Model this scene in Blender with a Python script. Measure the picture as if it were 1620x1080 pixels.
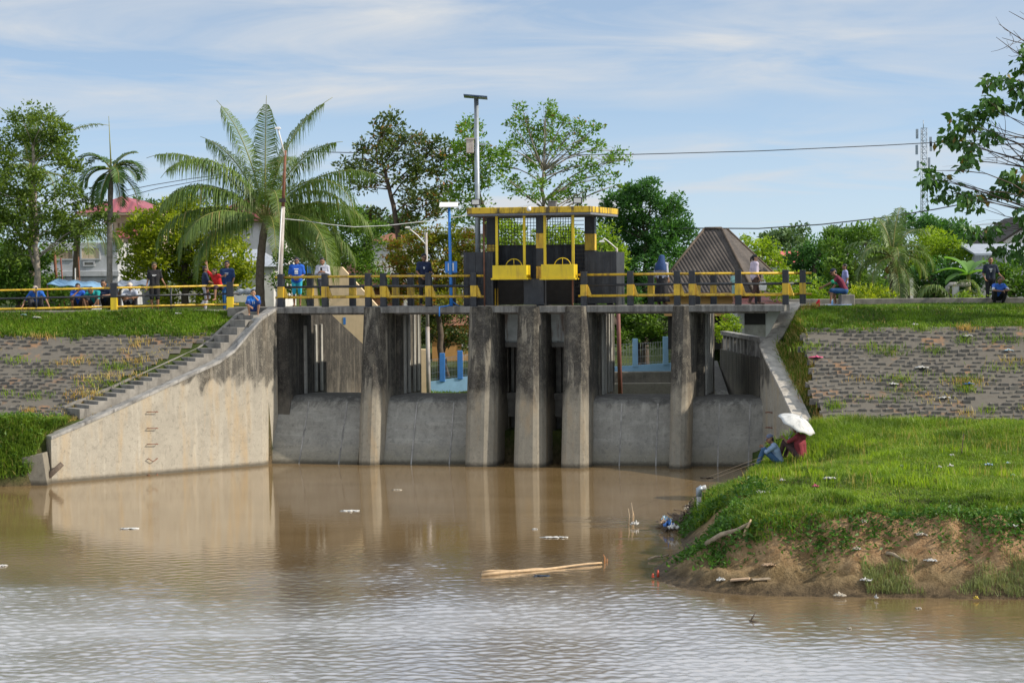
import bpy, bmesh, math, random
import numpy as np
from mathutils import Vector, Matrix, Euler
for o in list(bpy.data.objects): bpy.data.objects.remove(o)
SC = bpy.context.scene
COL = SC.collection
random.seed(7)
RNG = np.random.default_rng(7)
R = math.radians

# ------------------------------------------------------------------ camera
HC, F = 5.8, 3000.0                       # eye height above the water, focal length in photo pixels (photo 1620 x 1080)
PITCH, ROLL = math.atan(100/F), 0.0079
_f = Vector((0, math.cos(PITCH), -math.sin(PITCH)))
_r0 = Vector((1, 0, 0)); _u0 = Vector((0, math.sin(PITCH), math.cos(PITCH)))
CR = math.cos(ROLL)*_r0 - math.sin(ROLL)*_u0
CU = math.cos(ROLL)*_u0 + math.sin(ROLL)*_r0
cam = bpy.data.cameras.new("camera"); camo = bpy.data.objects.new("camera", cam); COL.objects.link(camo)
cam.sensor_width = 36; cam.lens = F/1620*36; cam.clip_start = .5; cam.clip_end = 6000
M = Matrix((CR, CU, -_f)).transposed().to_4x4(); M.translation = (0, 0, HC)
camo.matrix_world = M
SC.camera = camo

# ------------------------------------------------------------------ sun, sky, exposure
SUN_EL = R(34); SUN_H = Vector((0.97, -0.19, 0)).normalized()
SUN_DIR = Vector((SUN_H.x*math.cos(SUN_EL), SUN_H.y*math.cos(SUN_EL), math.sin(SUN_EL)))
sl = bpy.data.lights.new("sun", 'SUN'); sl.energy = 3.6; sl.angle = R(0.8); sl.color = (1, .90, .76)
so = bpy.data.objects.new("sun", sl); COL.objects.link(so)
so.rotation_euler = SUN_DIR.to_track_quat('Z', 'Y').to_euler()
SC.view_settings.view_transform = 'Standard'; SC.view_settings.look = 'None'
SC.view_settings.exposure = 0.5; SC.view_settings.gamma = 1; SC.view_settings.use_curve_mapping = False

class NT:
    """small helper to wire node trees"""
    def __init__(s, nt): s.nt = nt; s.nt.nodes.clear()
    def n(s, t, props=None, **kw):
        nd = s.nt.nodes.new(t)
        for k, v in (props or {}).items(): setattr(nd, k, v)
        for k, v in kw.items():
            key = k.replace('_', ' ') if not k.startswith('i') or not k[1:].isdigit() else int(k[1:])
            s.set(nd.inputs[key], v)
        return nd
    def set(s, inp, v):
        if isinstance(v, bpy.types.NodeSocket): s.nt.links.new(v, inp)
        elif isinstance(v, bpy.types.Node): s.nt.links.new(v.outputs[0], inp)
        else:
            if inp.type == 'RGBA' and len(v) == 3: v = (*v, 1)
            inp.default_value = v
    def math(s, op, a, b=0.0, clamp=False):
        nd = s.n('ShaderNodeMath', {'operation': op, 'use_clamp': clamp}); s.set(nd.inputs[0], a); s.set(nd.inputs[1], b); return nd.outputs[0]
    def mix(s, f, a, b, mode='MIX'):
        nd = s.n('ShaderNodeMixRGB', {'blend_type': mode}); s.set(nd.inputs[0], f); s.set(nd.inputs[1], a); s.set(nd.inputs[2], b); return nd.outputs[0]
    def noise(s, vec, scale, detail=4, rough=.55, dist=0):
        nd = s.n('ShaderNodeTexNoise', Scale=scale, Detail=detail, Roughness=rough, Distortion=dist)
        if vec is not None: s.set(nd.inputs['Vector'], vec)
        return nd.outputs['Fac']
    def ramp(s, f, lo, hi, a=0.0, b=1.0):
        nd = s.n('ShaderNodeMapRange', {'clamp': True}); 
        for i, v in enumerate((f, lo, hi, a, b)): s.set(nd.inputs[i], v)
        return nd.outputs[0]
    def scale(s, vec, v, off=(0, 0, 0)):
        nd = s.n('ShaderNodeMapping'); s.set(nd.inputs[0], vec); nd.inputs['Scale'].default_value = v; nd.inputs['Location'].default_value = off; return nd.outputs[0]

w = bpy.data.worlds.new("World"); SC.world = w; w.use_nodes = True
t = NT(w.node_tree)
tc = t.n('ShaderNodeTexCoord').outputs['Generated']
sep = t.n('ShaderNodeSeparateXYZ', i0=tc)
zz = t.math('ADD', t.math('MULTIPLY', t.math('MAXIMUM', sep.outputs[2], 0.0), 1.9), .10)      # look a little higher: the humid air here stays blue
cv = t.n('ShaderNodeCombineXYZ', i0=sep.outputs[0], i1=sep.outputs[1], i2=zz)
sky = t.n('ShaderNodeTexSky', {'sky_type': 'NISHITA', 'sun_disc': False, 'sun_elevation': SUN_EL, 'sun_rotation': math.atan2(SUN_H.x, SUN_H.y),
                               'altitude': 0, 'air_density': 1.0, 'dust_density': 1.2, 'ozone_density': 1.6})
t.set(sky.inputs[0], cv)
# thin streaky cloud: dome direction projected on a flat layer
cz = t.math('ADD', t.math('MAXIMUM', sep.outputs[2], 0.0), .085)
px_ = t.math('DIVIDE', sep.outputs[0], cz); py_ = t.math('DIVIDE', sep.outputs[1], cz)
cp = t.n('ShaderNodeCombineXYZ', i0=px_, i1=py_, i2=0.0).outputs[0]
n1 = t.noise(t.scale(cp, (.62, .80, 1), (2.4, 1.3, 0)), 1.9, 7, .56, .6)
n2 = t.noise(t.scale(cp, (.35, .55, 1), (7.1, 0, 0)), 1.0, 4, .5, .2)
cl = t.math('MULTIPLY', t.ramp(n1, .38, .68), t.ramp(n2, .28, .62))
lowhaze = t.ramp(sep.outputs[2], 0.0, .12, .62, .12)
cl = t.math('MAXIMUM', t.math('ADD', t.math('MULTIPLY', cl, .85), t.ramp(sep.outputs[2], .12, .36, .24, .64), True), lowhaze)
tint = t.mix(1.0, sky.outputs[0], (.90, .98, .96, 1), 'MULTIPLY')
skyc = t.mix(cl, tint, t.mix(t.ramp(sep.outputs[2], .14, .34), (3.30, 3.45, 3.62, 1), (4.0, 4.25, 4.6, 1)))
bg = t.n('ShaderNodeBackground', Color=skyc, Strength=.149)
t.n('ShaderNodeOutputWorld', Surface=bg.outputs[0])

# ------------------------------------------------------------------ pixel <-> world
C0 = Vector((0, 0, HC))
def ray(px, py): return _f + CR*((px-810)/F) + CU*((540-py)/F)
def at(px, py, Y):
    d = ray(px, py); return C0 + d*(Y/d.y)
def atz(px, py, z):
    d = ray(px, py); return C0 + d*((z-HC)/d.z)
YAW = R(12)
DC = Vector((0.1, 59.0, 0)); DU = Vector((math.cos(YAW), -math.sin(YAW), 0)); DV = Vector((math.sin(YAW), math.cos(YAW), 0))
DZ = 4.93
def dam(u, v, z): return DC + DU*u + DV*v + Vector((0, 0, z))
def duz(px, py, v=0.0):
    """u and z, in the weir's frame, of the point at depth v behind its face"""
    d = ray(px, py); k = (v + (DC-C0).dot(DV))/d.dot(DV); p = C0 + d*k
    return (p-DC).dot(DU), p.z
def du(px, py=560, v=0.0): return duz(px, py, v)[0]

# ------------------------------------------------------------------ objects
def tag(o, label=None, cat=None, group=None, kind=None):
    for k, v in (('label', label), ('category', cat), ('group', group), ('kind', kind)):
        if v: o[k] = v
    return o
def thing(name, label, cat, loc=(0, 0, 0), rz=0.0, group=None):
    o = bpy.data.objects.new(name, None); COL.objects.link(o); o.empty_display_size = .2
    o.location = loc; o.rotation_euler = (0, 0, rz)
    return tag(o, label, cat, group)
def kids(o): return [c for c in bpy.data.objects if c.parent == o]
def copy_tree(o, parent=None):
    ch = kids(o); c = o.copy(); COL.objects.link(c)
    if parent: c.parent = parent
    for k in ch: copy_tree(k, c)
    return c

class MB:
    def __init__(s): s.v = []; s.f = []; s.m = []; s.sm = []
    def add(s, vs, fs, m=0, smooth=False):
        b = len(s.v); s.v += [tuple(v) for v in vs]
        for f in fs: s.f.append(tuple(b+i for i in f)); s.m.append(m); s.sm.append(smooth)
        return s
    def box(s, x0, x1, y0, y1, z0, z1, m=0):
        return s.hexa([(x0, y0, z0), (x1, y0, z0), (x1, y1, z0), (x0, y1, z0), (x0, y0, z1), (x1, y0, z1), (x1, y1, z1), (x0, y1, z1)], m)
    def hexa(s, p, m=0):
        return s.add(p, [(3, 2, 1, 0), (4, 5, 6, 7), (0, 1, 5, 4), (1, 2, 6, 5), (2, 3, 7, 6), (3, 0, 4, 7)], m)
    def loft(s, loops, m=0, smooth=False, caps=True, closed=True):
        n = len(loops[0]); vs = [p for l in loops for p in l]; fs = []
        for k in range(len(loops)-1):
            for i in range(n if closed else n-1):
                j = (i+1) % n; fs.append((k*n+i, k*n+j, (k+1)*n+j, (k+1)*n+i))
        if caps and closed: fs.append(tuple(reversed(range(n)))); fs.append(tuple((len(loops)-1)*n+i for i in range(n)))
        return s.add(vs, fs, m, smooth)
    def prism(s, poly, z0, z1, m=0): return s.loft([[(x, y, z0) for x, y in poly], [(x, y, z1) for x, y in poly]], m)
    def tube(s, pts, r, n=8, m=0, smooth=True):
        pts = [Vector(p) for p in pts]; rs = r if hasattr(r, '__len__') else [r]*len(pts)
        loops = []; a = None
        for i, p in enumerate(pts):
            d = (pts[min(i+1, len(pts)-1)] - pts[max(i-1, 0)])
            d = d.normalized() if d.length > 1e-9 else Vector((0, 0, 1))
            if a is None: a = d.orthogonal().normalized()
            a = (a - d*a.dot(d)); a = a.normalized() if a.length > 1e-6 else d.orthogonal().normalized()
            b = d.cross(a)
            loops.append([p + (a*math.cos(2*math.pi*k/n) + b*math.sin(2*math.pi*k/n))*rs[i] for k in range(n)])
        return s.loft(loops, m, smooth)
    def bar(s, a, b, w, h=None, m=0):
        """square bar from a to b"""
        a, b = Vector(a), Vector(b); d = (b-a).normalized(); h = h or w
        sd = d.cross(Vector((0, 0, 1))); sd = sd.normalized() if sd.length > 1e-4 else Vector((1, 0, 0)); up = sd.cross(d)
        q = [(-1, -1), (1, -1), (1, 1), (-1, 1)]
        return s.loft([[e + sd*(x*w/2) + up*(y*h/2) for x, y in q] for e in (a, b)], m)
    def ball(s, c, r, m=0, nu=10, nv=7, sq=(1, 1, 1)):
        c = Vector(c); loops = []
        for j in range(nv+1):
            th = math.pi*j/nv; rr = max(math.sin(th), .02)
            loops.append([(c.x+r*sq[0]*rr*math.cos(2*math.pi*i/nu), c.y+r*sq[1]*rr*math.sin(2*math.pi*i/nu), c.z-r*sq[2]*math.cos(th)) for i in range(nu)])
        return s.loft(loops, m, True)
    def mesh(s, name):
        me = bpy.data.meshes.new(name); me.from_pydata(s.v, [], s.f)
        me.polygons.foreach_set('material_index', s.m); me.polygons.foreach_set('use_smooth', s.sm); me.update(); return me
    def build(s, name, mats, parent=None, bevel=0.0, fix=True):
        me = s.mesh(name)
        for m in (mats if isinstance(mats, (list, tuple)) else [mats]): me.materials.append(m)
        if fix:
            bm = bmesh.new(); bm.from_mesh(me); bmesh.ops.recalc_face_normals(bm, faces=bm.faces); bm.to_mesh(me); bm.free()
        o = bpy.data.objects.new(name, me); COL.objects.link(o)
        if parent: o.parent = parent
        if bevel:
            b = o.modifiers.new('bevel', 'BEVEL'); b.width = bevel; b.segments = 2; b.limit_method = 'ANGLE'; b.angle_limit = R(40)
        return o

def np_mesh(name, V, FQ, mats, parent=None, attr=None, smooth=False):
    """fast mesh from arrays: V (n,3), FQ (m,k)"""
    me = bpy.data.meshes.new(name); k = FQ.shape[1]
    me.vertices.add(len(V)); me.vertices.foreach_set('co', np.ascontiguousarray(V, dtype=np.float32).ravel())
    me.loops.add(FQ.size); me.loops.foreach_set('vertex_index', np.ascontiguousarray(FQ, dtype=np.int32).ravel())
    me.polygons.add(len(FQ)); me.polygons.foreach_set('loop_start', np.arange(0, FQ.size, k, dtype=np.int32))
    me.polygons.foreach_set('loop_total', np.full(len(FQ), k, dtype=np.int32))
    if smooth: me.polygons.foreach_set('use_smooth', np.ones(len(FQ), dtype=bool))
    me.update(calc_edges=True)
    for nm, a in (attr or {}).items():
        at_ = me.attributes.new(nm, 'FLOAT', 'POINT'); at_.data.foreach_set('value', np.ascontiguousarray(a, dtype=np.float32).ravel())
    for m in (mats if isinstance(mats, (list, tuple)) else [mats]): me.materials.append(m)
    o = bpy.data.objects.new(name, me); COL.objects.link(o)
    if parent: o.parent = parent
    return o
# ------------------------------------------------------------------ materials
def srgb(r, g, b): return tuple(((c/255)/12.92 if c/255 <= .04045 else ((c/255+.055)/1.055)**2.4) for c in (r, g, b))
def mat(name):
    m = bpy.data.materials.new(name); m.use_nodes = True; t = NT(m.node_tree)
    out = t.n('ShaderNodeOutputMaterial'); p = t.n('ShaderNodeBsdfPrincipled'); t.nt.links.new(p.outputs[0], out.inputs[0])
    t.p = p; t.out = out; t.pos = t.n('ShaderNodeNewGeometry').outputs['Position']; return m, t
def plain(name, col, rough=.6, var=.25, scale=6.0, metal=0.0, bump=0.0, dirt=None):
    m, t = mat(name)
    ob = t.n('ShaderNodeTexCoord').outputs['Object']
    f = t.noise(ob, scale, 5, .6)
    c = t.mix(t.ramp(f, .3, .75), tuple(x*(1-var) for x in col), tuple(min(1, x*(1+var*.6)) for x in col))
    if dirt:
        g = t.ramp(t.noise(t.scale(ob, (1, 1, .18)), scale*1.7, 5, .65), *((.52, .68) if len(dirt) < 3 else dirt[2]))
        c = t.mix(t.math('MULTIPLY', g, dirt[1]), c, dirt[0])
    t.set(t.p.inputs['Base Color'], c); t.p.inputs['Roughness'].default_value = rough; t.p.inputs['Metallic'].default_value = metal
    if bump:
        b = t.n('ShaderNodeBump', Strength=bump, Distance=.02, Height=f); t.set(t.p.inputs['Normal'], b.outputs[0])
    return m

def concrete(name, light, dark, line=None, edge=.25, streak=1.0, warm=None, algae=.85, joints=0.0):
    """weathered concrete: pale below the flood line, black algae with runs above it"""
    m, t = mat(name); pos = t.pos
    sp = t.n('ShaderNodeSeparateXYZ', i0=pos)
    blot = t.noise(pos, 1.1, 6, .6); fine = t.noise(pos, 9.0, 6, .7); pit = t.noise(pos, 45.0, 3, .6)
    col = t.mix(t.ramp(blot, .32, .72), tuple(c*.80 for c in light), light)
    col = t.mix(t.math('MULTIPLY', t.ramp(fine, .48, .75), .30), col, tuple(c*.62 for c in light))
    if warm:
        runs = t.noise(t.scale(pos, (2.2, 2.2, .30), (3, 1, 0)), 1.0, 4, .6)
        col = t.mix(t.math('MULTIPLY', t.ramp(runs, .50, .70), .55), col, warm)
    wash = t.noise(t.scale(pos, (1, 1, .10)), 4.5, 4, .6)
    col = t.mix(t.math('MULTIPLY', t.ramp(wash, .56, .70), .35), col, tuple(min(1, c*1.35) for c in light))
    if line is not None:
        e = t.noise(pos, .85, 8, .68, .6); e2 = t.noise(t.scale(pos, (1, 1, .16), (9, 3, 0)), 3.4, 4, .6)
        z = t.math('ADD', sp.outputs[2], t.math('ADD', t.math('MULTIPLY', t.math('SUBTRACT', e, .5), 2.6), t.math('MULTIPLY', t.math('SUBTRACT', e2, .5), .75)))
        msk = t.ramp(z, line-edge*.5, line+edge*.5)
        s1 = t.noise(t.scale(pos, (1, 1, .05)), 6.5, 5, .65); s2 = t.noise(t.scale(pos, (1, 1, .055), (5, 2, 0)), 4.2, 5, .65); s3 = t.noise(pos, 3.2, 6, .7)
        dk = t.mix(t.ramp(s1, .36, .64), tuple(c*.50 for c in dark), tuple(min(1, c*1.9) for c in dark))
        dk = t.mix(t.math('MULTIPLY', t.ramp(s3, .50, .62), .70), dk, tuple(c*.50 for c in light))
        dk = t.mix(t.math('MULTIPLY', t.ramp(s2, .555, .625), streak), dk, tuple(c*.95 for c in light))
        dk = t.mix(t.math('MULTIPLY', t.ramp(blot, .58, .8), .3), dk, tuple(c*.55 for c in light))
        # below the line the surface is patchy with thinner silt and algae too
        col = t.mix(t.math('MULTIPLY', t.ramp(s3, .50, .70), .38), col, tuple(c*.55 for c in light))
        col = t.mix(t.math('MULTIPLY', msk, algae), col, dk)
    elif joints:
        s3 = t.noise(pos, 2.4, 7, .72, .5); s4 = t.noise(t.scale(pos, (.35, .35, 2.6)), 1.6, 5, .65); s5 = t.noise(pos, 14.0, 5, .7)
        col = t.mix(t.math('MULTIPLY', t.ramp(s3, .42, .62), .55), col, tuple(c*.52 for c in light))
        col = t.mix(t.math('MULTIPLY', t.ramp(s4, .54, .68), .40), col, tuple(min(1, c*1.35) for c in light))
        col = t.mix(t.math('MULTIPLY', t.ramp(s5, .55, .72), .35), col, tuple(c*.45 for c in light))
        low = t.math('ADD', sp.outputs[2], t.math('MULTIPLY', t.math('SUBTRACT', s3, .5), 1.1))
        col = t.mix(t.ramp(low, .75, .15, 0, .55), col, (.20, .175, .115, 1))
        col = t.mix(t.ramp(t.math('ADD', low, 0), 1.75, 2.05, 0, .75), col, (.055, .053, .050, 1))
    spk = t.noise(pos, 26.0, 4, .7); spl = t.noise(pos, 7.0, 6, .75, .4)
    col = t.mix(t.math('MULTIPLY', t.ramp(spk, .57, .66), .45), col, tuple(min(1, c*1.25) for c in light))
    col = t.mix(t.math('MULTIPLY', t.ramp(spl, .54, .64), .42), col, tuple(c*.38 for c in light))
    # waterline scum: a thin dark band just above the water
    wl = t.math('ADD', sp.outputs[2], t.math('MULTIPLY', t.math('SUBTRACT', fine, .5), .12))
    col = t.mix(t.math('MULTIPLY', t.ramp(wl, .16, .05), .75), col, (.035, .028, .018, 1))
    t.set(t.p.inputs['Base Color'], col); t.p.inputs['Roughness'].default_value = .88; t.p.inputs['Specular IOR Level'].default_value = .25
    h = t.math('ADD', t.math('MULTIPLY', fine, .6), t.math('MULTIPLY', pit, .35))
    b = t.n('ShaderNodeBump', Strength=.45, Distance=.03, Height=h); t.set(t.p.inputs['Normal'], b.outputs[0])
    return m

def leafmat(name, c1, c2, trans=.35, odd=None, oddp=.0, gloss=.35, k=1.6, patch=0):
    """leaf colour differs leaf by leaf and clump by clump; light comes through"""
    m, t = mat(name); c1 = tuple(min(.5, x*k) for x in c1); c2 = tuple(min(.5, x*k) for x in c2)
    rnd = t.n('ShaderNodeNewGeometry').outputs['Random Per Island']
    cl = t.noise(t.pos, .75, 3, .6)
    f = t.math('ADD', t.math('MULTIPLY', rnd, .55), t.ramp(cl, .35, .68, 0, .45))
    c = t.mix(f, c1, c2)
    if patch: c = t.mix(t.math('MULTIPLY', t.ramp(t.noise(t.pos, .55, 5, .65), .44, .62), .60), c, (.040, .085, .014, 1))
    if odd:
        k = t.math('GREATER_THAN', t.math('FRACT', t.math('MULTIPLY', rnd, 17.3)), 1-oddp)
        c = t.mix(t.math('MULTIPLY', k, t.ramp(t.noise(t.pos, .5, 2), .42, .55)), c, odd)
    t.set(t.p.inputs['Base Color'], c); t.p.inputs['Roughness'].default_value = .5; t.p.inputs['Specular IOR Level'].default_value = gloss
    tr = t.n('ShaderNodeBsdfTranslucent'); t.set(tr.inputs[0], t.mix(1.0, c, (1.5, 1.55, .7, 1), 'MULTIPLY'))
    mx = t.n('ShaderNodeMixShader'); mx.inputs[0].default_value = trans
    t.nt.links.new(t.p.outputs[0], mx.inputs[1]); t.nt.links.new(tr.outputs[0], mx.inputs[2]); t.nt.links.new(mx.outputs[0], t.out.inputs[0])
    return m

MAT = {}
MAT['weir'] = concrete('weir_concrete', (.275, .250, .200), (.030, .028, .026), 2.15, .7, .70, warm=(.31, .22, .12), algae=.92)
MAT['abut'] = concrete('shaded_abutment_concrete', (.17, .155, .13), (.020, .019, .018), 1.9, .7, .75, warm=(.22, .16, .10), algae=.9)  # weathered, and darkened further so the sunny side wall reads as shaded
MAT['deckc'] = concrete('deck_concrete', (.30, .29, .27), (.12, .118, .11), 4.0, .5, .8)
MAT['guide'] = concrete('guide_concrete', (.42, .41, .37), (.05, .048, .045), 4.3, 1.2, .6, algae=.7)
MAT['spill'] = concrete('spillway_concrete', (.33, .32, .285), (.1, .1, .1), None, joints=1)
MAT['wing'] = concrete('wing_wall_concrete', (.375, .345, .285), (.036, .034, .031), 2.72, .30, .35, warm=(.42, .29, .14))
MAT['wingtop'] = plain('coping_concrete', (.33, .32, .30), .9, .5, 3, bump=.4, dirt=((.06, .058, .055, 1), .8))
MAT['pale'] = plain('pale_coping_concrete', (.46, .43, .38), .9, .35, 3, bump=.4, dirt=((.10, .095, .088, 1), .55))
MAT['stair'] = plain('stair_concrete', (.24, .225, .20), .9, .45, 2.5, bump=.4, dirt=((.09, .085, .075, 1), .7))
MAT['oldwall'] = concrete('old_wall_concrete', (.22, .20, .16), (.05, .05, .045), 2.2, .8, .5)
MAT['cream'] = plain('cream_render', (.74, .57, .36), .85, .15, 2, dirt=((.45, .34, .22, 1), .35))
MAT['black'] = plain('black_paint', (.022, .025, .032), .45, .45, 5, dirt=((.07, .072, .075, 1), .5))
MAT['panel'] = plain('blackened_sheet', (.030, .033, .040), .55, .5, 3, dirt=((.075, .078, .085, 1), .7))
MAT['yellow'] = plain('yellow_paint', (.66, .43, .03), .5, .22, 4, dirt=((.22, .13, .04, 1), .75, (.48, .62)))
MAT['byellow'] = plain('bright_yellow_paint', (.74, .54, .015), .45, .12, 3, dirt=((.40, .26, .04, 1), .5, (.50, .66)))
MAT['fascia'] = plain('stained_yellow_paint', (.68, .45, .025), .6, .2, 2.4, dirt=((.06, .045, .02, 1), .95, (.47, .60)))
MAT['slab'] = plain('slab_grey', (.16, .17, .2), .8)
MAT['steel'] = plain('galvanised_steel', (.33, .38, .43), .45, .2, 8, .5)
MAT['gate'] = plain('lit_gate_steel', (.46, .50, .48), .55, .3, 3, dirt=((.13, .06, .03, 1), .8))  # steel lightened so the leaf looks lit within the dark bay
MAT['dkgate'] = plain('shaded_gate_steel', (.12, .115, .098), .5, .5, 4)  # same gate steel, with the bay's shade put into its colour
MAT['rust'] = plain('rusty_steel', (.20, .085, .05), .8, .4, 9)
MAT['redpole'] = plain('faded_red_paint', (.22, .085, .07), .7, .3, 5)
MAT['greypole'] = plain('grey_pole_paint', (.42, .39, .36), .6, .3, 4, dirt=((.22, .10, .06, 1), .6))
MAT['bluepole'] = plain('bright_blue_paint', (.03, .20, .62), .4, .15)
MAT['white'] = plain('white_paint', (.74, .74, .72), .5, .12)
MAT['solar'] = plain('solar_glass', (.04, .07, .14), .15, .1)
MAT['wire'] = plain('mesh_wire', (.035, .032, .03), .6)
MAT['cable'] = plain('cable_black', (.05, .055, .06), .7)
MAT['fblue'] = plain('fence_blue', (.36, .62, .88), .7, .12, 3)
MAT['fdeep'] = plain('fence_deep_blue', (.05, .22, .60), .7, .12, 3)
MAT['meshgrey'] = plain('fence_mesh', (.60, .60, .57), .7)
MAT['wood'] = plain('weathered_wood', (.33, .26, .18), .85, .4, 12)
MAT['bamboo'] = plain('pale_bamboo', (.50, .35, .20), .6, .3, 8)
MAT['bark'] = plain('pale_bark', (.30, .26, .21), .9, .45, 7, bump=.5)
MAT['dkbark'] = plain('dark_bark', (.11, .085, .065), .95, .4, 7, bump=.5)
MAT['palmbark'] = plain('palm_bark', (.17, .13, .095), .95, .4, 9, bump=.6)
MAT['tarp'] = plain('blue_tarp', (.25, .45, .68), .5, .15, 2)
MAT['zinc'] = plain('zinc_sheet', (.42, .46, .52), .4, .25, 3, .3)
MAT['hwall'] = plain('grey_block_wall', (.50, .52, .55), .9, .25, 1.5, dirt=((.24, .23, .22, 1), .6))
MAT['hcream'] = plain('house_cream', (.62, .50, .36), .85, .2, 1.5)
MAT['horange'] = plain('house_orange', (.66, .38, .14), .85, .15, 1.5)
MAT['hwhite'] = plain('house_white', (.66, .66, .64), .8, .2, 1.5)
MAT['hdark'] = plain('dark_room', (.035, .032, .03), .9)  # near-black: darkness of rooms and openings put into colour, also plain dark parts
MAT['door'] = plain('grey_door', (.36, .35, .31), .7)
MAT['brick'] = plain('brick_red', (.34, .15, .09), .9, .35, 9)
MAT['earthroof'] = plain('terracotta', (.27, .12, .075), .9, .4, 5)
MAT['pvc'] = plain('pvc_grey', (.45, .47, .48), .4)

def roofmat(name, c, per, axis, depth=.05, dirt=None):
    """ribbed sheet: ribs across the given object axis"""
    m, t = mat(name); ob = t.n('ShaderNodeTexCoord').outputs['Object']; sp = t.n('ShaderNodeSeparateXYZ', i0=ob)
    s = t.math('SINE', t.math('MULTIPLY', sp.outputs[axis], 2*math.pi/per))
    f = t.noise(ob, 1.5, 5, .6)
    col = t.mix(t.ramp(f, .3, .7), tuple(x*.7 for x in c), c)
    if dirt: col = t.mix(t.math('MULTIPLY', t.ramp(t.noise(ob, 3, 5, .6), .5, .7), .7), col, dirt)
    t.set(t.p.inputs['Base Color'], col); t.p.inputs['Roughness'].default_value = .55
    b = t.n('ShaderNodeBump', Strength=1.0, Distance=depth, Height=s); t.set(t.p.inputs['Normal'], b.outputs[0]); return m
MAT['redroof'] = roofmat('red_ribbed_roof', (.36, .085, .11), .36, 0, .018)
MAT['pinkroof'] = roofmat('bright_red_roof', (.62, .13, .12), .5, 0)
MAT['maroon'] = roofmat('maroon_sheet', (.26, .07, .06), .3, 1)

LG = {}
LG['left'] = leafmat('left_tree_leaf', (.028, .062, .010), (.115, .165, .018), .3)
LG['mango'] = leafmat('mango_leaf', (.024, .060, .006), (.21, .26, .012), .42, k=2.2)  # wide range paints sunlit clumps and dark gaps into the leaves
LG['tall'] = leafmat('tall_tree_leaf', (.022, .050, .012), (.085, .115, .022), .25, (.30, .14, .04, 1), .12, .5)
LG['light'] = leafmat('light_tree_leaf', (.040, .105, .014), (.12, .20, .020), .42, (.26, .13, .05, 1), .05)
LG['dense'] = leafmat('dense_tree_leaf', (.016, .052, .014), (.050, .120, .024), .3, None, 0, .4, k=2.1)
LG['orange'] = leafmat('orange_bush_leaf', (.060, .095, .010), (.20, .20, .015), .35, (.34, .14, .03, 1), .38)
LG['lime'] = leafmat('lime_bush_leaf', (.07, .14, .010), (.22, .29, .015), .42, k=1.6)
LG['mid'] = leafmat('mid_green_leaf', (.026, .075, .012), (.105, .175, .020), .32)
LG['far'] = leafmat('far_tree_leaf', (.035, .075, .030), (.09, .14, .045), .2)
LG['coconut'] = leafmat('coconut_leaflet', (.035, .075, .014), (.115, .165, .030), .3, (.30, .24, .08, 1), .06, .6)
LG['areca'] = leafmat('areca_leaflet', (.018, .055, .014), (.065, .12, .022), .25, None, 0, .55)
LG['drop'] = leafmat('dropping_leaf', (.020, .058, .016), (.060, .135, .022), .25, (.24, .15, .03, 1), .05, .45)
LG['banana'] = leafmat('banana_leaf', (.05, .14, .03), (.14, .25, .05), .4)
LG['grass'] = leafmat('grass_blade', (.055, .110, .014), (.175, .245, .024), .32, (.34, .30, .10, 1), .08, .25, patch=1, k=1.65)
LG['bgrass'] = leafmat('bank_grass_blade', (.038, .085, .010), (.14, .22, .018), .3, (.32, .26, .09, 1), .05, .25, patch=1)
LG['weed'] = leafmat('dark_weed_leaf', (.018, .055, .010), (.060, .130, .016), .25, None, 0, .3)
LG['reed'] = leafmat('muddy_reed_blade', (.075, .095, .035), (.17, .19, .075), .25, None, 0, .2)
LG['dry'] = leafmat('dry_grass_blade', (.30, .15, .05), (.46, .30, .12), .3, (.2, .25, .03, 1), .15, .2)
# ------------------------------------------------------------------ terrain
def sstep(a, b, x):
    t_ = np.clip((x-a)/(b-a), 0, 1); return t_*t_*(3-2*t_)
def vnoise(x, y, s, seed=0):
    """value noise in arrays"""
    x = x/s; y = y/s; xi = np.floor(x).astype(np.int64); yi = np.floor(y).astype(np.int64); fx = x-xi; fy = y-yi
    fx = fx*fx*(3-2*fx); fy = fy*fy*(3-2*fy)
    def h(i, j):
        n = (i*374761393 + j*668265263 + seed*1442695041) & 0x7fffffff
        n = ((n ^ (n >> 13))*1274126177) & 0x7fffffff
        return ((n ^ (n >> 16)) & 0xffff)/65535.0
    return (h(xi, yi)*(1-fx)+h(xi+1, yi)*fx)*(1-fy) + (h(xi, yi+1)*(1-fx)+h(xi+1, yi+1)*fx)*fy
def fbm(x, y, s, seed=0, o=4):
    r = 0; a = .5
    for k in range(o): r = r + a*vnoise(x, y, s/2**k, seed+k); a *= .5
    return r/(1-.5**o)

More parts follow.
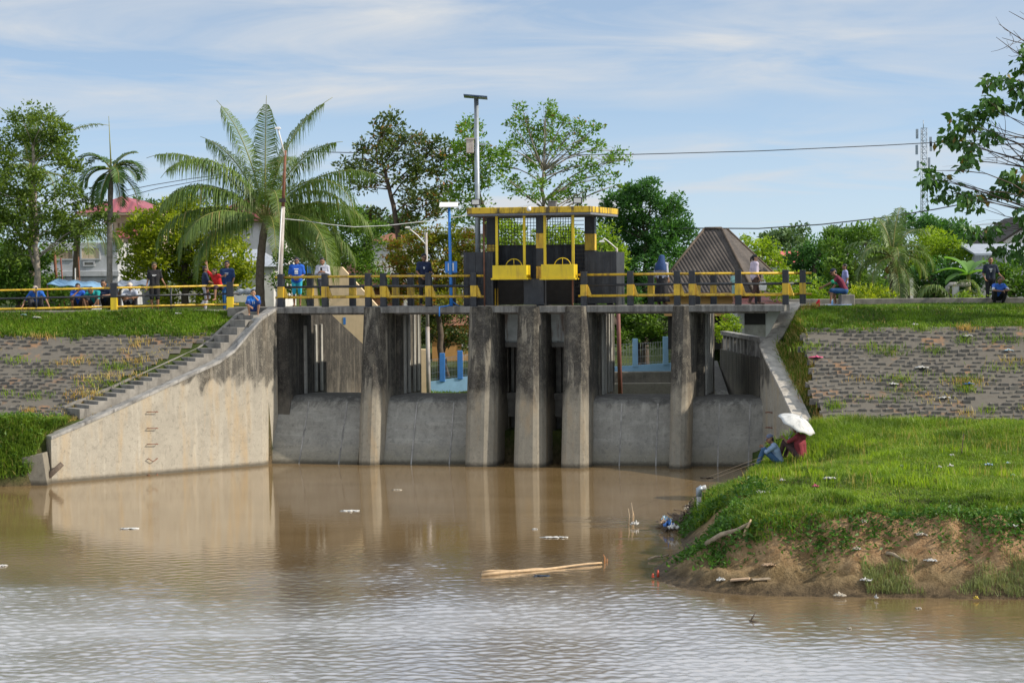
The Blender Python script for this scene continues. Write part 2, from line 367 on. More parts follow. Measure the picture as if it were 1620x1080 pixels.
WL_S, WL_E = Vector((-7.5, 59.6)), Vector((-13.3, 54.5))       # left wing wall, in plan
WR_T, WR_K, WR_E = Vector((8.75, 60.2)), Vector((7.55, 58.0)), Vector((7.95, 53.0))
PEN = [(8.0, 54.9), (7.2, 53.6), (6.3, 51.4), (5.5, 48.6), (4.75, 45.6), (3.8, 43.8), (3.7, 42.0), (3.55, 40.3), (2.75, 37.6), (2.7, 36.2), (3.2, 35.0),
       (4.2, 34.35), (5.6, 34.1), (7.2, 33.95), (9.2, 33.6), (14, 33.4), (40, 31), (90, 25)]
RIVER = [(-90, 53.6), (-20, 53.7), (-15, 53.75), (-13.75, 53.9), (-13.5, 54.72), (-7.68, 59.84), (-7.55, 61.4), (7.5, 58.0)] + PEN + [(90, -30), (-90, -30)]
def seg_dist(x, y, poly, close=True):
    d = np.full(x.shape, 1e9); P = poly + ([poly[0]] if close else [])
    for (ax, ay), (bx, by) in zip(P[:-1], P[1:]):
        ex, ey = bx-ax, by-ay; L = ex*ex+ey*ey
        k = np.clip(((x-ax)*ex+(y-ay)*ey)/L, 0, 1); d = np.minimum(d, np.hypot(x-ax-k*ex, y-ay-k*ey))
    return d
def inside(x, y, poly):
    r = np.zeros(x.shape, bool); P = poly + [poly[0]]
    for (ax, ay), (bx, by) in zip(P[:-1], P[1:]):
        c = ((ay > y) != (by > y)) & (x < (bx-ax)*(y-ay)/((by-ay) if by != ay else 1e-9)+ax); r ^= c
    return r
LP = np.array([(50, -.6), (53.7, 0), (54.2, .9), (55.0, 1.62), (56.0, 1.85), (60.0, 4.1), (61.5, 4.72), (62.5, 4.78), (75, 4.75)])
RP = np.array([(52.3, 1.62), (52.7, 1.74), (57.0, 4.19), (59.8, 4.74), (62, 4.78), (75, 4.75)])
def H(x, y, rough=True):
    x = np.asarray(x, float); y = np.asarray(y, float)
    riv = inside(x, y, RIVER); dp = seg_dist(x, y, PEN, False)
    # left and right banks
    zl = np.interp(y, LP[:, 0], LP[:, 1]); zr = np.interp(y, RP[:, 0], RP[:, 1])
    # peninsula: a plateau that falls to the water
    wob = (fbm(x, y, 2.2, 5)-.5)*1.1
    pl = .74 + .66*sstep(3.2+3.0*sstep(41, 46, y), 5.6+4.0*sstep(41, 46, y), x) + .28*sstep(43, 52, y)*sstep(7, 9, x) + (fbm(x, y, 3.5, 9)-.5)*.22
    front = sstep(44, 40, y)
    d2 = np.maximum(dp + wob*front*.6, 0)
    foot = .16*sstep(0, .55, dp) + .10*np.clip(dp/1.2, 0, 1)
    rise = sstep(.55, 1.62, d2)*.93 + .07*sstep(1.6, 3.6, d2)
    zf = foot + (pl-foot)*rise
    zs = pl*sstep(0, .75, dp)
    zp = zf*front + zs*(1-front)
    zr2 = np.where(y > 52.5, zr, zp*(1-sstep(51.3, 52.5, y)) + np.maximum(zp, 1.66)*sstep(51.3, 52.5, y))
    # wedge of ground between the river and the right wing wall
    wx = np.interp(y, [53.0, 58.0, 60.2, 66], [7.95, 7.55, 8.75, 9.7])
    wt = np.interp(y, [53, 54.5, 55.9, 57.1, 58.0, 58.75, 59.6, 60.2], [1.62, 2.25, 2.82, 3.30, 3.62, 3.95, 4.55, 4.9])
    zr2 = np.where((y > 52.6) & (y < 60.2), np.minimum(zr2, wt-.04+.30*np.maximum(0, x-wx-.40)+1.5*np.maximum(0, x-wx-.75)), zr2)
    zr2 = np.where((y > 52.0) & (x < wx+.22) & (y < 60.2), np.minimum(zp, .75), zr2)
    z = np.where(x < -6, zl, zr2)
    # low land upstream of the weir
    xl = np.interp(y, [60.5, 62.9, 63.0, 74, 90], [-7.42, -6.95, -8.5, -9.5, -14]); xr = np.interp(y, [58, 60.2, 66, 69, 75, 90], [7.55, 8.75, 9.7, 16, 24, 30])
    low = 1.0 + .5*sstep(83, 92, y) + .8*sstep(84, 110, y)
    pad = sstep(8.0, 8.6, x)*sstep(64, 68, y)*1.9
    k = sstep(0, .25, x-xl)*np.where(y > 68, sstep(-2.5, 0, xr-x), sstep(0, .25, xr-x))*(1-sstep(115, 150, y))
    up = (y > 60.0) | ((y > 58.2) & (x > -7.3) & (x < 8.3) & ((x*math.sin(YAW)+(y-59)*math.cos(YAW)) > .6))
    z = np.where(up, z*(1-k) + np.minimum(low+pad, 3.0)*k, z)
    z = np.where(y > 66, z + (fbm(x, y, 12, 3)-.5)*.5*sstep(66, 80, y), z)
    bed = -np.minimum(1.4, .02+seg_dist(x, y, RIVER)*.55)
    z = np.where(riv, bed, z)
    if rough:
        e = sstep(.15, .5, dp)*front*(dp < 3.4)*(x > 2)*(y < 46)*(~riv)
        z = z + e*((fbm(x, y, .9, 21)-.5)*.42 + (fbm(x, y, .3, 33)-.5)*.30)
        z = z + (~riv)*(y < 62)*(fbm(x, y, .5, 41)-.5)*.06
    return z
def hz(x, y): return float(H(np.array([x]), np.array([y]))[0])
def hit(px, py, y0=30, y1=120):
    """first point of the ground along a line of sight"""
    ys = np.linspace(y0, y1, 1800); d = ray(px, py)
    X = d.x/d.y*ys; Z = HC + d.z/d.y*ys; h = np.maximum(H(X, ys), 0.0)
    i = int(np.argmax(Z < h)); return Vector((X[i], ys[i], h[i]))

xs = np.concatenate([np.linspace(-900, -60, 24)[:-1], np.linspace(-60, -20, 60)[:-1], np.linspace(-20, 2, 120)[:-1], np.linspace(2, 16, 175)[:-1], np.linspace(16, 60, 90)[:-1], np.linspace(60, 900, 24)])
ys = np.concatenate([np.linspace(-40, 24, 12)[:-1], np.linspace(24, 33, 24)[:-1], np.linspace(33, 46, 175)[:-1], np.linspace(46, 70, 190)[:-1], np.linspace(70, 120, 60)[:-1], np.linspace(120, 2500, 40)])
GX, GY = np.meshgrid(xs, ys); GZ = H(GX, GY)
nx, ny = len(xs), len(ys)
idx = np.arange(nx*ny).reshape(ny, nx)
FQ = np.stack([idx[:-1, :-1], idx[:-1, 1:], idx[1:, 1:], idx[1:, :-1]], -1).reshape(-1, 4)
dpen = seg_dist(GX, GY, PEN, False); rivm = inside(GX, GY, RIVER)
earth = ((dpen < 2.3+(fbm(GX, GY, 1.6, 50)-.5)*1.5) & (GX > 2.2) & (GY < 41.5) & (~rivm)).astype(float)
mud = np.clip(1.0-(GZ-.05)/.30, 0, 1)*(GY < 60)
def ground_mat():
    m, t = mat('ground_soil'); pos = t.pos; sp = t.n('ShaderNodeSeparateXYZ', i0=pos)
    ea = t.n('ShaderNodeAttribute', {'attribute_name': 'earth'}).outputs['Fac']; mu = t.n('ShaderNodeAttribute', {'attribute_name': 'mud'}).outputs['Fac']
    n1, n2, n3 = t.noise(pos, .9, 6, .6), t.noise(pos, 5, 6, .7), t.noise(pos, 22, 4, .65)
    g = t.mix(t.ramp(n1, .35, .65), (.036, .060, .012, 1), (.080, .105, .022, 1))
    g = t.mix(t.math('MULTIPLY', t.ramp(n2, .55, .75), .6), g, (.13, .085, .04, 1))
    e = t.mix(t.ramp(n2, .35, .68), (.29, .165, .080, 1), (.50, .335, .185, 1))
    e = t.mix(t.math('MULTIPLY', t.ramp(n3, .52, .72), .6), e, (.15, .09, .05, 1))
    # lower half of the cut: olive, silted by floods
    lo = t.math('ADD', sp.outputs[2], t.math('MULTIPLY', t.math('SUBTRACT', n1, .5), 1.1))
    e = t.mix(t.ramp(lo, .85, .35, 0, .85), e, t.mix(t.ramp(n2, .4, .65), (.16, .118, .055, 1), (.31, .235, .125, 1)))
    md = t.mix(t.ramp(n2, .4, .7), (.055, .038, .020, 1), (.17, .12, .065, 1))
    c = t.mix(ea, g, e); c = t.mix(mu, c, md)
    t.set(t.p.inputs['Base Color'], c); t.set(t.p.inputs['Roughness'], t.ramp(mu, 0, 1, .95, .55)); t.p.inputs['Specular IOR Level'].default_value = .2
    b = t.n('ShaderNodeBump', Strength=1.0, Distance=.12, Height=t.math('ADD', n2, t.math('MULTIPLY', n3, .5))); t.set(t.p.inputs['Normal'], b.outputs[0]); return m
ground = np_mesh('ground', np.stack([GX, GY, GZ], -1).reshape(-1, 3), FQ, ground_mat(), attr={'earth': earth, 'mud': mud}, smooth=True); tag(ground, kind='structure')

# ------------------------------------------------------------------ river
def water_mat():
    m, t = mat('muddy_water'); pos = t.pos; sp = t.n('ShaderNodeSeparateXYZ', i0=pos)
    hh = t.noise(t.scale(pos, (.8, 2.4, 1)), 2.2, 3, .5)
    b = t.n('ShaderNodeBump', Strength=1.0, Distance=.0022, Height=hh)
    c = t.mix(t.ramp(t.noise(t.scale(pos, (.2, .5, 1)), 1, 4, .6), .35, .7), (.19, .125, .055, 1), (.24, .162, .078, 1))
    lw = t.n('ShaderNodeLayerWeight', Blend=.5, Normal=b.outputs[0]); fac = t.math('MULTIPLY', t.math('POWER', lw.outputs['Facing'], .5), t.ramp(t.n('ShaderNodeAttribute', {'attribute_name': 'ruffle'}).outputs['Fac'], 0, .7, .60, .90))
    df = t.n('ShaderNodeBsdfDiffuse', Color=c); gl = t.n('ShaderNodeBsdfGlossy', Color=(.97, .97, .97, 1), Roughness=t.math('ADD', t.math('MULTIPLY', t.n('ShaderNodeAttribute', {'attribute_name': 'ruffle'}).outputs['Fac'], .25), .055), Normal=b.outputs[0])
    mx = t.n('ShaderNodeMixShader'); t.set(mx.inputs[0], fac); t.nt.links.new(df.outputs[0], mx.inputs[1]); t.nt.links.new(gl.outputs[0], mx.inputs[2]); t.nt.links.new(mx.outputs[0], t.out.inputs[0]); return m
def river():
    """the near reach carries real wind ripples; they die out towards the weir and in the lee of the bank"""
    rng = np.random.default_rng(77); x = np.arange(-15, 15.01, .034); y = np.concatenate([np.arange(16, 30, .034), np.arange(30, 49.01, .046)]); X, Y = np.meshgrid(x, y); Z = np.zeros_like(X)
    nb = fbm(X, Y, 5.0, 201, 3)-.5; nb2 = fbm(X*.5, Y*1.2, 2.2, 207, 3)
    d = Y + nb*9.0 + np.interp(X, [1.0, 3.2, 4.5], [0, 3.5, 6.0])
    k = np.clip((45-d)/13, 0, 1)**1.6*(.66+.34*sstep(.30, .60, nb2))
    # fine cat's-paws off the driftwood point
    k = np.maximum(k, .35*sstep(.56, .68, fbm(X*.35, Y*1.6, 1.2, 211, 3))*np.exp(-((X-2.2)/1.6)**2)*sstep(48, 45, Y)*sstep(36, 39, Y))
    edge = np.minimum.reduce([(X+15)/1.0, (15-X)/1.0, (Y-16)/1.0, (49-Y)/2.0]); k = k*np.clip(edge, 0, 1)
    wx_ = X + .25*(fbm(X, Y, 1.3, 215, 2)-.5); wy_ = Y + .25*(fbm(X, Y, 1.1, 219, 2)-.5)
    for i in range(64):
        lam = .115*(3.6**rng.random()**1.2); a = rng.normal(-1.35, .85); kk = 2*math.pi/lam; sl_ = .021*rng.uniform(.6, 1.4)*(1.0 if lam < .27 else .75)
        Z += sl_/kk*np.sin(kk*(wx_*math.cos(a)+wy_*math.sin(a))+rng.uniform(0, 6.28))
    Z *= k
    n, m = len(x), len(y); ii = np.arange(n*m).reshape(m, n)
    FQ_ = np.stack([ii[:-1, :-1], ii[:-1, 1:], ii[1:, 1:], ii[1:, :-1]], -1).reshape(-1, 4); V = np.stack([X, Y, Z], -1).reshape(-1, 3)
    x0, x1, y0, y1 = x[0], x[-1], y[0], y[-1]; ex = np.array([(-900, -60, 0), (900, -60, 0), (900, 62.5, 0), (-900, 62.5, 0), (x0, -60, 0), (x0, 62.5, 0), (x1, -60, 0), (x1, 62.5, 0), (x0, y0, 0), (x1, y0, 0), (x0, y1, 0), (x1, y1, 0)], float)
    o = n*m; q = np.array([(0, 4, 5, 3), (6, 1, 2, 7), (4, 6, 9, 8), (10, 11, 7, 5)])+o
    tag(np_mesh('water', np.concatenate([V, ex]), np.concatenate([FQ_, q]), water_mat(), smooth=True, attr={'ruffle': np.concatenate([k.ravel(), np.zeros(len(ex))])}), kind='structure')
river()

# ------------------------------------------------------------------ block revetments
def block_mat():
    m, t = mat('revetment_block'); rnd = t.n('ShaderNodeNewGeometry').outputs['Random Per Island']; pos = t.pos
    n1, n2 = t.noise(pos, .8, 5, .65), t.noise(pos, 9, 5, .65)
    c = t.mix(rnd, (.066, .064, .060, 1), (.15, .142, .128, 1))
    c = t.mix(t.ramp(n1, .42, .60, 0, .7), c, (.055, .055, .054, 1)); 
    c = t.mix(t.math('MULTIPLY', t.ramp(n2, .5, .7), .45), c, (.25, .22, .17, 1))
    t.set(t.p.inputs['Base Color'], c); t.p.inputs['Roughness'].default_value = .95
    b = t.n('ShaderNodeBump', Strength=.6, Distance=.02, Height=n2); t.set(t.p.inputs['Normal'], b.outputs[0]); return m
def bed_mat():
    m, t = mat('revetment_bed'); n1, n2 = t.noise(t.pos, 1.2, 5, .6), t.noise(t.pos, 8, 5, .65)
    c = t.mix(t.ramp(n1, .56, .66), (.128, .117, .098, 1), (.25, .145, .078, 1)); c = t.mix(t.math('MULTIPLY', t.ramp(n2, .5, .7), .6), c, (.09, .075, .06, 1))
    t.set(t.p.inputs['Base Color'], c); t.p.inputs['Roughness'].default_value = .95; return m
MAT['block'], MAT['bed'] = block_mat(), bed_mat()
WLd = (WL_E-WL_S).normalized()
def left_of_stairs(x, y):
    q = Vector((x, y))-WL_S; s = q.dot(WLd); n = q.dot(Vector((WLd.y, -WLd.x)))     # n > 0: landward of the wall
    return n, s
def revetment(name, label, prof, x0, x1, ytop, ybot, rows, bw, keep, seed):
    rng = np.random.default_rng(seed); th = thing(name, label, 'revetment', ((x0+x1)/2, ybot, np.interp(ybot, prof[:, 0], prof[:, 1])), 0)
    off = Vector(th.location); blocks = MB(); bed = MB()
    sl = (np.interp(ytop, prof[:, 0], prof[:, 1])-np.interp(ybot, prof[:, 0], prof[:, 1]))/(ytop-ybot)
    pitch = (ytop-ybot)/rows
    for r in range(rows):
        y = ybot + r*pitch; x = x0 + (r % 2)*bw*.5 - rng.random()*.05
        while x < x1:
            wv = bw*(.62+rng.random()*.08); gx = x+wv/2; lift = rng.normal(0, .006); yy = y + rng.normal(0, .006) + .10*math.sin(gx*.7+r*.10) + .05*math.sin(gx*2.3-r*.3)
            z = np.interp(yy, prof[:, 0], prof[:, 1])
            if keep(gx, yy) and rng.random() > .02 + .55*float(fbm(np.array([gx]), np.array([yy*2.0]), 1.1, seed+300, 3)[0] > .66):
                tilt = rng.normal(0, .018); hh = .105 + lift + .02*math.sin(gx*1.7+r); dep = pitch*.62
                z0 = z-.05; zt = z+hh; a, b = gx-wv/2, gx+wv/2
                back = zt + .01
                p = [(a, yy, z0), (b, yy, z0), (b, yy+dep, z0), (a, yy+dep, z0), (a+.012, yy+.012, zt+tilt*.5), (b-.012, yy+.012, zt-tilt*.5), (b-.012, yy+dep, back+tilt), (a+.012, yy+dep, back-tilt)]
                blocks.hexa([Vector(q)-off for q in p])
            x += bw
    n = 170; m = 16
    vs = [(x0+(x1-x0)*i/n, ybot-.1+(ytop-ybot+.2)*j/m) for j in range(m+1) for i in range(n+1)]
    fs = [(j*(n+1)+i, j*(n+1)+i+1, (j+1)*(n+1)+i+1, (j+1)*(n+1)+i) for j in range(m) for i in range(n) if keep(*vs[j*(n+1)+i]) and keep(*vs[(j+1)*(n+1)+i+1])]
    bed.add([Vector((x, y, np.interp(y, prof[:, 0], prof[:, 1])+.035))-off for x, y in vs], fs)
    bed.build('mortar_bed', MAT['bed'], th, fix=False); blocks.build('block_courses', MAT['block'], th, fix=False); return th
def keepL(x, y): n, s = left_of_stairs(x, y); return n > (1.46 if s < 6.4 else .30)
revetment('block_revetment', 'dark stepped concrete block slope left of the stairs, with orange dry weeds', LP, -34, -7.0, 59.95, 55.75, 23, .36, keepL, 3)
def keepR(x, y): return x > np.interp(y, [52, 53.0, 58.0, 60.2], [8.45, 8.5, 8.7, 9.55])+.10*math.sin(y*3)
revetment('block_revetment', 'grey stepped concrete block slope on the right bank, littered and patched with grass', RP, 7.9, 34, 56.95, 52.6, 23, .37, keepR, 4)

# ------------------------------------------------------------------ blades and small leaves
def blades(P, h, w, lean, rng, bend=.5):
    """one bent blade per point: 5 vertices, a quad and a triangle"""
    n = len(P); a = rng.uniform(0, 2*np.pi, n); b = a + rng.uniform(-1.2, 1.2, n)+np.pi/2
    sd = np.stack([np.cos(b), np.sin(b), np.zeros(n)], 1)*(w/2)[:, None]; ld = np.stack([np.cos(a), np.sin(a), np.zeros(n)], 1)
    up = np.array([0, 0, 1.0]); l = (lean*h)[:, None]; hh = h[:, None]
    v0, v1 = P-sd, P+sd; mid = P + ld*l*.35 + up*hh*.6; v2, v3 = mid+sd*.8, mid-sd*.8; v4 = P + ld*l*(1+bend*.3) + up*hh*(1-.25*lean[:, None])
    V = np.stack([v0, v1, v2, v3, v4, v4+sd*.02], 1).reshape(-1, 3); k = np.arange(n)*6
    Fq = np.concatenate([np.stack([k, k+1, k+2, k+3], 1), np.stack([k+3, k+2, k+5, k+4], 1)]); return V, Fq
def grass(name, label, m, x0, x1, y0, y1, n, dens, hgt, wid, seed, cat='grass', kind='stuff', lean=.7):
    rng = np.random.default_rng(seed); x = rng.uniform(x0, x1, n); y = rng.uniform(y0, y1, n)
    p = dens(x, y); k = rng.random(n) < p; x, y, p = x[k], y[k], p[k]
    z = H(x, y)-.01; hh = hgt(x, y)*rng.uniform(.45, 1.2, len(x)); ww = wid*rng.uniform(.7, 1.4, len(x)); ln = np.abs(rng.normal(0, lean, len(x)))
    V, Fq = blades(np.stack([x, y, z], 1), hh, ww, np.clip(ln, 0, 1.3), rng)
    o = np_mesh(name, V, Fq, m); tag(o, label, cat, kind=kind); return o
def pen_ok(x, y): return (~inside(x, y, RIVER))
def dens_pen(x, y):
    d = seg_dist(x, y, PEN, False); fr = (y < 41.5)
    edge = 1.42+(fbm(x, y, 1.6, 50)-.5)*1.5
    ok = pen_ok(x, y) & np.where(fr, d > edge, d > .35) & (x > 2.6) & ~((x > 8.1) & (y > 52.5) & (y < 56))
    ok &= ~((y > 53) & (x > np.interp(y, [53, 58], [7.6, 7.2])))
    return ok*(.55+.45*sstep(.3, .6, fbm(x, y, 1.3, 61)))
def h_pen(x, y):
    h = .07+.13*sstep(.35, .7, fbm(x, y, 2.6, 71)) + .10*sstep(6.5, 4.5, x) + .05*sstep(44, 50, y)
    h = h + .25*np.exp(-((x-8.9)**2/1.6+(y-51.3)**2/1.2))+ .16*np.exp(-((x-11)**2/3+(y-52)**2/1))
    return h
grass('grass', 'bright green grass covering the near right bank', LG['grass'], 2.6, 17, 35.5, 52.9, 330000, dens_pen, h_pen, .016, 11)
grass('grass', 'bright green grass on the near bank beyond the frame', LG['grass'], 17, 40, 33.5, 52.6, 90000, dens_pen, h_pen, .03, 12)
# creeping weeds hanging over the cut bank
def leaves(P, s, rng, up=.5, wid=.5, nrm=None):
    """a leaf (bent quad) at each point"""
    n = len(P); d = rng.normal(0, 1, (n, 3)); d[:, 2] = d[:, 2]*.6+up
    if nrm is not None: d = d*.75 + nrm
    d /= np.linalg.norm(d, axis=1)[:, None]+1e-9
    r = rng.normal(0, 1, (n, 3)); sd = np.cross(d, r); sd /= np.linalg.norm(sd, axis=1)[:, None]+1e-9; nm = np.cross(sd, d)
    s = s[:, None]; b = P; mid = P+d*s*.45+nm*s*.10
    V = np.stack([b, mid+sd*s*wid*.5, P+d*s-nm*s*.08, mid-sd*s*wid*.5], 1).reshape(-1, 3); k = np.arange(n)*4
    return V, np.stack([k, k+1, k+2, k+3], 1)
def weeds():
    rng = np.random.default_rng(21); n = 330000; x = rng.uniform(2.6, 17, n); y = rng.uniform(34.5, 50, n); d = seg_dist(x, y, PEN, False)
    fr = y < 41.5; e = 1.42+(fbm(x, y, 1.5, 55)-.5)*1.5; a = np.exp(-((d-e)/.34)**2); a2 = np.exp(-((d-.55)/.5)**2)*(x < 5.6)
    k = pen_ok(x, y) & (rng.random(n) < np.where(fr, a, a2*.6)*(.6+.4*sstep(.4, .6, fbm(x, y, .8, 77))))
    x, y = x[k], y[k]; P = np.stack([x, y, H(x, y)+rng.uniform(.0, .17, len(x))], 1)
    V, Fq = leaves(P, rng.uniform(.05, .135, len(x)), rng, .35, .42); o = np_mesh('weeds', V, Fq, LG['weed']); tag(o, 'dark green creeping weeds hanging over the cut earth bank', 'weeds', kind='stuff')
weeds()
grass('seed_stalks', 'thin pale seed stalks standing above the near grass', LG['dry'], 3.5, 17, 38, 52.5, 5000, lambda x, y: dens_pen(x, y)*sstep(.45, .65, fbm(x, y, 1.8, 65)), lambda x, y: .24+.2*fbm(x, y, 1, 66), .008, 25, 'grass', lean=.3)
grass('tall_grass', 'taller pale green grass clumps on the near bank', LG['lime'], 3.5, 17, 38, 52.5, 60000, lambda x, y: dens_pen(x, y)*sstep(.55, .66, fbm(x, y, 1.1, 67)), lambda x, y: .16+.16*fbm(x, y, 1, 68), .014, 26, 'grass', lean=.5)
def dens_reed(x, y):
    d = seg_dist(x, y, PEN, False); return pen_ok(x, y)*((d > .12) & (d < .85))*sstep(.48, .66, fbm(x, y, 1.1, 91))*(x > 6.4)*.7
grass('reeds', 'muddy reeds along the waterline of the near bank', LG['reed'], 4.5, 17, 33.2, 35.6, 90000, dens_reed, lambda x, y: .06+.30*fbm(x, y, .5, 93)**1.5, .010, 13, 'reeds', lean=.5)
def dens_scr(x, y):
    d = seg_dist(x, y, PEN, False); return pen_ok(x, y)*((d > .9) & (d < 2.4))*sstep(.54, .66, fbm(x, y, .9, 97))*.6*(y < 41)
grass('scrub', 'thin olive scrub on the bare earth bank', LG['reed'], 3, 17, 33.8, 38, 60000, dens_scr, lambda x, y: .06+.10*fbm(x, y, .5, 99), .012, 14, 'scrub', lean=.8)
# bank tops
def densL(x, y):
    n = (x-WL_S.x)*WLd.y-(y-WL_S.y)*WLd.x
    return ((n > 1.5) | (y > 61.3))*(x < -7.4)*1.0*(y < 62.0-.6*(x > -9))
grass('grass', 'band of green grass along the top of the left bank', LG['bgrass'], -34, -7.4, 59.85, 62.0, 120000, densL, lambda x, y: .09+.14*fbm(x, y, 1.5, 103), .024, 15)
def densR(x, y): return (x > np.interp(y, [56, 58.0, 60.2, 66], [8.2, 8.3, 9.3, 10.3]))*(.5+.5*sstep(.35, .55, fbm(x, y, 1.2, 105)))
grass('grass', 'band of green grass along the top of the right bank', LG['bgrass'], 8.3, 34, 56.75, 63.5, 170000, densR, lambda x, y: .05+.11*fbm(x, y, 1.5, 107)+.25*np.exp(-((x-8.9)**2+(y-58.3)**2)/.7), .022, 16)
# dry tufts and weeds in the revetments
def tufts(name, label, m, prof, x0, x1, y0, y1, seed, ncl, keep, cat):
    rng = np.random.default_rng(seed); cx = rng.uniform(x0, x1, ncl); cy = rng.uniform(y0, y1, ncl); X = []; Y = []
    for a, b in zip(cx, cy):
        if not keep(a, b): continue
        q = int(rng.uniform(25, 130)); X.append(a+rng.normal(0, .22, q)*rng.uniform(.5, 2.0)); Y.append(b+rng.normal(0, .09, q))
    X = np.concatenate(X); Y = np.concatenate(Y); Z = np.interp(Y, prof[:, 0], prof[:, 1])+.03
    V, Fq = blades(np.stack([X, Y, Z], 1), rng.uniform(.08, .26, len(X)), np.full(len(X), .018), np.clip(np.abs(rng.normal(0, .8, len(X))), 0, 1.3), rng)
    tag(np_mesh(name, V, Fq, m), label, cat, kind='stuff')
tufts('dry_weeds', 'orange dry weeds tufted over the left block slope', LG['dry'], LP, -20, -8, 55.9, 60, 31, 30, keepL, 'weeds')
tufts('dry_weeds', 'orange dry weeds tufted over the right block slope', LG['dry'], RP, 8.2, 20, 52.7, 57, 32, 16, keepR, 'weeds')
tufts('weeds', 'green weeds sprouting between the blocks of the right slope', LG['grass'], RP, 8.2, 20, 52.7, 57, 33, 30, keepR, 'weeds')
tufts('weeds', 'green weeds sprouting between the blocks of the left slope', LG['grass'], LP, -20, -8, 55.9, 60, 34, 34, keepL, 'weeds')
# the steep grassy hump at the water's edge on the left
def dens_h(x, y): return (~inside(x, y, RIVER))*(y < 55.9)*(x < -13.0)*1.0
grass('grass', 'tall green grass on the steep bank at the foot of the left slope', LG['grass'], -30, -13.0, 53.6, 55.9, 90000, dens_h, lambda x, y: (.16+.34*fbm(x, y, .9, 111))*(.35+.65*sstep(55.8, 54.9, y)), .022, 17, lean=.9)
def hump_weeds():
    rng = np.random.default_rng(23); n = 26000; x = rng.uniform(-22, -13.1, n); y = rng.uniform(53.6, 55.4, n); k = (~inside(x, y, RIVER)) & (rng.random(n) < .3+.7*sstep(.4, .6, fbm(x, y, .8, 79)))
    x, y = x[k], y[k]; P = np.stack([x, y, H(x, y)+rng.uniform(0, .3, len(x))], 1)
    V, Fq = leaves(P, rng.uniform(.06, .15, len(x)), rng, .3, .4); tag(np_mesh('weeds', V, Fq, LG['mid']), 'leafy green weeds on the steep left bank above the water', 'weeds', kind='stuff')
hump_weeds()
def wedge(x, y):
    wx = np.interp(y, [53.0, 58.0, 60.2], [7.95, 7.55, 8.75]); return ((x > wx+.42) & (x < np.interp(y, [52, 53, 58, 60.2], [8.7, 8.7, 8.9, 9.8])))*sstep(.25, .5, fbm(x, y, .6, 121))
grass('scrub', 'dry and green scrub between the right wing wall and the block slope', LG['dry'], 7.8, 10, 52.8, 60, 16000, wedge, lambda x, y: .10+.28*fbm(x, y, .5, 123), .018, 27, 'scrub', lean=.9)
grass('scrub', 'green scrub growing beside the sloping top of the right wing wall', LG['bgrass'], 7.8, 10, 52.8, 60, 9000, wedge, lambda x, y: .10+.30*fbm(x, y, .6, 125), .02, 28, 'scrub', lean=.9)
def wedgeL(x, y):
    n = (x-WL_S.x)*WLd.y-(y-WL_S.y)*WLd.x; s = (x-WL_S.x)*WLd.x+(y-WL_S.y)*WLd.y; return ((n > .4) & (n < 1.6) & (s > 5.3) & (s < 7.4))*1.0+((n > 1.6) & (n < 2.1) & (s < 6.4))*.25
grass('scrub', 'dry scrub at the foot of the concrete stairs and along their kerb', LG['dry'], -15, -8, 54.5, 61, 26000, wedgeL, lambda x, y: .06+.20*fbm(x, y, .5, 127), .018, 29, 'scrub', lean=.9)
# grass and rough growth upstream, seen between the piers
grass('grass', 'rough grass below the blue fence upstream of the weir', LG['bgrass'], -6, 9, 75.5, 79.6, 26000, lambda x, y: np.ones(x.shape)*.6, lambda x, y: .08+.14*fbm(x, y, 1, 113), .03, 18)
# ------------------------------------------------------------------ the weir
weir = thing('weir', 'weathered concrete weir across the brown river with four sloping spillways and two gate bays', 'weir', DC, -YAW)
UL, UR = du(437, 487), du(1236, 482)
def toe(px, py):
    p = atz(px, py, 0); return (p-DC).dot(DV)
SILL = 2.08
# deck slab with a thin kerb
mb = MB(); mb.box(UL-.05, UR+.1, -.04, 2.35, DZ-.20, DZ)
mb.build('deck', MAT['deckc'], weir, .02)
mb = MB(); mb.box(UL+.5, UR-.5, 1.0, 1.35, DZ-.27, DZ-.203)
mb.build('deck_beam', MAT['deckc'], weir)
def pier(p0, p1, q0, q1, vt, depth, flare, lit=.42, cap=True):
    """px of the front at the top (p0..p1) and at the water (q0..q1); the nose batters forward, the body behind is wider on the sunny side"""
    a, b = du(p0, 495), du(p1, 495); c, d = du(q0, 733, vt), du(q1, 733, vt)
    def loop(l, r, v, z):
        m_ = l+(r-l)*(1-lit)
        return [(l, 1.3, z), (l, v+.10, z), (l+.035, v+.0, z), (l+.10, v-.08, z), (l+.18, v-.11, z), (m_, v-.11, z), (m_+(r-m_)*.4, v-.04, z), (m_+(r-m_)*.75, v+.11, z), (r, v+.34, z), (r, 1.3, z)]
    zs = [-1.2, 0, .9, 1.9, 2.6, DZ-.012]; loops = []
    for z in zs:
        k = min(1, max(0, z/DZ))
        if z < 0: k = 0
        loops.append(loop(c+(a-c)*k, d+(b-d)*k, vt*(1-k)-.03, z))
    mb = MB(); mb.loft(loops)
    mb.hexa([(a+.02, 1.28, -1.2), (b+flare, 1.28, -1.2), (b+flare, depth, -1.2), (a+.02, depth, -1.2), (a+.02, 1.28, DZ-.203), (b+flare, 1.28, DZ-.203), (b+flare, depth, DZ-.203), (a+.02, depth, DZ-.203)])
    # vertical stop-log guides on the body's side
    for v in (1.75, 2.25, 2.9, 3.4): mb.box(b+flare-.02, b+flare+.06, v, v+.17, SILL, DZ-.30, 1)
    return mb.build('pier', [MAT['weir'], MAT['guide']], weir, .015)
pier(575, 610, 566, 603, -.75, 4.0, .10)
pier(742, 787, 735, 783, -.80, 4.2, .06, .35)
pier(819, 861, 812, 861, -.85, 4.2, .04, .35)
pier(893, 934, 887, 932, -.80, 4.4, .06, .30)
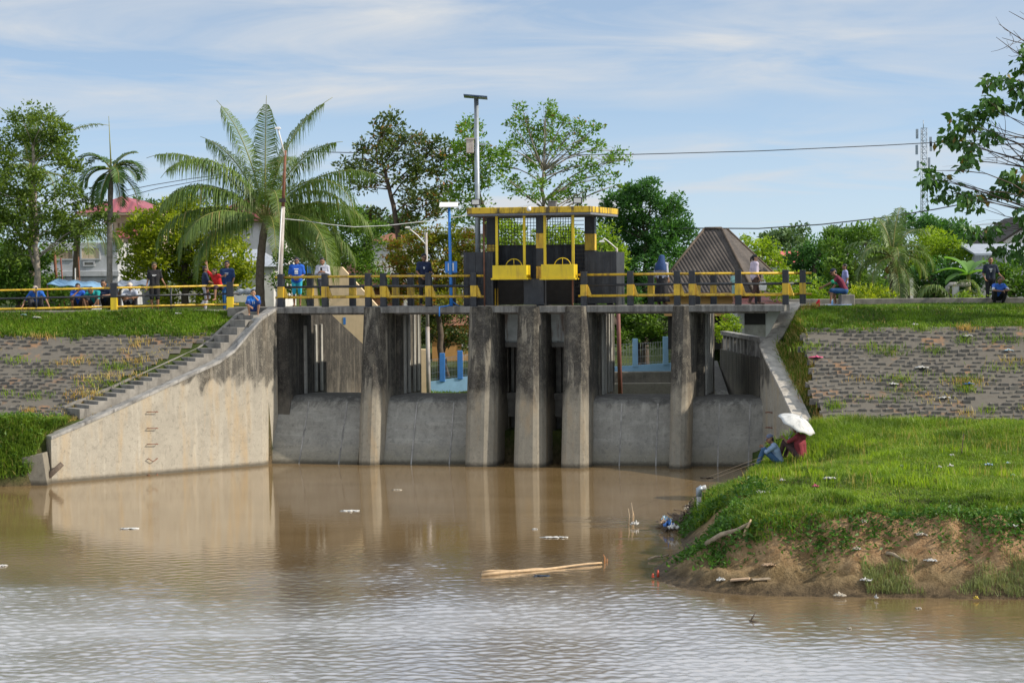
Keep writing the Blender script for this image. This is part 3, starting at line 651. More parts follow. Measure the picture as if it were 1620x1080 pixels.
pier(1063, 1097, 1058, 1090, -.70, 4.6, .16)
# spillways: crest rounded, face leaning down to the water
def spill(p0, p1, t0, t1):
    u0, u1 = du(p0, 625, .3), du(p1, 625, .3); v0, v1 = t0, t1
    prof = [(2.6, -1.2), (2.6, SILL-.02), (.75, SILL), (.52, SILL-.015), (.34, SILL-.07), (.20, SILL-.17)]
    loops = []
    for u, vt in ((u0, v0), (u1, v1)):
        l = [(u, v, z) for v, z in prof]; l += [(u, .20+(vt-.20)*k, (SILL-.17)*(1-k)) for k in (.33, .66, 1.0)] + [(u, vt-.25, -1.2)]; loops.append(l)
    mb = MB(); mb.loft(loops); o = mb.build('spillway', MAT['spill'], weir)
    for k in ((.38, .80) if u1-u0 > 2.0 else (.5,)):
        u = u0+(u1-u0)*k; vt = v0+(v1-v0)*k; s = .022; mj = MB()                # pale construction joints standing a hair proud
        mj.hexa([(u-s, vt, 0), (u+s, vt, 0), (u+s, vt+.05, 0), (u-s, vt+.05, 0), (u-s+.06, .197, SILL-.165), (u+s+.06, .197, SILL-.165), (u+s+.06, .25, SILL-.165), (u-s+.06, .25, SILL-.165)])
        mj.v = [(x, y-.004, z) for x, y, z in mj.v]; mj.build('joint', MAT['wingtop'], o)
spill(433, 577, toe(425, 733)-.02, toe(572, 734)); spill(606, 744, toe(600, 734), toe(737, 734)); spill(930, 1066, toe(930, 736), toe(1060, 737)); spill(1092, 1207, toe(1090, 737), toe(1200, 738))
# left abutment: block at the face and the side wall that runs back upstream and steps down
ua = du(457, 560)
mb = MB(); mb.box(UL-.02, ua, .0, 2.4, -1.2, DZ-.203)
zb = 3.3
mb.loft([[(ua-.45, 2.39, -1), (ua, 2.39, -1), (ua, 9.0, -1), (ua-.45, 9.0, -1)][:0] or [(ua-.5, 2.38, -1), (ua-.5, 3.6, -1), (ua-.5, 8.9, -1), (ua-.5, 8.9, zb), (ua-.5, 3.6, DZ-.02), (ua-.5, 2.38, DZ-.02)],
         [(ua-.003, 2.38, -1), (ua-.003, 3.6, -1), (ua-.003, 8.9, -1), (ua-.003, 8.9, zb), (ua-.003, 3.6, DZ-.02), (ua-.003, 2.38, DZ-.02)]])
for v in (1.5, 2.6, 3.2): mb.box(ua-.003, ua+.07, v, v+.17, SILL, DZ-.62, 1)
mb.build('abutment', [MAT['abut'], MAT['guide']], weir, .015)
# gates in the two narrow bays
def gate_bay(p0, p1):
    u0, u1 = du(p0, 560, .9)-.1, du(p1, 560, .9)+.1; g = MB()
    um = (u0+u1)/2; z0 = 3.78
    g.box(u0, u1, 1.10, 1.20, z0, DZ-.203); g.box(u0+.14, u1-.10, 1.06, 1.10, z0+.04, DZ-.24)
    o = g.build('gate_leaf', MAT['gate'], weir)
    d = MB(); d.box(u0, u1, 1.7, 1.8, -1.2, z0+.3)
    d.box(u0, u1, 1.02, 1.3, z0-.16, z0-.003)
    for k in (.30, .56, .82): u = u0+(u1-u0)*k; d.box(u-.045, u+.045, 1.5, 1.7, 2.15, z0+.2)
    d.box(u0, u1, 1.15, 1.7, 1.95, 2.16); d.box(u0, u1, 1.25, 1.7, 1.40, 1.95); d.box(u0, u1, 1.3, 1.7, .25, .40)
    d.build('gate_guide', MAT['dkgate'], weir)
    s = MB(); s.box(u0+.02, u0+.055, .93, .965, 1.9, DZ+.55); s.box(u0+.105, u0+.125, .93, .95, 3.5, DZ+.55); s.build('gate_stem', MAT['yellow'], weir)
gate_bay(787, 818); gate_bay(862, 893)
# front slab that closes the bays under the gatehouse
mb = MB(); mb.box(du(787, 490)-.1, du(893, 490)+.1, .55, 1.0, DZ-.26, DZ-.203); mb.build('bay_beam', MAT['deckc'], weir)

# ------------------------------------------------------------------ wing walls
def wall_along(mb, pts, th, base=-1.2, side=1, m=0):
    """pts: (x, y, ztop) in plan; thickness to one side"""
    n = len(pts); nor = []
    for i in range(n):
        a = Vector(pts[max(i-1, 0)][:2]); b = Vector(pts[min(i+1, n-1)][:2]); d = (b-a).normalized(); nor.append(Vector((d.y, -d.x))*side*th)
    loops = [[(p[0], p[1], base), (p[0]+q.x, p[1]+q.y, base), (p[0]+q.x, p[1]+q.y, p[2]), (p[0], p[1], p[2])] for p, q in zip(pts, nor)]
    mb.loft(loops, m)
def shifted(mb, o): mb.v = [(x-o.x, y-o.y, z-o.z) for x, y, z in mb.v]; return mb
ww = thing('wing_wall', 'tall sunlit concrete wing wall left of the weir, falling away beside the stairs', 'wing wall', (WL_E.x, WL_E.y, 0))
lwp = [(.0, 4.93), (.06, 4.62), (.13, 4.10), (.19, 3.66), (.26, 3.35), (.45, 2.82), (.70, 2.13), (.88, 1.66), (1.0, 1.36)]
LW = [(WL_S.x+(WL_E.x-WL_S.x)*s, WL_S.y+(WL_E.y-WL_S.y)*s, z) for s, z in lwp]
dlw = dam(UL, 0, 0); LW = [(dlw.x+.02, dlw.y-.02, 4.935)] + LW[1:]
mb = MB(); wall_along(mb, [(x, y, z-.10) for x, y, z in LW], .42, side=1); shifted(mb, Vector(ww.location)).build('wall_body', MAT['wing'], ww, .01)
mb = MB(); nrm = Vector((WLd.y, -WLd.x)); n3 = Vector((nrm.x, nrm.y, 0))
loops = [[Vector((x, y, z-.098))-n3*.03, Vector((x, y, z-.098))+n3*.46, Vector((x, y, z))+n3*.46, Vector((x, y, z))-n3*.03] for x, y, z in LW]
mb.loft(loops); shifted(mb, Vector(ww.location)).build('coping', MAT['wingtop'], ww, .012)
def on_wall(px, py):
    """point of the left wing wall's face seen at a pixel"""
    d = ray(px, py); n = Vector((-nrm.x, -nrm.y, 0)); p0 = Vector((WL_S.x, WL_S.y, 0)); return C0 + d*((p0-C0).dot(n)/d.dot(n))
for k, py in enumerate((651, 677, 702, 727, 752)):
    c = on_wall(240, py)-n3*.0; tx = Vector((WLd.x, WLd.y, 0)); q = MB(); dz = Vector((0, 0, .008))
    a, b = c-tx*.16, c+tx*.16
    pts = [a+n3*.05, a-n3*.09-dz, b-n3*.09+dz, b+n3*.05] if k < 3 else [a+n3*.05, a-n3*.08+dz*5, c-n3*.08-dz*6, b-n3*.08+dz*7, b+n3*.05]
    q.tube(pts, .014, 6); shifted(q, Vector(ww.location)).build('rung', MAT['rust'], ww)
wr = thing('wing_wall', 'grey concrete wing wall right of the weir with a pale sunlit sloping top', 'wing wall', (WR_K.x, WR_K.y, 0))
WRP = [(WR_T.x, WR_T.y, 4.90), (8.45, 59.62, 4.55), (8.0, 58.75, 3.95), (WR_K.x+.05, WR_K.y+.05, 3.62), (7.62, 57.1, 3.30), (7.72, 55.9, 2.82), (7.84, 54.5, 2.25), (WR_E.x, WR_E.y, 1.62)]
mb = MB(); wall_along(mb, WRP, .42, side=-1); shifted(mb, Vector(wr.location)).build('wall_body', MAT['wing'], wr, .02)
mb = MB()
loops = []
for i, p in enumerate(WRP):
    a = Vector(WRP[max(i-1, 0)][:2]); b = Vector(WRP[min(i+1, len(WRP)-1)][:2]); d = (b-a).normalized(); q = Vector((-d.y, d.x, 0))
    P = Vector(p); loops.append([P-q*.03+Vector((0, 0, .004)), P+q*.47+Vector((0, 0, .004)), P+q*.47+Vector((0, 0, .09)), P-q*.03+Vector((0, 0, .09))])
mb.loft(loops); shifted(mb, Vector(wr.location)).build('coping', MAT['pale'], wr, .012)
for py, yy in ((652, 56.3), (676, 56.3), (700, 56.3)):
    p = at(1212, py, yy); x = np.interp(yy, [55.9, 57.1], [7.72, 7.62]); q = MB()
    q.tube([(x+.05, yy+.2, p.z), (x-.14, yy+.2, p.z-.02), (x-.14, yy-.2, p.z+.02), (x+.05, yy-.2, p.z)], .018, 6); shifted(q, Vector(wr.location)).build('rung', MAT['rust'], wr)
# upstream right: retaining wall with a balustrade, and a broken ramp of concrete below it
uw = thing('retaining_wall', 'dark old retaining wall under the bridge end, topped by a concrete balustrade', 'retaining wall', (7.4, 62, 0))
A_, B_ = Vector((7.62, 58.4, 0)), Vector((7.24, 66.0, 0)); mb = MB()
wall_along(mb, [(A_.x, A_.y, 3.28), (B_.x, B_.y, 3.28)], .4, 0.0, 1); shifted(mb, Vector(uw.location)).build('wall_body', MAT['oldwall'], uw)
mb = MB(); mb.bar(A_+Vector((.15, 0, 3.84)), B_+Vector((.15, 0, 3.84)), .26, .13); shifted(mb, Vector(uw.location)).build('rail', MAT['wingtop'], uw)
for i in range(11):
    p = A_.lerp(B_, (i+.5)/11); mb = MB(); mb.box(p.x+.06, p.x+.24, p.y-.16, p.y+.16, 3.282, 3.774); shifted(mb, Vector(uw.location)).build('baluster', MAT['wingtop'], uw)
rb = thing('concrete_ramp', 'broken sloping concrete slab behind the right end of the weir', 'ramp', (6.8, 64, 1))
mb = MB(); mb.loft([[(6.3, 62.0, .9), (7.2, 62.0, .9), (7.2, 62.0, 1.6), (6.9, 62.0, 1.6)], [(6.2, 66.5, .9), (7.2, 66.5, .9), (7.2, 66.5, 2.85), (6.6, 66.5, 2.85)]]); shifted(mb, Vector(rb.location)).build('slab', MAT['spill'], rb)
# wall under the fence
lw = thing('retaining_wall', 'low mossy retaining wall below the blue fence seen through the right spillway', 'retaining wall', (5, 73, 0))
mb = MB(); a = at(940, 600, 73); b = at(1150, 600, 73); mb.box(a.x-1, b.x, 73, 73.4, .3, 1.72); mb.box(a.x-1, b.x, 73.6, 74.2, .3, 2.12); shifted(mb, Vector(lw.location)).build('wall_body', MAT['oldwall'], lw, .03)

# ------------------------------------------------------------------ stairs on the left bank
st = thing('concrete_stairs', 'grey concrete stairs climbing the left bank beside the wing wall', 'stairs', (WL_S.x, WL_S.y, 0))
nst = 21; smb = MB(); tx = Vector((WLd.x, WLd.y, 0)); base = Vector((WL_S.x, WL_S.y, 0))
sz = lambda s: float(np.interp(s, [0, .4, 1.47, 2, 3.5, 5.4, 6.8], [4.82, 4.66, 3.86, 3.60, 3.06, 2.40, 1.95]))
s0 = .15
for i in range(nst):
    sa = s0+i*.305; sb = sa+.33; zt = sz(sa)-.06
    P = [base+tx*sa+n3*.40, base+tx*sb+n3*.40, base+tx*sb+n3*1.28, base+tx*sa+n3*1.28]
    smb.hexa([(p.x, p.y, 1.2) for p in P]+[(p.x, p.y, zt) for p in P])
shifted(smb, Vector(st.location)).build('steps', MAT['stair'], st, .012)
kmb = MB(); loops = []
for s in (0, .4, 1.0, 1.47, 2.0, 2.8, 3.5, 5.4, 6.6):
    p = base+tx*s; z = sz(s)+.09; loops.append([p+n3*1.283+Vector((0, 0, 1.2)), p+n3*1.50+Vector((0, 0, 1.2)), p+n3*1.50+Vector((0, 0, z)), p+n3*1.283+Vector((0, 0, z))])
kmb.loft(loops); shifted(kmb, Vector(st.location)).build('kerb', MAT['stair'], st, .02)
lm = MB(); p = dam(UL, 1.2, 0); lm.prism([(p.x-1.9, p.y-.6), (p.x-.05, p.y-.9), (p.x+.1, p.y+1.4), (p.x-1.9, p.y+1.4)], 4.5, 4.925); shifted(lm, Vector(st.location)).build('landing', MAT['stair'], st, .02)

# ------------------------------------------------------------------ railings on the deck
def rail_post(parent, u, v, base=DZ, out=-1, bracket=True):
    b, y = MB(), MB(); w_, d_ = .095, .10
    b.box(u-w_, u+w_, v-d_, v+d_, base, base+1.06)
    o = b.build('post', MAT['black'], parent, .012)
    y.box(u-w_-.004, u+w_+.004, v-d_-.004, v+d_+.004, base+.302, base+.653)
    if bracket:
        y.hexa([(u+w_+.005, v-.05, base+.33), (u+w_+.16, v-.05, base+.26), (u+w_+.16, v+.05, base+.26), (u+w_+.005, v+.05, base+.33),
                (u+w_+.005, v-.05, base+.653), (u+w_+.03, v-.05, base+.653), (u+w_+.03, v+.05, base+.653), (u+w_+.005, v+.05, base+.653)])
    y.build('yellow_band', MAT['yellow'], o, .008)
def railing(label, pxs, v, p_end0, p_end1, group='pipe railings on the weir deck', brk=True):
    us = [du(p, 470, v) for p in pxs]; u0, u1 = du(p_end0, 470, v), du(p_end1, 470, v)
    c = dam((u0+u1)/2, v, DZ); r = thing('railing', label, 'railing', DC, -YAW, group)
    for u in us: rail_post(r, u, v, bracket=brk)
    for z, m, rad in ((.955, 'yellow', .038), (.635, 'black', .036), (.305, 'yellow', .038)):
        q = MB(); q.tube([(u0, v, DZ+z), ((u0+u1)/2, v, DZ+z+.01), (u1, v, DZ+z)], rad, 10, 0); q.build('rail', MAT[m], r)
        f = MB()
        for u in us: f.tube([(u-.14, v, DZ+z), (u+.14, v, DZ+z)], rad+.008, 10)
    return r
railing('yellow and black pipe railing along the front of the deck, left of the gatehouse', (445, 514.5, 583, 607, 678.5, 750), .12, 436, 765)
railing('yellow and black pipe railing along the front of the deck, right of the gatehouse', (924, 997.5, 1071.5, 1095, 1168, 1243), .12, 915, 1256)
railing('rear pipe railing of the deck behind the two men left of the gatehouse', (491, 558, 626, 650, 716), 2.2, 446, 735, brk=False)
railing('rear pipe railing of the deck behind the women right of the gatehouse', (965, 1030, 1103, 1129, 1199, 1270), 2.2, 955, 1284, brk=False)

# ------------------------------------------------------------------ gatehouse
gh = thing('gatehouse', 'yellow and black gatehouse with a flat stained roof standing on the middle of the weir', 'gatehouse', DC, -YAW)
def gp(px, py, v): return duz(px, py, v)
zt, zbm = gp(800, 328, -.25)[1], gp(800, 340, -.25)[1]
ra, rb_ = du(738, 334, -.25), du(934, 334, -.25); rc = du(975, 334, 2.3)
plan = [(ra, -.25), (rb_, -.25), (rc, 2.3), (rc, 2.7), (ra-.1, 2.7)]
mb = MB(); mb.prism(plan, zbm+.05, zt); mb.build('roof_slab', MAT['fascia'], gh, .015)
mb = MB(); mb.prism([(x*.995+.005, v_+.03*(1 if v_ < 0 else -1)) for x, v_ in plan], zbm-.02, zbm+.047); mb.build('soffit', MAT['slab'], gh)
def column(px0, px1, v, d, bands):
    u0, u1 = du(px0, 400, v), du(px1, 400, v); z = DZ; i = 0
    par = None
    for a, b, m in bands:
        q = MB(); q.box(u0+i*.001, u1-i*.001, v+i*.001, v+d-i*.001, a, b); o = q.build('column' if par is None else 'band', MAT[m], gh if par is None else par, .008)
        if par is None: par = o
zz_ = lambda py, v=.3: gp(850, py, v)[1]
zr = zbm-.022
column(848, 861, .3, .3, [(DZ, zz_(443), 'black'), (zz_(443)+.002, zz_(421), 'yellow'), (zz_(421)+.002, zz_(393), 'black'), (zz_(393)+.002, zz_(369), 'yellow'), (zz_(369)+.002, zr, 'black')])
column(925, 941, 1.9, .34, [(DZ, zz_(396), 'black'), (zz_(396)+.002, zz_(369), 'yellow'), (zz_(369)+.002, zr, 'black')])
column(770, 786, 1.9, .34, [(DZ, zz_(396), 'black'), (zz_(396)+.002, zz_(385), 'yellow'), (zz_(385)+.002, zr, 'black')])
# walls of blackened sheet
def panel(px0, px1, v, y0, y1, m, name='wall_panel', d=.06, ribs=True):
    u0, u1 = du(px0, 440, v), du(px1, 440, v); z0, z1 = gp(px0, y0, v)[1], gp(px0, y1, v)[1]; q = MB(); q.box(u0, u1, v, v+d, z0, z1)
    if ribs:
        u = u0+.1
        while u < u1-.05: q.box(u, u+.045, v-.014, v, z0+.02, z1-.02); u += .24
    q.build(name, MAT[m], gh, .004); return u0, u1, z0, z1
zd = 480
panel(733.5, 780, .45, 483, 399, 'panel'); panel(925, 975.5, .9, 480, 398, 'panel')
panel(778, 930, 2.2, 480, 388, 'panel')
mb = MB(); mb.box(du(975, 440, .9)-.05, du(975, 440, .9), .97, 2.6, DZ, gp(975, 398, .9)[1]); mb.build('wall_panel', MAT['panel'], gh)
mb = MB(); mb.box(du(733.5, 440, .45), du(733.5, 440, .45)+.05, .52, 2.6, DZ, gp(735, 399, .45)[1]); mb.build('wall_panel', MAT['panel'], gh)
panel(828.5, 860, .2, 482, 441, 'black', 'front_panel', .08, False)
panel(862, 905, 1.2, 482, 420, 'hdark', 'opening_shade', .05, False); panel(787, 828, 1.2, 482, 420, 'hdark', 'opening_shade', .05, False)  # near-black sheets painted in for the dark openings below the hoist boxes
# mesh screens at the back, ladder-like louvres at the sides
def screen(px0, px1, v, y0, y1, sx, sy, name, wx=.012):
    u0, u1 = du(px0, 370, v), du(px1, 370, v); z0, z1 = gp(px0, y0, v)[1], gp(px0, y1, v)[1]; q = MB()
    u = u0
    while u <= u1+1e-6: q.box(u-wx/2, u+wx/2, v, v+wx, z0, z1); u += sx
    z = z0
    while z <= z1+1e-6: q.box(u0, u1, v-wx, v-.001, z-wx/2, z+wx/2); z += sy
    q.build(name, MAT['wire'], gh)
screen(789, 850, 2.1, 389, 341, .105, .105, 'mesh_screen', .016); screen(862, 908, 2.1, 389, 341, .085, .085, 'mesh_screen', .016)
screen(764, 784, 1.0, 480, 341, .38, .105, 'side_screen', .016); screen(908, 924, 1.0, 480, 341, .40, .13, 'ladder', .022)
for px in (786, 829.5, 862, 906.5):
    v = .1; u = du(px, 380, v); q = MB(); q.box(u-.04, u+.04, v-.03, v+.03, gp(px, 422, v)[1], zr); q.build('guide_post', MAT['byellow'], gh, .006)
def hood(p0, p1, y0, y1, pw):
    v0, v1 = -.28, .32; u0, u1 = du(p0, 430, v0), du(p1, 430, v0); z1, z0 = gp(p0, y0, v0)[1], gp(p0, y1, v0)[1]
    q = MB(); t_ = .02
    q.box(u0, u1, v0, v0+t_, z0, z1); q.box(u0, u0+t_, v0+t_, v1, z0, z1); q.box(u1-t_, u1, v0+t_, v1, z0, z1); q.box(u0, u1, v1, v1+t_, z0, z1)
    q.box(u0-.045, u1+.045, v0-.045, v1+.045, z0-.05, z0-.002); q.box(u0+.1, u1-.1, v0+t_+.05, v1-.05, z0, z1-.15)
    o = q.build('hoist_box', MAT['byellow'], gh, .006)
    c = Vector((du(pw, 420, .05), .05, z1-.06)); rr = .26; q = MB()
    q.tube([c+Vector((rr*math.cos(a_), 0, rr*math.sin(a_))) for a_ in np.linspace(0, 2*math.pi, 25)], .014, 6)
    for a_ in (math.pi/2, math.pi*7/6, math.pi*11/6): q.tube([c, c+Vector((rr*math.cos(a_), 0, rr*math.sin(a_)))], .012, 6)
    q.build('handwheel', MAT['byellow'], o)
hood(779, 833, 420, 440, 813); hood(856, 908, 418.5, 440, 890)
q = MB(); 
for px in (905.5, 766): u = du(px, 440, .35); q.box(u-.02, u+.02, .35, .39, DZ, zr)
q.build('corner_post', MAT['rust'], gh)
# things fixed on the roof and beside it
def floodlight(px, label):
    u = du(px, 326, -.1); p = dam(u, -.1, zt); f = thing('floodlight', label, 'floodlight', p, -YAW, 'small floodlights on the gatehouse roof')
    q = MB(); q.box(-.14, .14, -.05, .03, .08, .28); q.build('housing', MAT['black'], f, .01)
    q = MB(); q.box(-.11, .11, -.056, -.051, .11, .25); q.build('lens', MAT['white'], f); q = MB(); q.bar((0, 0, .0), (0, 0, .09), .05); q.build('bracket', MAT['black'], f)
floodlight(753, 'small black floodlight on the left end of the gatehouse roof, by the tall pole'); floodlight(914, 'small black floodlight with white lens on the right part of the gatehouse roof')
p = dam(du(874, 326, .4), .4, zt); q = MB(); q.box(-.13, .13, -.1, .1, 0, .17); q.box(-.15, .15, -.12, .12, .172, .2); o = q.build('equipment_box', MAT['slab'], None, .01); o.location = p; o.rotation_euler = (0, 0, -YAW); tag(o, 'small blue-grey box on top of the gatehouse roof, right of its middle', 'box')
p = dam(du(837, 332, -.3), -.27, gp(837, 331, -.27)[1]); cm = thing('security_camera', 'small white dome camera on the stained fascia of the gatehouse', 'camera', p, -YAW)
q = MB(); q.ball((0, -.06, 0), .075); q.build('dome', MAT['white'], cm); q = MB(); q.box(-.05, .05, -.04, .02, .03, .1); q.build('mount', MAT['white'], cm)

# ------------------------------------------------------------------ lamp posts and poles
def pole_mesh(a, b, r0, r1, n=10): q = MB(); q.tube([a, b], [r0, r1], n); return q
P0 = at(757, 480, 61.4); P0.z = DZ; P1 = at(753.5, 156, 61.4)
tl = thing('solar_lamp_post', 'very tall grey pole with a flat solar panel on top, behind the gatehouse', 'lamp post', P0); d = P1-P0
pole_mesh((0, 0, -.02), d, .095, .075).build('pole', MAT['steel'], tl)
q = MB(); q.hexa([d+Vector(v) for v in ((-.40, -.5, .06), (.36, -.5, -.01), (.36, .4, -.01), (-.40, .4, .06), (-.40, -.5, .10), (.36, -.5, .03), (.36, .4, .03), (-.40, .4, .10))]); q.build('solar_panel', MAT['solar'], tl)
pz = at(744, 231, 61.4)-P0; q = MB(); q.box(pz.x-.13, pz.x+.11, pz.y-.13, pz.y+.13, pz.z-.23, pz.z+.19); q.build('battery_box', MAT['greypole'], tl, .015); q = MB(); q.box(pz.x-.16, pz.x+.14, pz.y-.16, pz.y+.16, pz.z+.192, pz.z+.25); q.build('box_lid', MAT['greypole'], tl)
q = MB(); q.bar((pz.x+.1, 0, pz.z+.05), (.25, 0, pz.z+.05), .05); q.build('bracket', MAT['steel'], tl)
P0 = at(714, 484, 59.6); P0.z = DZ; P1 = at(710.5, 326, 59.6); d = P1-P0
bl = thing('solar_lamp_post', 'bright blue lamp post with a small solar panel and blue cabinet', 'lamp post', P0)
pole_mesh((0, 0, 0), d, .055, .042).build('pole', MAT['bluepole'], bl)
q = MB(); q.hexa([d+Vector(v) for v in ((-.30, -.30, -.05), (.28, -.30, -.05), (.28, .25, .10), (-.30, .25, .10), (-.30, -.30, -.02), (.28, -.30, -.02), (.28, .25, .13), (-.30, .25, .13))]); q.build('solar_panel', MAT['white'], bl)
pz = at(713, 422, 59.6)-P0; q = MB(); q.box(pz.x-.18, pz.x+.20, .06, .22, pz.z-.19, pz.z+.17); o = q.build('cabinet', MAT['bluepole'], bl, .01)
for dx in (-.09, .05): q = MB(); q.box(pz.x+dx, pz.x+dx+.05, .05, .0595, pz.z-.13, pz.z+.12); q.build('lamp_strip', MAT['white'], o)
q = MB(); q.tube([(0, 0, .06), (-.12, -.1, .02), (-.36, -.42, -.015), (-.36, -.46, -.30)], .022, 6); q.tube([(0, 0, .18), (.25, .1, .0)], .018, 6); q.build('stay', MAT['bluepole'], bl)
def arm_lamp(base, top, label, m, arm=None, rad=(.06, .045), seg=None):
    o = thing('lamp_post', label, 'lamp post', base); d = top-base; q = MB()
    if seg: q.tube([Vector((0, 0, 0)), d*seg], [rad[0], (rad[0]+rad[1])/2], 10); q.build('pole', MAT[m[0]], o); q = MB(); q.tube([d*(seg-.01), d], [rad[1]*1.1, rad[1]*.8], 10); q.build('upper_pole', MAT[m[1]], o)
    else: q.tube([Vector((0, 0, 0)), d], list(rad), 10); q.build('pole', MAT[m[0]], o)
    if arm:
        q = MB(); q.tube([a-base for a in arm], .026, 7); ao = q.build('lamp_arm', MAT['white'], o)
        e = arm[-1]-base; k = (arm[-1]-arm[-2]).normalized(); q = MB(); q.loft([[e+Vector((x*.11, y*.05, -.03)) for x, y in ((-1, -1), (1, -1), (1, 1), (-1, 1))], [e+Vector((x*.07, y*.04, .04)) for x, y in ((-1, -1), (1, -1), (1, 1), (-1, 1))]]); q.build('lamp_head', MAT['white'], ao, .008)
    return o
b_ = at(441, 486, 61.0); b_.z = DZ
L = arm_lamp(b_, at(451.5, 238, 61.0), 'leaning rusty street lamp pole in front of the coconut palm', ('greypole', 'rust'), [at(450.5, 248, 61), at(446, 228, 60.8), at(439.5, 203, 60.5)], (.085, .05), .64)
q = MB(); c = at(447, 317, 61)-b_; q.box(c.x-.10, c.x+.10, c.y-.1, c.y+.1, c.z-.06, c.z+.06); q.build('clamp', MAT['hdark'], L)
q = MB(); q.tube([at(437, 486, 60.9)-b_, at(446, 330, 60.9)-b_], .02, 6); q.build('conduit', MAT['white'], L)
b_ = at(678, 608, 70); b_.z = 1.2
arm_lamp(b_, at(674, 368, 70), 'pale thin lamp pole rising behind the weir with a short white arm', ('greypole', 'greypole'), [at(674.5, 388, 70), at(660, 372, 69.8), at(645, 360, 69.5)], (.085, .06), .45)
b_ = at(981, 560, 69); b_.z = 1.5
arm_lamp(b_, at(975.5, 392, 69), 'faded red lamp pole right of the gatehouse with a white hooked arm', ('redpole', 'greypole'), [at(976, 394, 69), at(966, 385, 68.8), at(956, 377, 68.6), at(952, 382, 68.6)], (.085, .055), .72)

# ------------------------------------------------------------------ railing of the left bank
br = thing('bank_railing', 'long black and yellow pipe railing along the top of the left bank', 'railing', at(181, 495, 61.9))
o0 = Vector(br.location); z0 = o0.z
def bpost(px, Y, w_, h_, two):
    p = at(px, 495, Y)-o0; b = MB()
    if two:
        b.box(p.x-w_, p.x+w_, p.y-w_, p.y+w_, .50, h_); o = b.build('post', MAT['black'], br, .012)
        y = MB(); y.box(p.x-w_, p.x+w_, p.y-w_, p.y+w_, -.3, .498); y.build('yellow_band', MAT['byellow'], o, .012)
    else: b.tube([(p.x, p.y, -.2), (p.x, p.y, h_)], w_, 8); b.build('post', MAT['black'], br)
for px in (181, 364.5): bpost(px, 61.9, .105, .98, True)
for px in (58, 271): bpost(px, 61.9, .032, .86, False)
for px, two in ((-130, 1), (-330, 1), (-60, 0), (-240, 0)): bpost(px, 61.9, .105 if two else .032, .98 if two else .86, two)
for dy, m in ((.77, 'yellow'), (.50, 'black'), (.16, 'yellow')):
    a = at(-400, 495, 61.9)-o0; b = at(378, 495, 61.9)-o0; q = MB(); sl_ = .10
    q.tube([(a.x, a.y, dy-sl_*1.2), (b.x, b.y, dy+.10)], .034, 8); q.build('rail', MAT[m], br)
q = MB(); a = at(-400, 495, 61.75); b = at(372, 495, 61.75); q.box(a.x, b.x, 61.65, 62.0, 4.55, 4.86); o = q.build('kerb', MAT['stair'], None, .02); tag(o, 'low concrete kerb under the left bank railing', 'kerb')
q = MB(); q.box(9.3, 30, 63.6, 63.9, 4.6, 5.02); o = q.build('kerb', MAT['stair'], None, .02); tag(o, 'long low concrete kerb behind the grass on the right bank', 'kerb')
lb = thing('concrete_block', 'low concrete block with a dark end beside the man in maroon', 'concrete block', at(1300, 492, 61.5))
p = Vector(lb.location); q = MB(); q.box(-1.15, .25, -.3, .6, -.4, .22); q.build('block', MAT['stair'], lb, .03); q = MB(); q.box(.253, .62, -.32, .62, -.3, .20); q.build('end_block', MAT['black'], lb, .03)
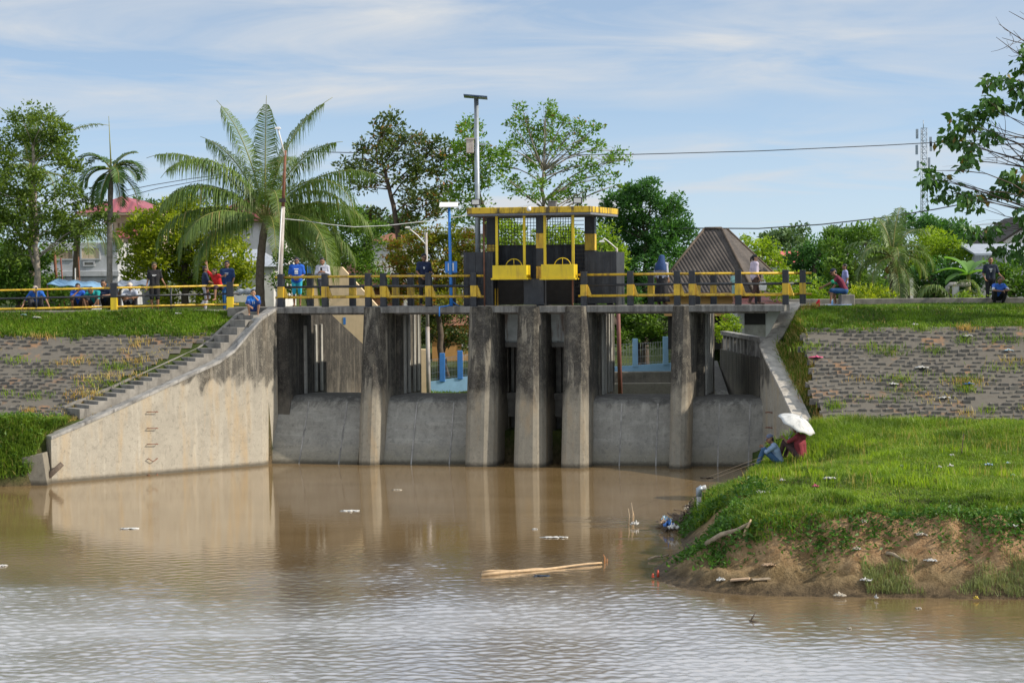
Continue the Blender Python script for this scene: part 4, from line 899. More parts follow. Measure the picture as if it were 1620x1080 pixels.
# ------------------------------------------------------------------ trees
def px2(Y): return Y/F
def curve_pts(a, b, n, sag, rng, wob=.12):
    a, b = Vector(a), Vector(b); d = b-a; L = d.length; o = Vector(rng.normal(0, 1, 3))*L*wob
    return [a+d*t_ + o*math.sin(math.pi*t_)*.5 + Vector((0, 0, sag*L*math.sin(math.pi*t_))) for t_ in np.linspace(0, 1, n)]
def tree(name, label, mleaf, base, Y, trunk, blobs, leaf=.20, lai=3.0, mbark='dkbark', tr=.16, group=None, seed=1, depth=.9, clump=.42, twigs=3, wid=.5, up=.15, cat='tree', fork=None, yj=1.0, droop=False, edge=.30, bough=1.0):
    """trunk: pixels from the ground up; blobs: (px, py, rx, ry) in photo pixels at depth Y, each a bough's leaf mass with its own depth"""
    rng = np.random.default_rng(seed); k = px2(Y)
    tb = at(*trunk[0], Y); tb.z = min(tb.z, hz(tb.x, tb.y)) if base is None else base
    th = thing(name, label, cat, tb, 0, group)
    B = Vector(th.location); tp = [tb] + [at(px, py, Y) for px, py in trunk[1:]]
    br = MB(); n = len(tp); rr = [tr*(1-.55*i/max(1, n-1)) for i in range(n)]
    tpp = []; rpp = []
    for i in range(n-1):
        for t_ in np.linspace(0, 1, 5)[:-1]: tpp.append(tp[i].lerp(tp[i+1], t_)+Vector(rng.normal(0, .025, 3))); rpp.append(rr[i]+(rr[i+1]-rr[i])*t_)
    tpp.append(tp[-1]); rpp.append(rr[-1]); rpp[0] *= 1.35
    br.tube([p-B for p in tpp], rpp, 9)
    PV = []; SV = []; NV = []
    for (px, py, rx, ry) in blobs:
        c = at(px, py, Y); rw, rh = rx*k, ry*k; dy = rng.uniform(-1, 1)*yj*max(rw, .8); c = Vector((c.x, c.y+dy, c.z)); rd = max(rw, rh)*depth
        # bough to the leaf mass
        if fork is not None or len(tpp) > 1:
            lower = [(p, r) for p, r in zip(tpp[len(tpp)//3:], rpp[len(tpp)//3:]) if p.z < c.z+.2] or [(tpp[len(tpp)//2], rpp[len(tpp)//2])]
            s, sr = min(lower, key=lambda q: (q[0]-c).length + abs(q[0].z-(c.z-.5*(c-q[0]).length))*.5)
            cp = curve_pts(s, c, 6, .06, rng); r0 = min(sr*.55, .018+.011*(c-s).length)*bough; br.tube([p-B for p in cp], [r0*(1-.72*i/5) for i in range(6)], 6)
            for _ in range(twigs):
                e = c + Vector((rng.normal(0, .55)*rw, rng.normal(0, .55)*rd, rng.normal(.1, .5)*rh)); q = curve_pts(cp[3], e, 4, .08, rng)
                br.tube([p-B for p in q], [r0*.30, r0*.22, r0*.15, r0*.06], 5)
        nl = int(1.7*lai*math.pi*rw*rh/(wid*.5*leaf*leaf)); ncl = max(4, int(1.7*math.pi*rw*rh/(clump*clump)))
        d = rng.normal(0, 1, (ncl, 3)); d /= np.linalg.norm(d, axis=1)[:, None]; rad = rng.uniform(.45, 1.0, ncl)**.6
        cc = np.array(c) + d*rad[:, None]*np.array([rw, rd, rh])*np.where(rng.random((ncl, 1)) < .12, 1+edge, 1.0)
        w_ = rng.uniform(.3, 1.5, ncl); ci = rng.choice(ncl, nl, p=w_/w_.sum())
        off = rng.normal(0, 1, (nl, 3)); off /= np.linalg.norm(off, axis=1)[:, None]; off *= (rng.random(nl)**.45)[:, None]*clump*np.array([1, 1, .72])*(.65+.7*rng.random(ncl)[ci])[:, None]
        PV.append(cc[ci]+off); nn = off/clump; nn[:, 2] += (-.9 if droop else .25); NV.append(nn)
        SV.append(leaf*rng.uniform(.65, 1.25, nl))
    P = np.concatenate(PV)-np.array(B); S = np.concatenate(SV); N = np.concatenate(NV)
    br.build('trunk', MAT[mbark], th)
    V, Fq = leaves(P, S, rng, up if not droop else -.3, wid, N); np_mesh('crown', V, Fq, LG[mleaf], th)
    return th
tree('broadleaf_tree', 'tall pale-barked broadleaf tree at the far left, rising over the bank railing', 'left', 4.7, 67, [(60, 482), (60, 440), (58, 400), (57, 350), (54, 290), (52, 230)],
     [(38, 185, 24, 12), (60, 203, 34, 22), (88, 186, 16, 12), (25, 218, 24, 18), (92, 215, 22, 22), (62, 232, 40, 20), (98, 245, 12, 10), (12, 245, 18, 20), (22, 285, 40, 24), (100, 262, 20, 16), (122, 262, 16, 10), (70, 290, 28, 20), (112, 300, 30, 18), (140, 310, 22, 14),
      (15, 325, 38, 28), (70, 335, 42, 24), (125, 340, 34, 16), (160, 348, 14, 12), (30, 370, 34, 22), (95, 368, 34, 18), (135, 372, 14, 8), (20, 400, 26, 18), (-20, 300, 40, 30), (-30, 350, 40, 40), (-15, 235, 25, 25)], leaf=.135, lai=2.2, mbark='bark', tr=.12, seed=2, bough=.7, clump=.34, edge=.5)
tree('broadleaf_tree', 'slim grey-stemmed young tree leaning beside the pale tree at the far left', 'left', 4.7, 69, [(66, 470), (50, 405), (36, 350), (28, 300)], [(28, 305, 26, 14), (12, 345, 24, 16), (50, 345, 22, 14), (85, 395, 20, 10)], leaf=.15, lai=1.5, mbark='bark', tr=.07, seed=3, clump=.3)
tree('bush', 'dark leafy bush under the far left tree, behind the seated men', 'mid', 4.6, 70, [(30, 480), (30, 455)], [(10, 420, 30, 26), (45, 432, 30, 26), (20, 462, 34, 22), (75, 455, 22, 18), (95, 468, 26, 14), (-25, 440, 30, 40), (130, 474, 30, 10), (62, 410, 18, 14)], leaf=.17, lai=3.6, seed=4, cat='bush')
tree('mango_tree', 'round dense yellow-green mango tree behind the standing man in black', 'mango', 4.6, 74, [(292, 478), (293, 445), (292, 400), (290, 370)],
     [(255, 342, 40, 20), (300, 332, 38, 18), (340, 342, 34, 20), (225, 372, 30, 24), (275, 368, 42, 28), (330, 372, 42, 28), (368, 375, 26, 24), (215, 410, 22, 26), (255, 410, 36, 30), (305, 412, 42, 30), (352, 410, 34, 30), (385, 420, 22, 26), (225, 440, 24, 16), (268, 446, 36, 20), (320, 450, 40, 18), (372, 448, 28, 18), (300, 470, 60, 12)],
     leaf=.17, lai=3.4, seed=5, depth=1.0, clump=.40)
tree('tall_tree', 'tall dark tree with rusty leaves and a forked bare trunk, left of the tall pole', 'tall', 4.2, 90, [(632, 470), (632, 400), (628, 350), (616, 300), (606, 262)],
     [(618, 196, 22, 13), (598, 215, 22, 15), (632, 222, 30, 17), (660, 215, 14, 10), (578, 232, 18, 12), (606, 248, 26, 16), (646, 252, 26, 18), (568, 265, 24, 14), (690, 232, 22, 16), (712, 246, 20, 20), (550, 258, 14, 10), (592, 288, 18, 12), (640, 285, 26, 15), (560, 296, 13, 10), (672, 272, 18, 14), (696, 270, 16, 16), (664, 312, 26, 18), (695, 320, 22, 18), (640, 318, 12, 10), (668, 340, 30, 16), (712, 292, 20, 16), (590, 345, 20, 12), (560, 345, 16, 12)],
     leaf=.22, lai=2.2, mbark='dkbark', tr=.17, seed=6, clump=.40, edge=.45)
tree('tall_tree', 'second trunk and pale green crown between the tall dark tree and the tall pole', 'light', 4.2, 87, [(775, 470), (775, 400), (768, 340), (752, 280), (745, 230)],
     [(742, 190, 12, 14), (735, 212, 18, 16), (757, 206, 12, 10), (728, 238, 18, 16), (752, 240, 20, 16), (772, 235, 15, 12), (722, 262, 16, 14), (748, 268, 20, 16), (776, 262, 18, 12), (735, 298, 26, 16), (766, 295, 18, 12), (724, 318, 22, 12), (752, 324, 18, 10), (790, 250, 16, 10), (738, 345, 26, 14)], leaf=.17, lai=1.8, tr=.13, seed=7, clump=.34, edge=.45)
tree('spreading_tree', 'airy spreading tree with bright green leaf tufts above the gatehouse roof', 'light', 4.2, 84, [(868, 470), (868, 400), (862, 350), (858, 310), (860, 270)],
     [(864, 168, 9, 8), (862, 182, 14, 9), (826, 176, 10, 7), (822, 186, 12, 9), (842, 196, 18, 9), (876, 192, 18, 10), (812, 202, 14, 8), (842, 214, 22, 12), (880, 212, 22, 12), (895, 190, 8, 8), (908, 202, 16, 9), (924, 196, 8, 7), (938, 206, 12, 9), (926, 218, 16, 9), (812, 224, 16, 9), (800, 240, 16, 9), (860, 232, 28, 11), (900, 234, 20, 9), (944, 236, 14, 8), (958, 252, 16, 9), (985, 236, 10, 7), (974, 250, 14, 7), (935, 262, 16, 8), (828, 252, 16, 9), (798, 262, 14, 9), (842, 270, 14, 7), (876, 262, 14, 7),
      (912, 266, 18, 8), (988, 256, 7, 6), (968, 274, 14, 7), (950, 284, 14, 7), (905, 285, 16, 8), (822, 290, 16, 8), (852, 296, 18, 9), (890, 300, 20, 8), (930, 300, 14, 7), (812, 300, 14, 8), (836, 312, 18, 8), (868, 316, 22, 8), (912, 314, 18, 8), (975, 292, 10, 6), (800, 284, 10, 6)],
     leaf=.17, lai=1.75, mbark='bark', tr=.13, seed=8, clump=.26, twigs=2, yj=2.0, edge=.45)
tree('dense_tree', 'big dense dark green tree right of the gatehouse', 'dense', 1.6, 86, [(1020, 600), (1020, 520), (1020, 450), (1022, 380)],
     [(1028, 300, 24, 12), (1002, 308, 26, 13), (1056, 318, 22, 16), (980, 322, 24, 18), (1020, 330, 32, 22), (1066, 346, 20, 22), (985, 355, 30, 26), (1035, 365, 36, 28), (1078, 378, 18, 24), (1000, 390, 36, 28), (1050, 402, 32, 26), (965, 395, 16, 30), (1078, 412, 16, 20), (1020, 430, 44, 22), (975, 432, 26, 26), (1065, 440, 24, 20), (1088, 362, 12, 16), (1012, 296, 14, 9), (960, 350, 14, 22), (1000, 462, 46, 20), (1055, 470, 30, 18)],
     leaf=.17, lai=3.6, tr=.2, seed=9, depth=1.0, clump=.42, edge=.4)
tree('bush', 'dark green shrubbery under the right part of the deck, behind the blue fence', 'mid', 1.6, 84, [(1010, 590), (1010, 540)], [(975, 505, 26, 24), (1010, 512, 34, 24), (1050, 505, 30, 26), (985, 532, 30, 12), (1040, 535, 30, 12), (1085, 515, 20, 30)], leaf=.17, lai=3.4, seed=10, cat='bush')
tree('orange_tree', 'bushy tree flushed with orange young leaves behind the blue lamp post', 'orange', 1.2, 84, [(698, 580), (697, 530), (690, 470), (688, 420)],
     [(640, 392, 24, 18), (672, 380, 24, 14), (705, 372, 28, 16), (735, 385, 20, 20), (625, 412, 20, 16), (655, 415, 30, 20), (695, 405, 30, 22), (730, 420, 22, 24), (620, 438, 20, 16), (650, 445, 28, 22), (690, 445, 32, 22), (730, 455, 22, 22), (690, 478, 40, 16), (640, 470, 24, 12), (750, 400, 10, 22)], leaf=.15, lai=3.0, seed=11, clump=.36, edge=.4)
tree('small_tree', 'dark small tree under the left part of the deck, trunks showing above the blue fence', 'tall', 1.3, 86, [(708, 590), (702, 560), (700, 530), (690, 500)], [(680, 502, 24, 18), (712, 505, 24, 20), (738, 500, 18, 20), (672, 525, 14, 16), (700, 530, 22, 12), (728, 528, 16, 10), (735, 545, 8, 10)], leaf=.14, lai=3.2, tr=.09, seed=12, cat='tree')
tree('bush', 'bright yellow-green bush seen through the mesh of the gatehouse', 'lime', 4.2, 80, [(850, 470), (850, 440)], [(800, 372, 22, 14), (830, 385, 28, 16), (870, 375, 24, 14), (895, 368, 18, 14), (905, 392, 20, 16), (815, 400, 36, 14), (870, 402, 30, 14), (780, 392, 16, 20), (790, 350, 14, 10)], leaf=.17, lai=3.0, seed=13, cat='bush')
tree('bush', 'lime green bush leaning out right of the gatehouse wall', 'lime', 4.0, 73, [(968, 478), (966, 440)], [(955, 372, 16, 10), (970, 390, 14, 14), (948, 388, 12, 12), (982, 412, 8, 14), (965, 410, 14, 14)], leaf=.16, lai=2.6, seed=14, cat='bush')
tree('bamboo_tree', 'feathery mid-green tree mass behind the fronds right of the coconut palm', 'mid', 4.2, 80, [(520, 478), (520, 440), (518, 390)], [(470, 372, 26, 22), (510, 352, 30, 22), (545, 340, 24, 20), (575, 362, 20, 20), (500, 388, 36, 22), (545, 385, 30, 22), (465, 412, 30, 22), (510, 425, 40, 22), (560, 412, 26, 18), (470, 450, 36, 18), (520, 452, 40, 16), (600, 370, 16, 20), (590, 395, 14, 14), (580, 440, 30, 14)], leaf=.15, lai=2.6, seed=15)
# right-hand trees
tree('small_tree', 'pale young tree behind the brown tiled house', 'lime', 3.0, 96, [(1210, 470), (1208, 425), (1205, 400)], [(1182, 386, 16, 9), (1200, 396, 22, 12), (1220, 392, 16, 12), (1190, 410, 16, 10), (1215, 412, 20, 12), (1235, 418, 14, 10), (1245, 430, 14, 10)], leaf=.18, lai=2.6, mbark='bark', tr=.08, seed=16, clump=.38)
tree('bush', 'bright leafy bushes behind the right end of the deck railing', 'lime', 4.4, 72, [(1262, 488), (1262, 470)], [(1232, 450, 18, 16), (1255, 440, 18, 16), (1275, 460, 18, 20), (1250, 470, 22, 14), (1290, 478, 20, 12)], leaf=.15, lai=3.0, seed=17, cat='bush')
tree('broadleaf_tree', 'dark round tree left of the seated man in the maroon shirt', 'dense', 4.6, 78, [(1290, 490), (1290, 460), (1288, 420)], [(1275, 405, 22, 16), (1300, 400, 22, 16), (1290, 425, 32, 20), (1270, 440, 14, 18), (1310, 448, 26, 24), (1285, 462, 22, 22)], leaf=.18, lai=3.4, seed=18)
tree('broadleaf_tree', 'mid-green tree standing behind the seated man and the boy', 'mid', 4.6, 74, [(1350, 490), (1350, 460), (1345, 420)], [(1318, 372, 22, 10), (1340, 385, 30, 16), (1370, 378, 22, 14), (1320, 405, 26, 20), (1352, 412, 30, 22), (1382, 400, 18, 20), (1330, 440, 28, 22), (1365, 445, 28, 24), (1392, 452, 14, 24), (1340, 470, 32, 16), (1378, 474, 24, 14)], leaf=.17, lai=3.2, seed=19, edge=.45)
tree('bush', 'glossy green bush at the foot of the small coconut palm on the right', 'mango', 4.7, 66.5, [(1370, 488), (1370, 475)], [(1352, 468, 18, 14), (1378, 462, 18, 16), (1395, 472, 14, 14), (1365, 480, 26, 8)], leaf=.14, lai=3.2, seed=20, cat='bush')
tree('bamboo_clump', 'bright fluffy bamboo right of the small coconut palm', 'lime', 4.6, 78, [(1478, 488), (1478, 440), (1478, 405)], [(1465, 385, 20, 14), (1488, 378, 22, 12), (1505, 392, 16, 14), (1472, 405, 26, 16), (1500, 410, 20, 14), (1455, 418, 16, 12)], leaf=.16, lai=2.8, seed=21, cat='bamboo', wid=.3)
tree('bush', 'dark green thicket below the bamboo on the right bank', 'dense', 4.7, 76, [(1480, 488), (1480, 470)], [(1450, 440, 22, 18), (1480, 432, 26, 18), (1510, 440, 24, 20), (1465, 466, 26, 18), (1500, 470, 26, 14), (1535, 455, 22, 20), (1440, 470, 14, 14)], leaf=.2, lai=3.2, seed=22, cat='bush', wid=.3)
tree('bush', 'low yellow-flowered weedy bush left of the standing man in the dark shirt', 'lime', 4.75, 64.5, [(1535, 488), (1535, 480)], [(1510, 482, 12, 7), (1528, 476, 14, 10), (1545, 478, 14, 9), (1500, 485, 8, 4)], leaf=.11, lai=2.2, seed=23, clump=.2, cat='bush')
tree('bush', 'leafy hedge under the grey shed at the right edge', 'mid', 4.7, 72, [(1600, 488), (1600, 470)], [(1590, 440, 22, 18), (1615, 432, 20, 18), (1600, 462, 30, 16), (1635, 455, 24, 24), (1655, 420, 24, 30), (1560, 440, 14, 20)], leaf=.17, lai=2.6, seed=24, cat='bush')
tree('background_tree', 'dark tree rising behind the bamboo, below the lattice tower', 'dense', 4.5, 95, [(1470, 480), (1470, 420)], [(1450, 352, 24, 14), (1475, 358, 26, 14), (1500, 366, 22, 12), (1520, 372, 22, 14), (1545, 385, 20, 18), (1535, 410, 24, 20)], leaf=.24, lai=3.0, seed=25)
tree('drooping_tree', 'large-leaved drooping tree reaching into the frame at the top right', 'drop', 4.7, 58, [(1690, 500), (1690, 400), (1680, 300), (1668, 200), (1660, 120)],
     [(1612, 108, 18, 14), (1632, 90, 20, 18), (1585, 126, 14, 9), (1598, 140, 20, 13), (1568, 132, 9, 7), (1612, 165, 22, 16), (1578, 160, 20, 13), (1552, 164, 12, 8), (1560, 178, 18, 12), (1532, 178, 12, 9), (1542, 196, 14, 10), (1512, 190, 9, 7), (1505, 206, 12, 9), (1520, 216, 16, 10), (1500, 224, 9, 8), (1556, 212, 13, 10), (1535, 232, 12, 9), (1548, 250, 14, 10), (1520, 255, 10, 10), (1470, 272, 14, 7), (1478, 285, 16, 8), (1462, 280, 8, 6), (1498, 284, 14, 8), (1510, 300, 11, 9), (1490, 308, 9, 10), (1512, 318, 8, 9), (1528, 310, 12, 9), (1545, 304, 12, 8), (1540, 322, 12, 6), (1565, 305, 9, 6),
      (1592, 275, 14, 9), (1610, 285, 16, 12), (1600, 300, 14, 9), (1630, 300, 20, 16), (1605, 338, 12, 8), (1622, 345, 14, 12), (1612, 372, 16, 10), (1585, 368, 16, 8), (1565, 360, 12, 7), (1545, 364, 14, 8), (1525, 358, 10, 7), (1590, 392, 18, 9), (1620, 398, 18, 12), (1640, 180, 22, 30), (1645, 240, 20, 20), (1690, 70, 26, 20), (1705, 125, 32, 26), (1740, 180, 34, 28), (1722, 250, 34, 26), (1765, 300, 30, 24), (1735, 345, 30, 20), (1700, 300, 24, 18), (1760, 110, 26, 22)],
     leaf=.26, lai=3.2, mbark='dkbark', tr=.2, seed=26, bough=.38, clump=.26, twigs=2, wid=.62, droop=True, yj=1.5, edge=.35)
def bare_branches():
    rng = np.random.default_rng(5); Y = 58; o = thing('bare_tree', 'bare twiggy tree at the top right corner, almost leafless', 'tree', at(1740, 500, Y)); B = Vector(o.location); q = MB()
    q.tube([at(1740, 500, Y)-B, at(1735, 300, Y)-B, at(1720, 150, Y)-B, at(1700, 60, Y)-B], [.16, .13, .10, .05], 8)
    for s, e in (((1715, 130), (1576, 59)), ((1712, 100), (1580, 38)), ((1700, 62), (1585, 60)), ((1700, 60), (1596, 18)), ((1705, 80), (1608, 80)), ((1712, 130), (1606, 95)), ((1715, 140), (1640, 20)), ((1690, 220), (1560, 205)), ((1690, 230), (1530, 232)), ((1690, 240), (1560, 250)), ((1690, 270), (1540, 225)), ((1690, 280), (1580, 195))):
        c = curve_pts(at(*s, Y)-B, at(*e, Y+rng.uniform(-1, 1))-B, 7, -.05, rng, .10); q.tube(c, [.035*(1-.8*i/6) for i in range(7)], 5)
        for j in range(2, 6):
            for sg in (-1, 1):
                if rng.random() < .75:
                    L = c[j]; d = (c[j]-c[j-1]).normalized(); e2 = L + d*rng.uniform(.2, .5) + Vector((rng.normal(0, .12), rng.normal(0, .2), sg*rng.uniform(.12, .40))); q.tube(curve_pts(L, e2, 4, -.08, rng, .1), [.013, .010, .008, .005], 4)
    q.build('branches', MAT['dkbark'], o)
bare_branches()
tree('background_tree', 'crown of a tree just outside the right edge of the frame', 'mid', 4.6, 62, [(1760, 500), (1760, 420), (1755, 340)], [(1730, 330, 40, 30), (1770, 300, 40, 30), (1740, 380, 40, 30), (1790, 360, 40, 40), (1750, 430, 50, 30)], leaf=.2, lai=2.4, seed=61)
# far tree line: single trees, each its own
far = [(1172, 402, 26, 15, 150), (1225, 378, 22, 12, 180), (1250, 372, 26, 14, 170), (1262, 366, 14, 10, 200), (1292, 388, 30, 14, 150), (1330, 366, 26, 10, 220), (1370, 372, 24, 12, 200), (1400, 360, 18, 10, 210), (1425, 352, 18, 12, 160), (1500, 362, 30, 12, 170), (1548, 378, 26, 16, 150),
       (205, 326, 22, 12, 170), (232, 320, 14, 9, 180), (262, 324, 26, 10, 170), (300, 330, 26, 14, 150), (345, 332, 26, 12, 160), (585, 330, 34, 22, 140), (640, 350, 34, 18, 140), (470, 330, 30, 16, 150), (1160, 430, 22, 26, 120), (1200, 425, 30, 18, 130), (1420, 400, 30, 30, 120), (1110, 430, 20, 20, 140), (-60, 330, 60, 40, 120), (1700, 390, 60, 30, 140), (780, 395, 36, 30, 130), (930, 395, 40, 40, 130), (600, 400, 40, 40, 130), (140, 400, 40, 50, 120), (20, 410, 50, 40, 110)]
FAR_WHERE = ['just right of the brown tiled roof', 'right of the brown roof, lower of two', 'right of the brown roof, above the red roof', 'tallest dark tuft behind the small red roof', 'between the red roof and the seated man', 'highest behind the seated man in maroon', 'right of the highest one behind the seated man', 'rising behind the small coconut palm', "left of the small coconut palm's crown, beneath the tower", "beneath the lattice tower's right side", 'right of the tower, behind the drooping tree', "beyond the areca palm's trunk", 'above the right eave of the maroon roof', 'in the gap right of the maroon roof', 'above the left half of the mango tree', 'above the right half of the mango tree', 'seen between the coconut palm and the tall dark tree', "behind the pale lamp pole's top", 'behind the right fronds of the coconut palm', 'low behind the right slope of the brown roof', 'low behind the walking woman on the deck', 'behind the trunk of the small coconut palm', 'behind the left slope of the brown roof', 'past the left edge of the frame', 'past the right edge of the frame', 'behind the gatehouse mesh', 'behind the dark dense tree by the gatehouse', 'behind the orange-leaved tree', 'behind the grey wall of the left house', 'behind the dark bush at the far left']
for i, (px, py, rx, ry, Y) in enumerate(far):
    r2 = np.random.default_rng(100+i); bl_ = [(px+r2.normal(0, .5)*rx, py+r2.uniform(-.1, 1.2)*ry, rx*r2.uniform(.4, .62), ry*r2.uniform(.45, .7)) for _ in range(6)]+[(px, py+ry*2.2, rx*.9, ry*1.3)]
    tree('background_tree', 'distant green tree ' + FAR_WHERE[i], 'far', 4.3, Y, [(px, 478), (px, py+ry)], bl_, leaf=.42 if Y > 140 else .32, lai=2.4, seed=100+i, clump=.8, twigs=0, tr=.2, group='distant trees on the horizon')

# ------------------------------------------------------------------ palms
def palm(name, label, m, base, crown, Y, fronds, flen, leaflet, trunk_r=(.16, .12), seed=1, nl=60, hang=.6, trunk_mat='palmbark', cat='palm', nuts=False, lw=.05, mid=None, stub=None):
    """fronds: list of (azimuth deg, elevation deg, length factor, curl); azimuth 0 = +x (right), 90 = away"""
    rng = np.random.default_rng(seed); b = at(*base, Y); b.z = hz(b.x, b.y) if base[1] > 440 else b.z
    th = thing(name, label, cat, b); c = at(*crown, Y); q = MB(); n = 14
    mp = at(*mid, Y) if mid else b.lerp(c, .5)
    pts = [b*(1-t_)**2 + mp*2*t_*(1-t_) + c*t_*t_ for t_ in np.linspace(0, 1, n)]
    q.tube([p-b for p in pts], [trunk_r[0]*(1.35 if i == 0 else 1)+(trunk_r[1]-trunk_r[0])*i/(n-1)+(.012 if i % 2 else 0) for i in range(n)], 12)
    q.build('trunk', MAT[trunk_mat], th)
    for az, el, lf, curl in fronds:
        a = R(az+rng.normal(0, 8)); e = R(el+rng.normal(0, 6)); L = flen*lf*rng.uniform(.86, 1.08); curl = curl*rng.uniform(.75, 1.3); ns = 18
        hd = Vector((math.cos(a), math.sin(a), 0)); p = Vector((0, 0, 0)); pts = [p.copy()]; ang = e; dirs = []
        for i in range(ns):
            d = hd*math.cos(ang)+Vector((0, 0, math.sin(ang))); dirs.append(d); p = p + d*(L/ns); pts.append(p.copy()); ang = max(-1.45, ang - curl*(.3+1.2*i/ns)/ns*2.2)
        dirs.append(dirs[-1]); o = c-b
        r = MB(); r.tube([o+x for x in pts], [.030*(1-.85*i/ns)+.004 for i in range(ns+1)], 5); fr = r.build('frond', MAT['frond_stem'], th)
        t_ = np.linspace(.13, 1.0, nl); P = np.array([pts[0]]*0 + [tuple(pts[min(ns, int(x*ns))].lerp(pts[min(ns, int(x*ns)+1)], x*ns-int(x*ns))) for x in t_])
        D = np.array([tuple(dirs[min(ns, int(x*ns))]) for x in t_]); up = np.array([0, 0, 1.0]); sd = np.cross(D, up); sn = np.linalg.norm(sd, axis=1)[:, None]; sd = np.where(sn > .05, sd/np.maximum(sn, 1e-6), np.array([-hd.y, hd.x, 0]))
        nn = np.cross(sd, D)
        ll = leaflet*lf*np.sin(np.clip(t_*.95+.12, 0, 1)*math.pi)**.45*rng.uniform(.85, 1.1, nl)
        V = []; 
        for s in (-1, 1):
            out = sd*s*.80 + D*.55 + nn*.30; out /= np.linalg.norm(out, axis=1)[:, None]
            hg = hang*rng.uniform(.6, 1.4, nl)[:, None]
            m1 = P + out*ll[:, None]*.5 - up*ll[:, None]*.12*hg; tip = P + out*ll[:, None]*(1-.25*hg) - up*ll[:, None]*.62*hg
            wv = np.cross(out, up); wv /= np.linalg.norm(wv, axis=1)[:, None]+1e-6; wv = (D*.8+wv*.2)*lw*.5
            V.append(np.stack([P-wv*.5, P+wv*.5, m1+wv, m1-wv, tip+wv*.15, tip-wv*.15], 1))
        V = np.concatenate(V).reshape(-1, 3)+np.array(o); k = np.arange(len(V)//6)*6
        np_mesh('leaflets', V, np.concatenate([np.stack([k, k+1, k+2, k+3], 1), np.stack([k+3, k+2, k+4, k+5], 1)]), LG[m], fr)
    if nuts:
        for i in range(9):
            a = rng.uniform(0, 6.28); n_ = MB(); n_.ball(c-b+Vector((math.cos(a)*.3, math.sin(a)*.3, -.22-rng.random()*.3)), .12, sq=(1, 1, 1.2)); n_.build('coconut', MAT['nut'], th)
    return th
MAT['frond_stem'] = plain('frond_stem', (.21, .21, .05), .6, .2); MAT['nut'] = plain('coconut_husk', (.40, .22, .06), .7, .3)
palm('coconut_palm', 'big coconut palm with long arching fronds behind the stairs', 'coconut', (413, 482), (420, 352), 66.5,
     [(180, 46, 1.0, .75), (172, 60, 1.05, .85), (190, 30, .95, .9), (160, 72, 1.0, .6), (200, 64, 1.0, 1.1), (150, 80, 1.05, .42), (20, 78, 1.08, .45), (340, 74, 1.0, .55), (270, 84, 1.02, .3), (0, 62, 1.0, .62), (350, 30, 1.0, 1.5), (330, 52, 1.0, 1.3), (20, 24, 1.0, 1.1), (5, 10, .95, 1.0), (345, 0, .95, 1.2), (275, 48, .95, 1.5), (220, 30, .9, 1.4), (195, 6, .85, 1.3), (120, 40, .95, 1.2), (60, 40, 1.0, 1.2), (100, 60, 1.0, .9), (285, 10, .8, 1.4), (320, 18, 1.0, 1.25), (30, -8, .9, 1.1), (188, 52, 1.02, .95), (178, 20, .95, 1.2), (352, 50, .95, 1.6), (350, -18, .85, .9), (335, -30, .8, .7)],
     4.75, 1.0, (.165, .12), 41, 125, 1.35, lw=.042, mid=(407, 420), nuts=False)
palm('areca_palm', 'slim areca palm with a thin straight trunk in front of the red-roofed house', 'areca', (174, 484), (176, 268), 67.5,
     [(172, 62, 1.0, 1.25), (25, 58, .9, .75), (355, 20, 1.0, 1.2), (190, 8, .9, 1.3), (345, -22, 1.05, .8), (200, -35, .95, .6), (235, -55, .9, .4), (310, -58, .9, .4), (280, 20, .8, 1.6), (150, 48, .95, 1.4), (40, 38, .95, 1.3), (210, 20, .95, 1.3), (330, 8, .95, 1.2), (5, 42, 1.0, 1.4), (90, 30, .8, 1.5)], 1.6, .60, (.10, .085), 42, 26, .45, 'bark', lw=.085, mid=(172, 380))
th = [o for o in bpy.data.objects if o.name.startswith('areca_palm')][0]; q = MB(); q.tube([at(176, 270, 67.5)-Vector(th.location), at(172, 184, 67.5)-Vector(th.location)], [.035, .008], 6); q.build('spear_leaf', MAT['frond_stem'], th)
palm('coconut_palm', 'coconut palm half hidden behind the far left tree, fronds showing above it', 'coconut', (52, 480), (50, 272), 74,
     [(90, 80, 1, .3), (60, 82, 1, .3), (130, 78, 1.0, .35), (200, 70, 1.05, .45), (0, 52, 1.25, .62), (190, 30, 1, 1), (350, 20, 1, 1.1), (170, 10, 1, 1.2), (20, 0, 1, 1.2), (270, 40, .9, 1.4), (300, 10, .9, 1.4), (240, 5, .9, 1.4), (345, 74, 1.0, .3)], 2.9, .6, (.16, .12), 43, 44, .6, lw=.05)
palm('coconut_palm', 'low coconut palm with grey hanging fronds before the grey house wall', 'coconut', (118, 480), (122, 372), 72,
     [(0, 40, 1.0, 1.3), (20, 30, 1, 1.3), (340, 30, 1.05, 1.4), (180, 40, 1, 1.2), (10, 55, 1.05, 1.3), (350, 10, .9, 1.2), (200, 20, 1, 1.3), (160, 55, 1, 1.1), (270, 40, 1, 1.5), (300, 25, 1, 1.5), (90, 50, 1, 1.2)], 2.2, .7, (.13, .11), 44, 40, 1.0, lw=.05)
palm('coconut_palm', 'small bushy coconut palm with orange nuts on the right bank', 'coconut', (1418, 490), (1412, 408), 70,
     [(95, 78, 1, .5), (60, 72, 1.1, .5), (20, 66, 1.1, .9), (120, 74, 1, .5), (170, 55, 1, 1.1), (190, 40, 1, 1.3), (10, 45, 1.05, 1.3), (350, 25, 1, 1.4), (180, 15, 1, 1.4), (200, 0, .9, 1.2), (330, 10, .9, 1.3), (270, 40, .9, 1.6), (300, -20, 1, .9), (285, -45, .95, .5), (240, -10, .9, 1.1), (30, 20, 1, 1.3), (150, 30, 1, 1.2)], 2.15, .65, (.16, .13), 45, 46, .8, nuts=True, lw=.05)
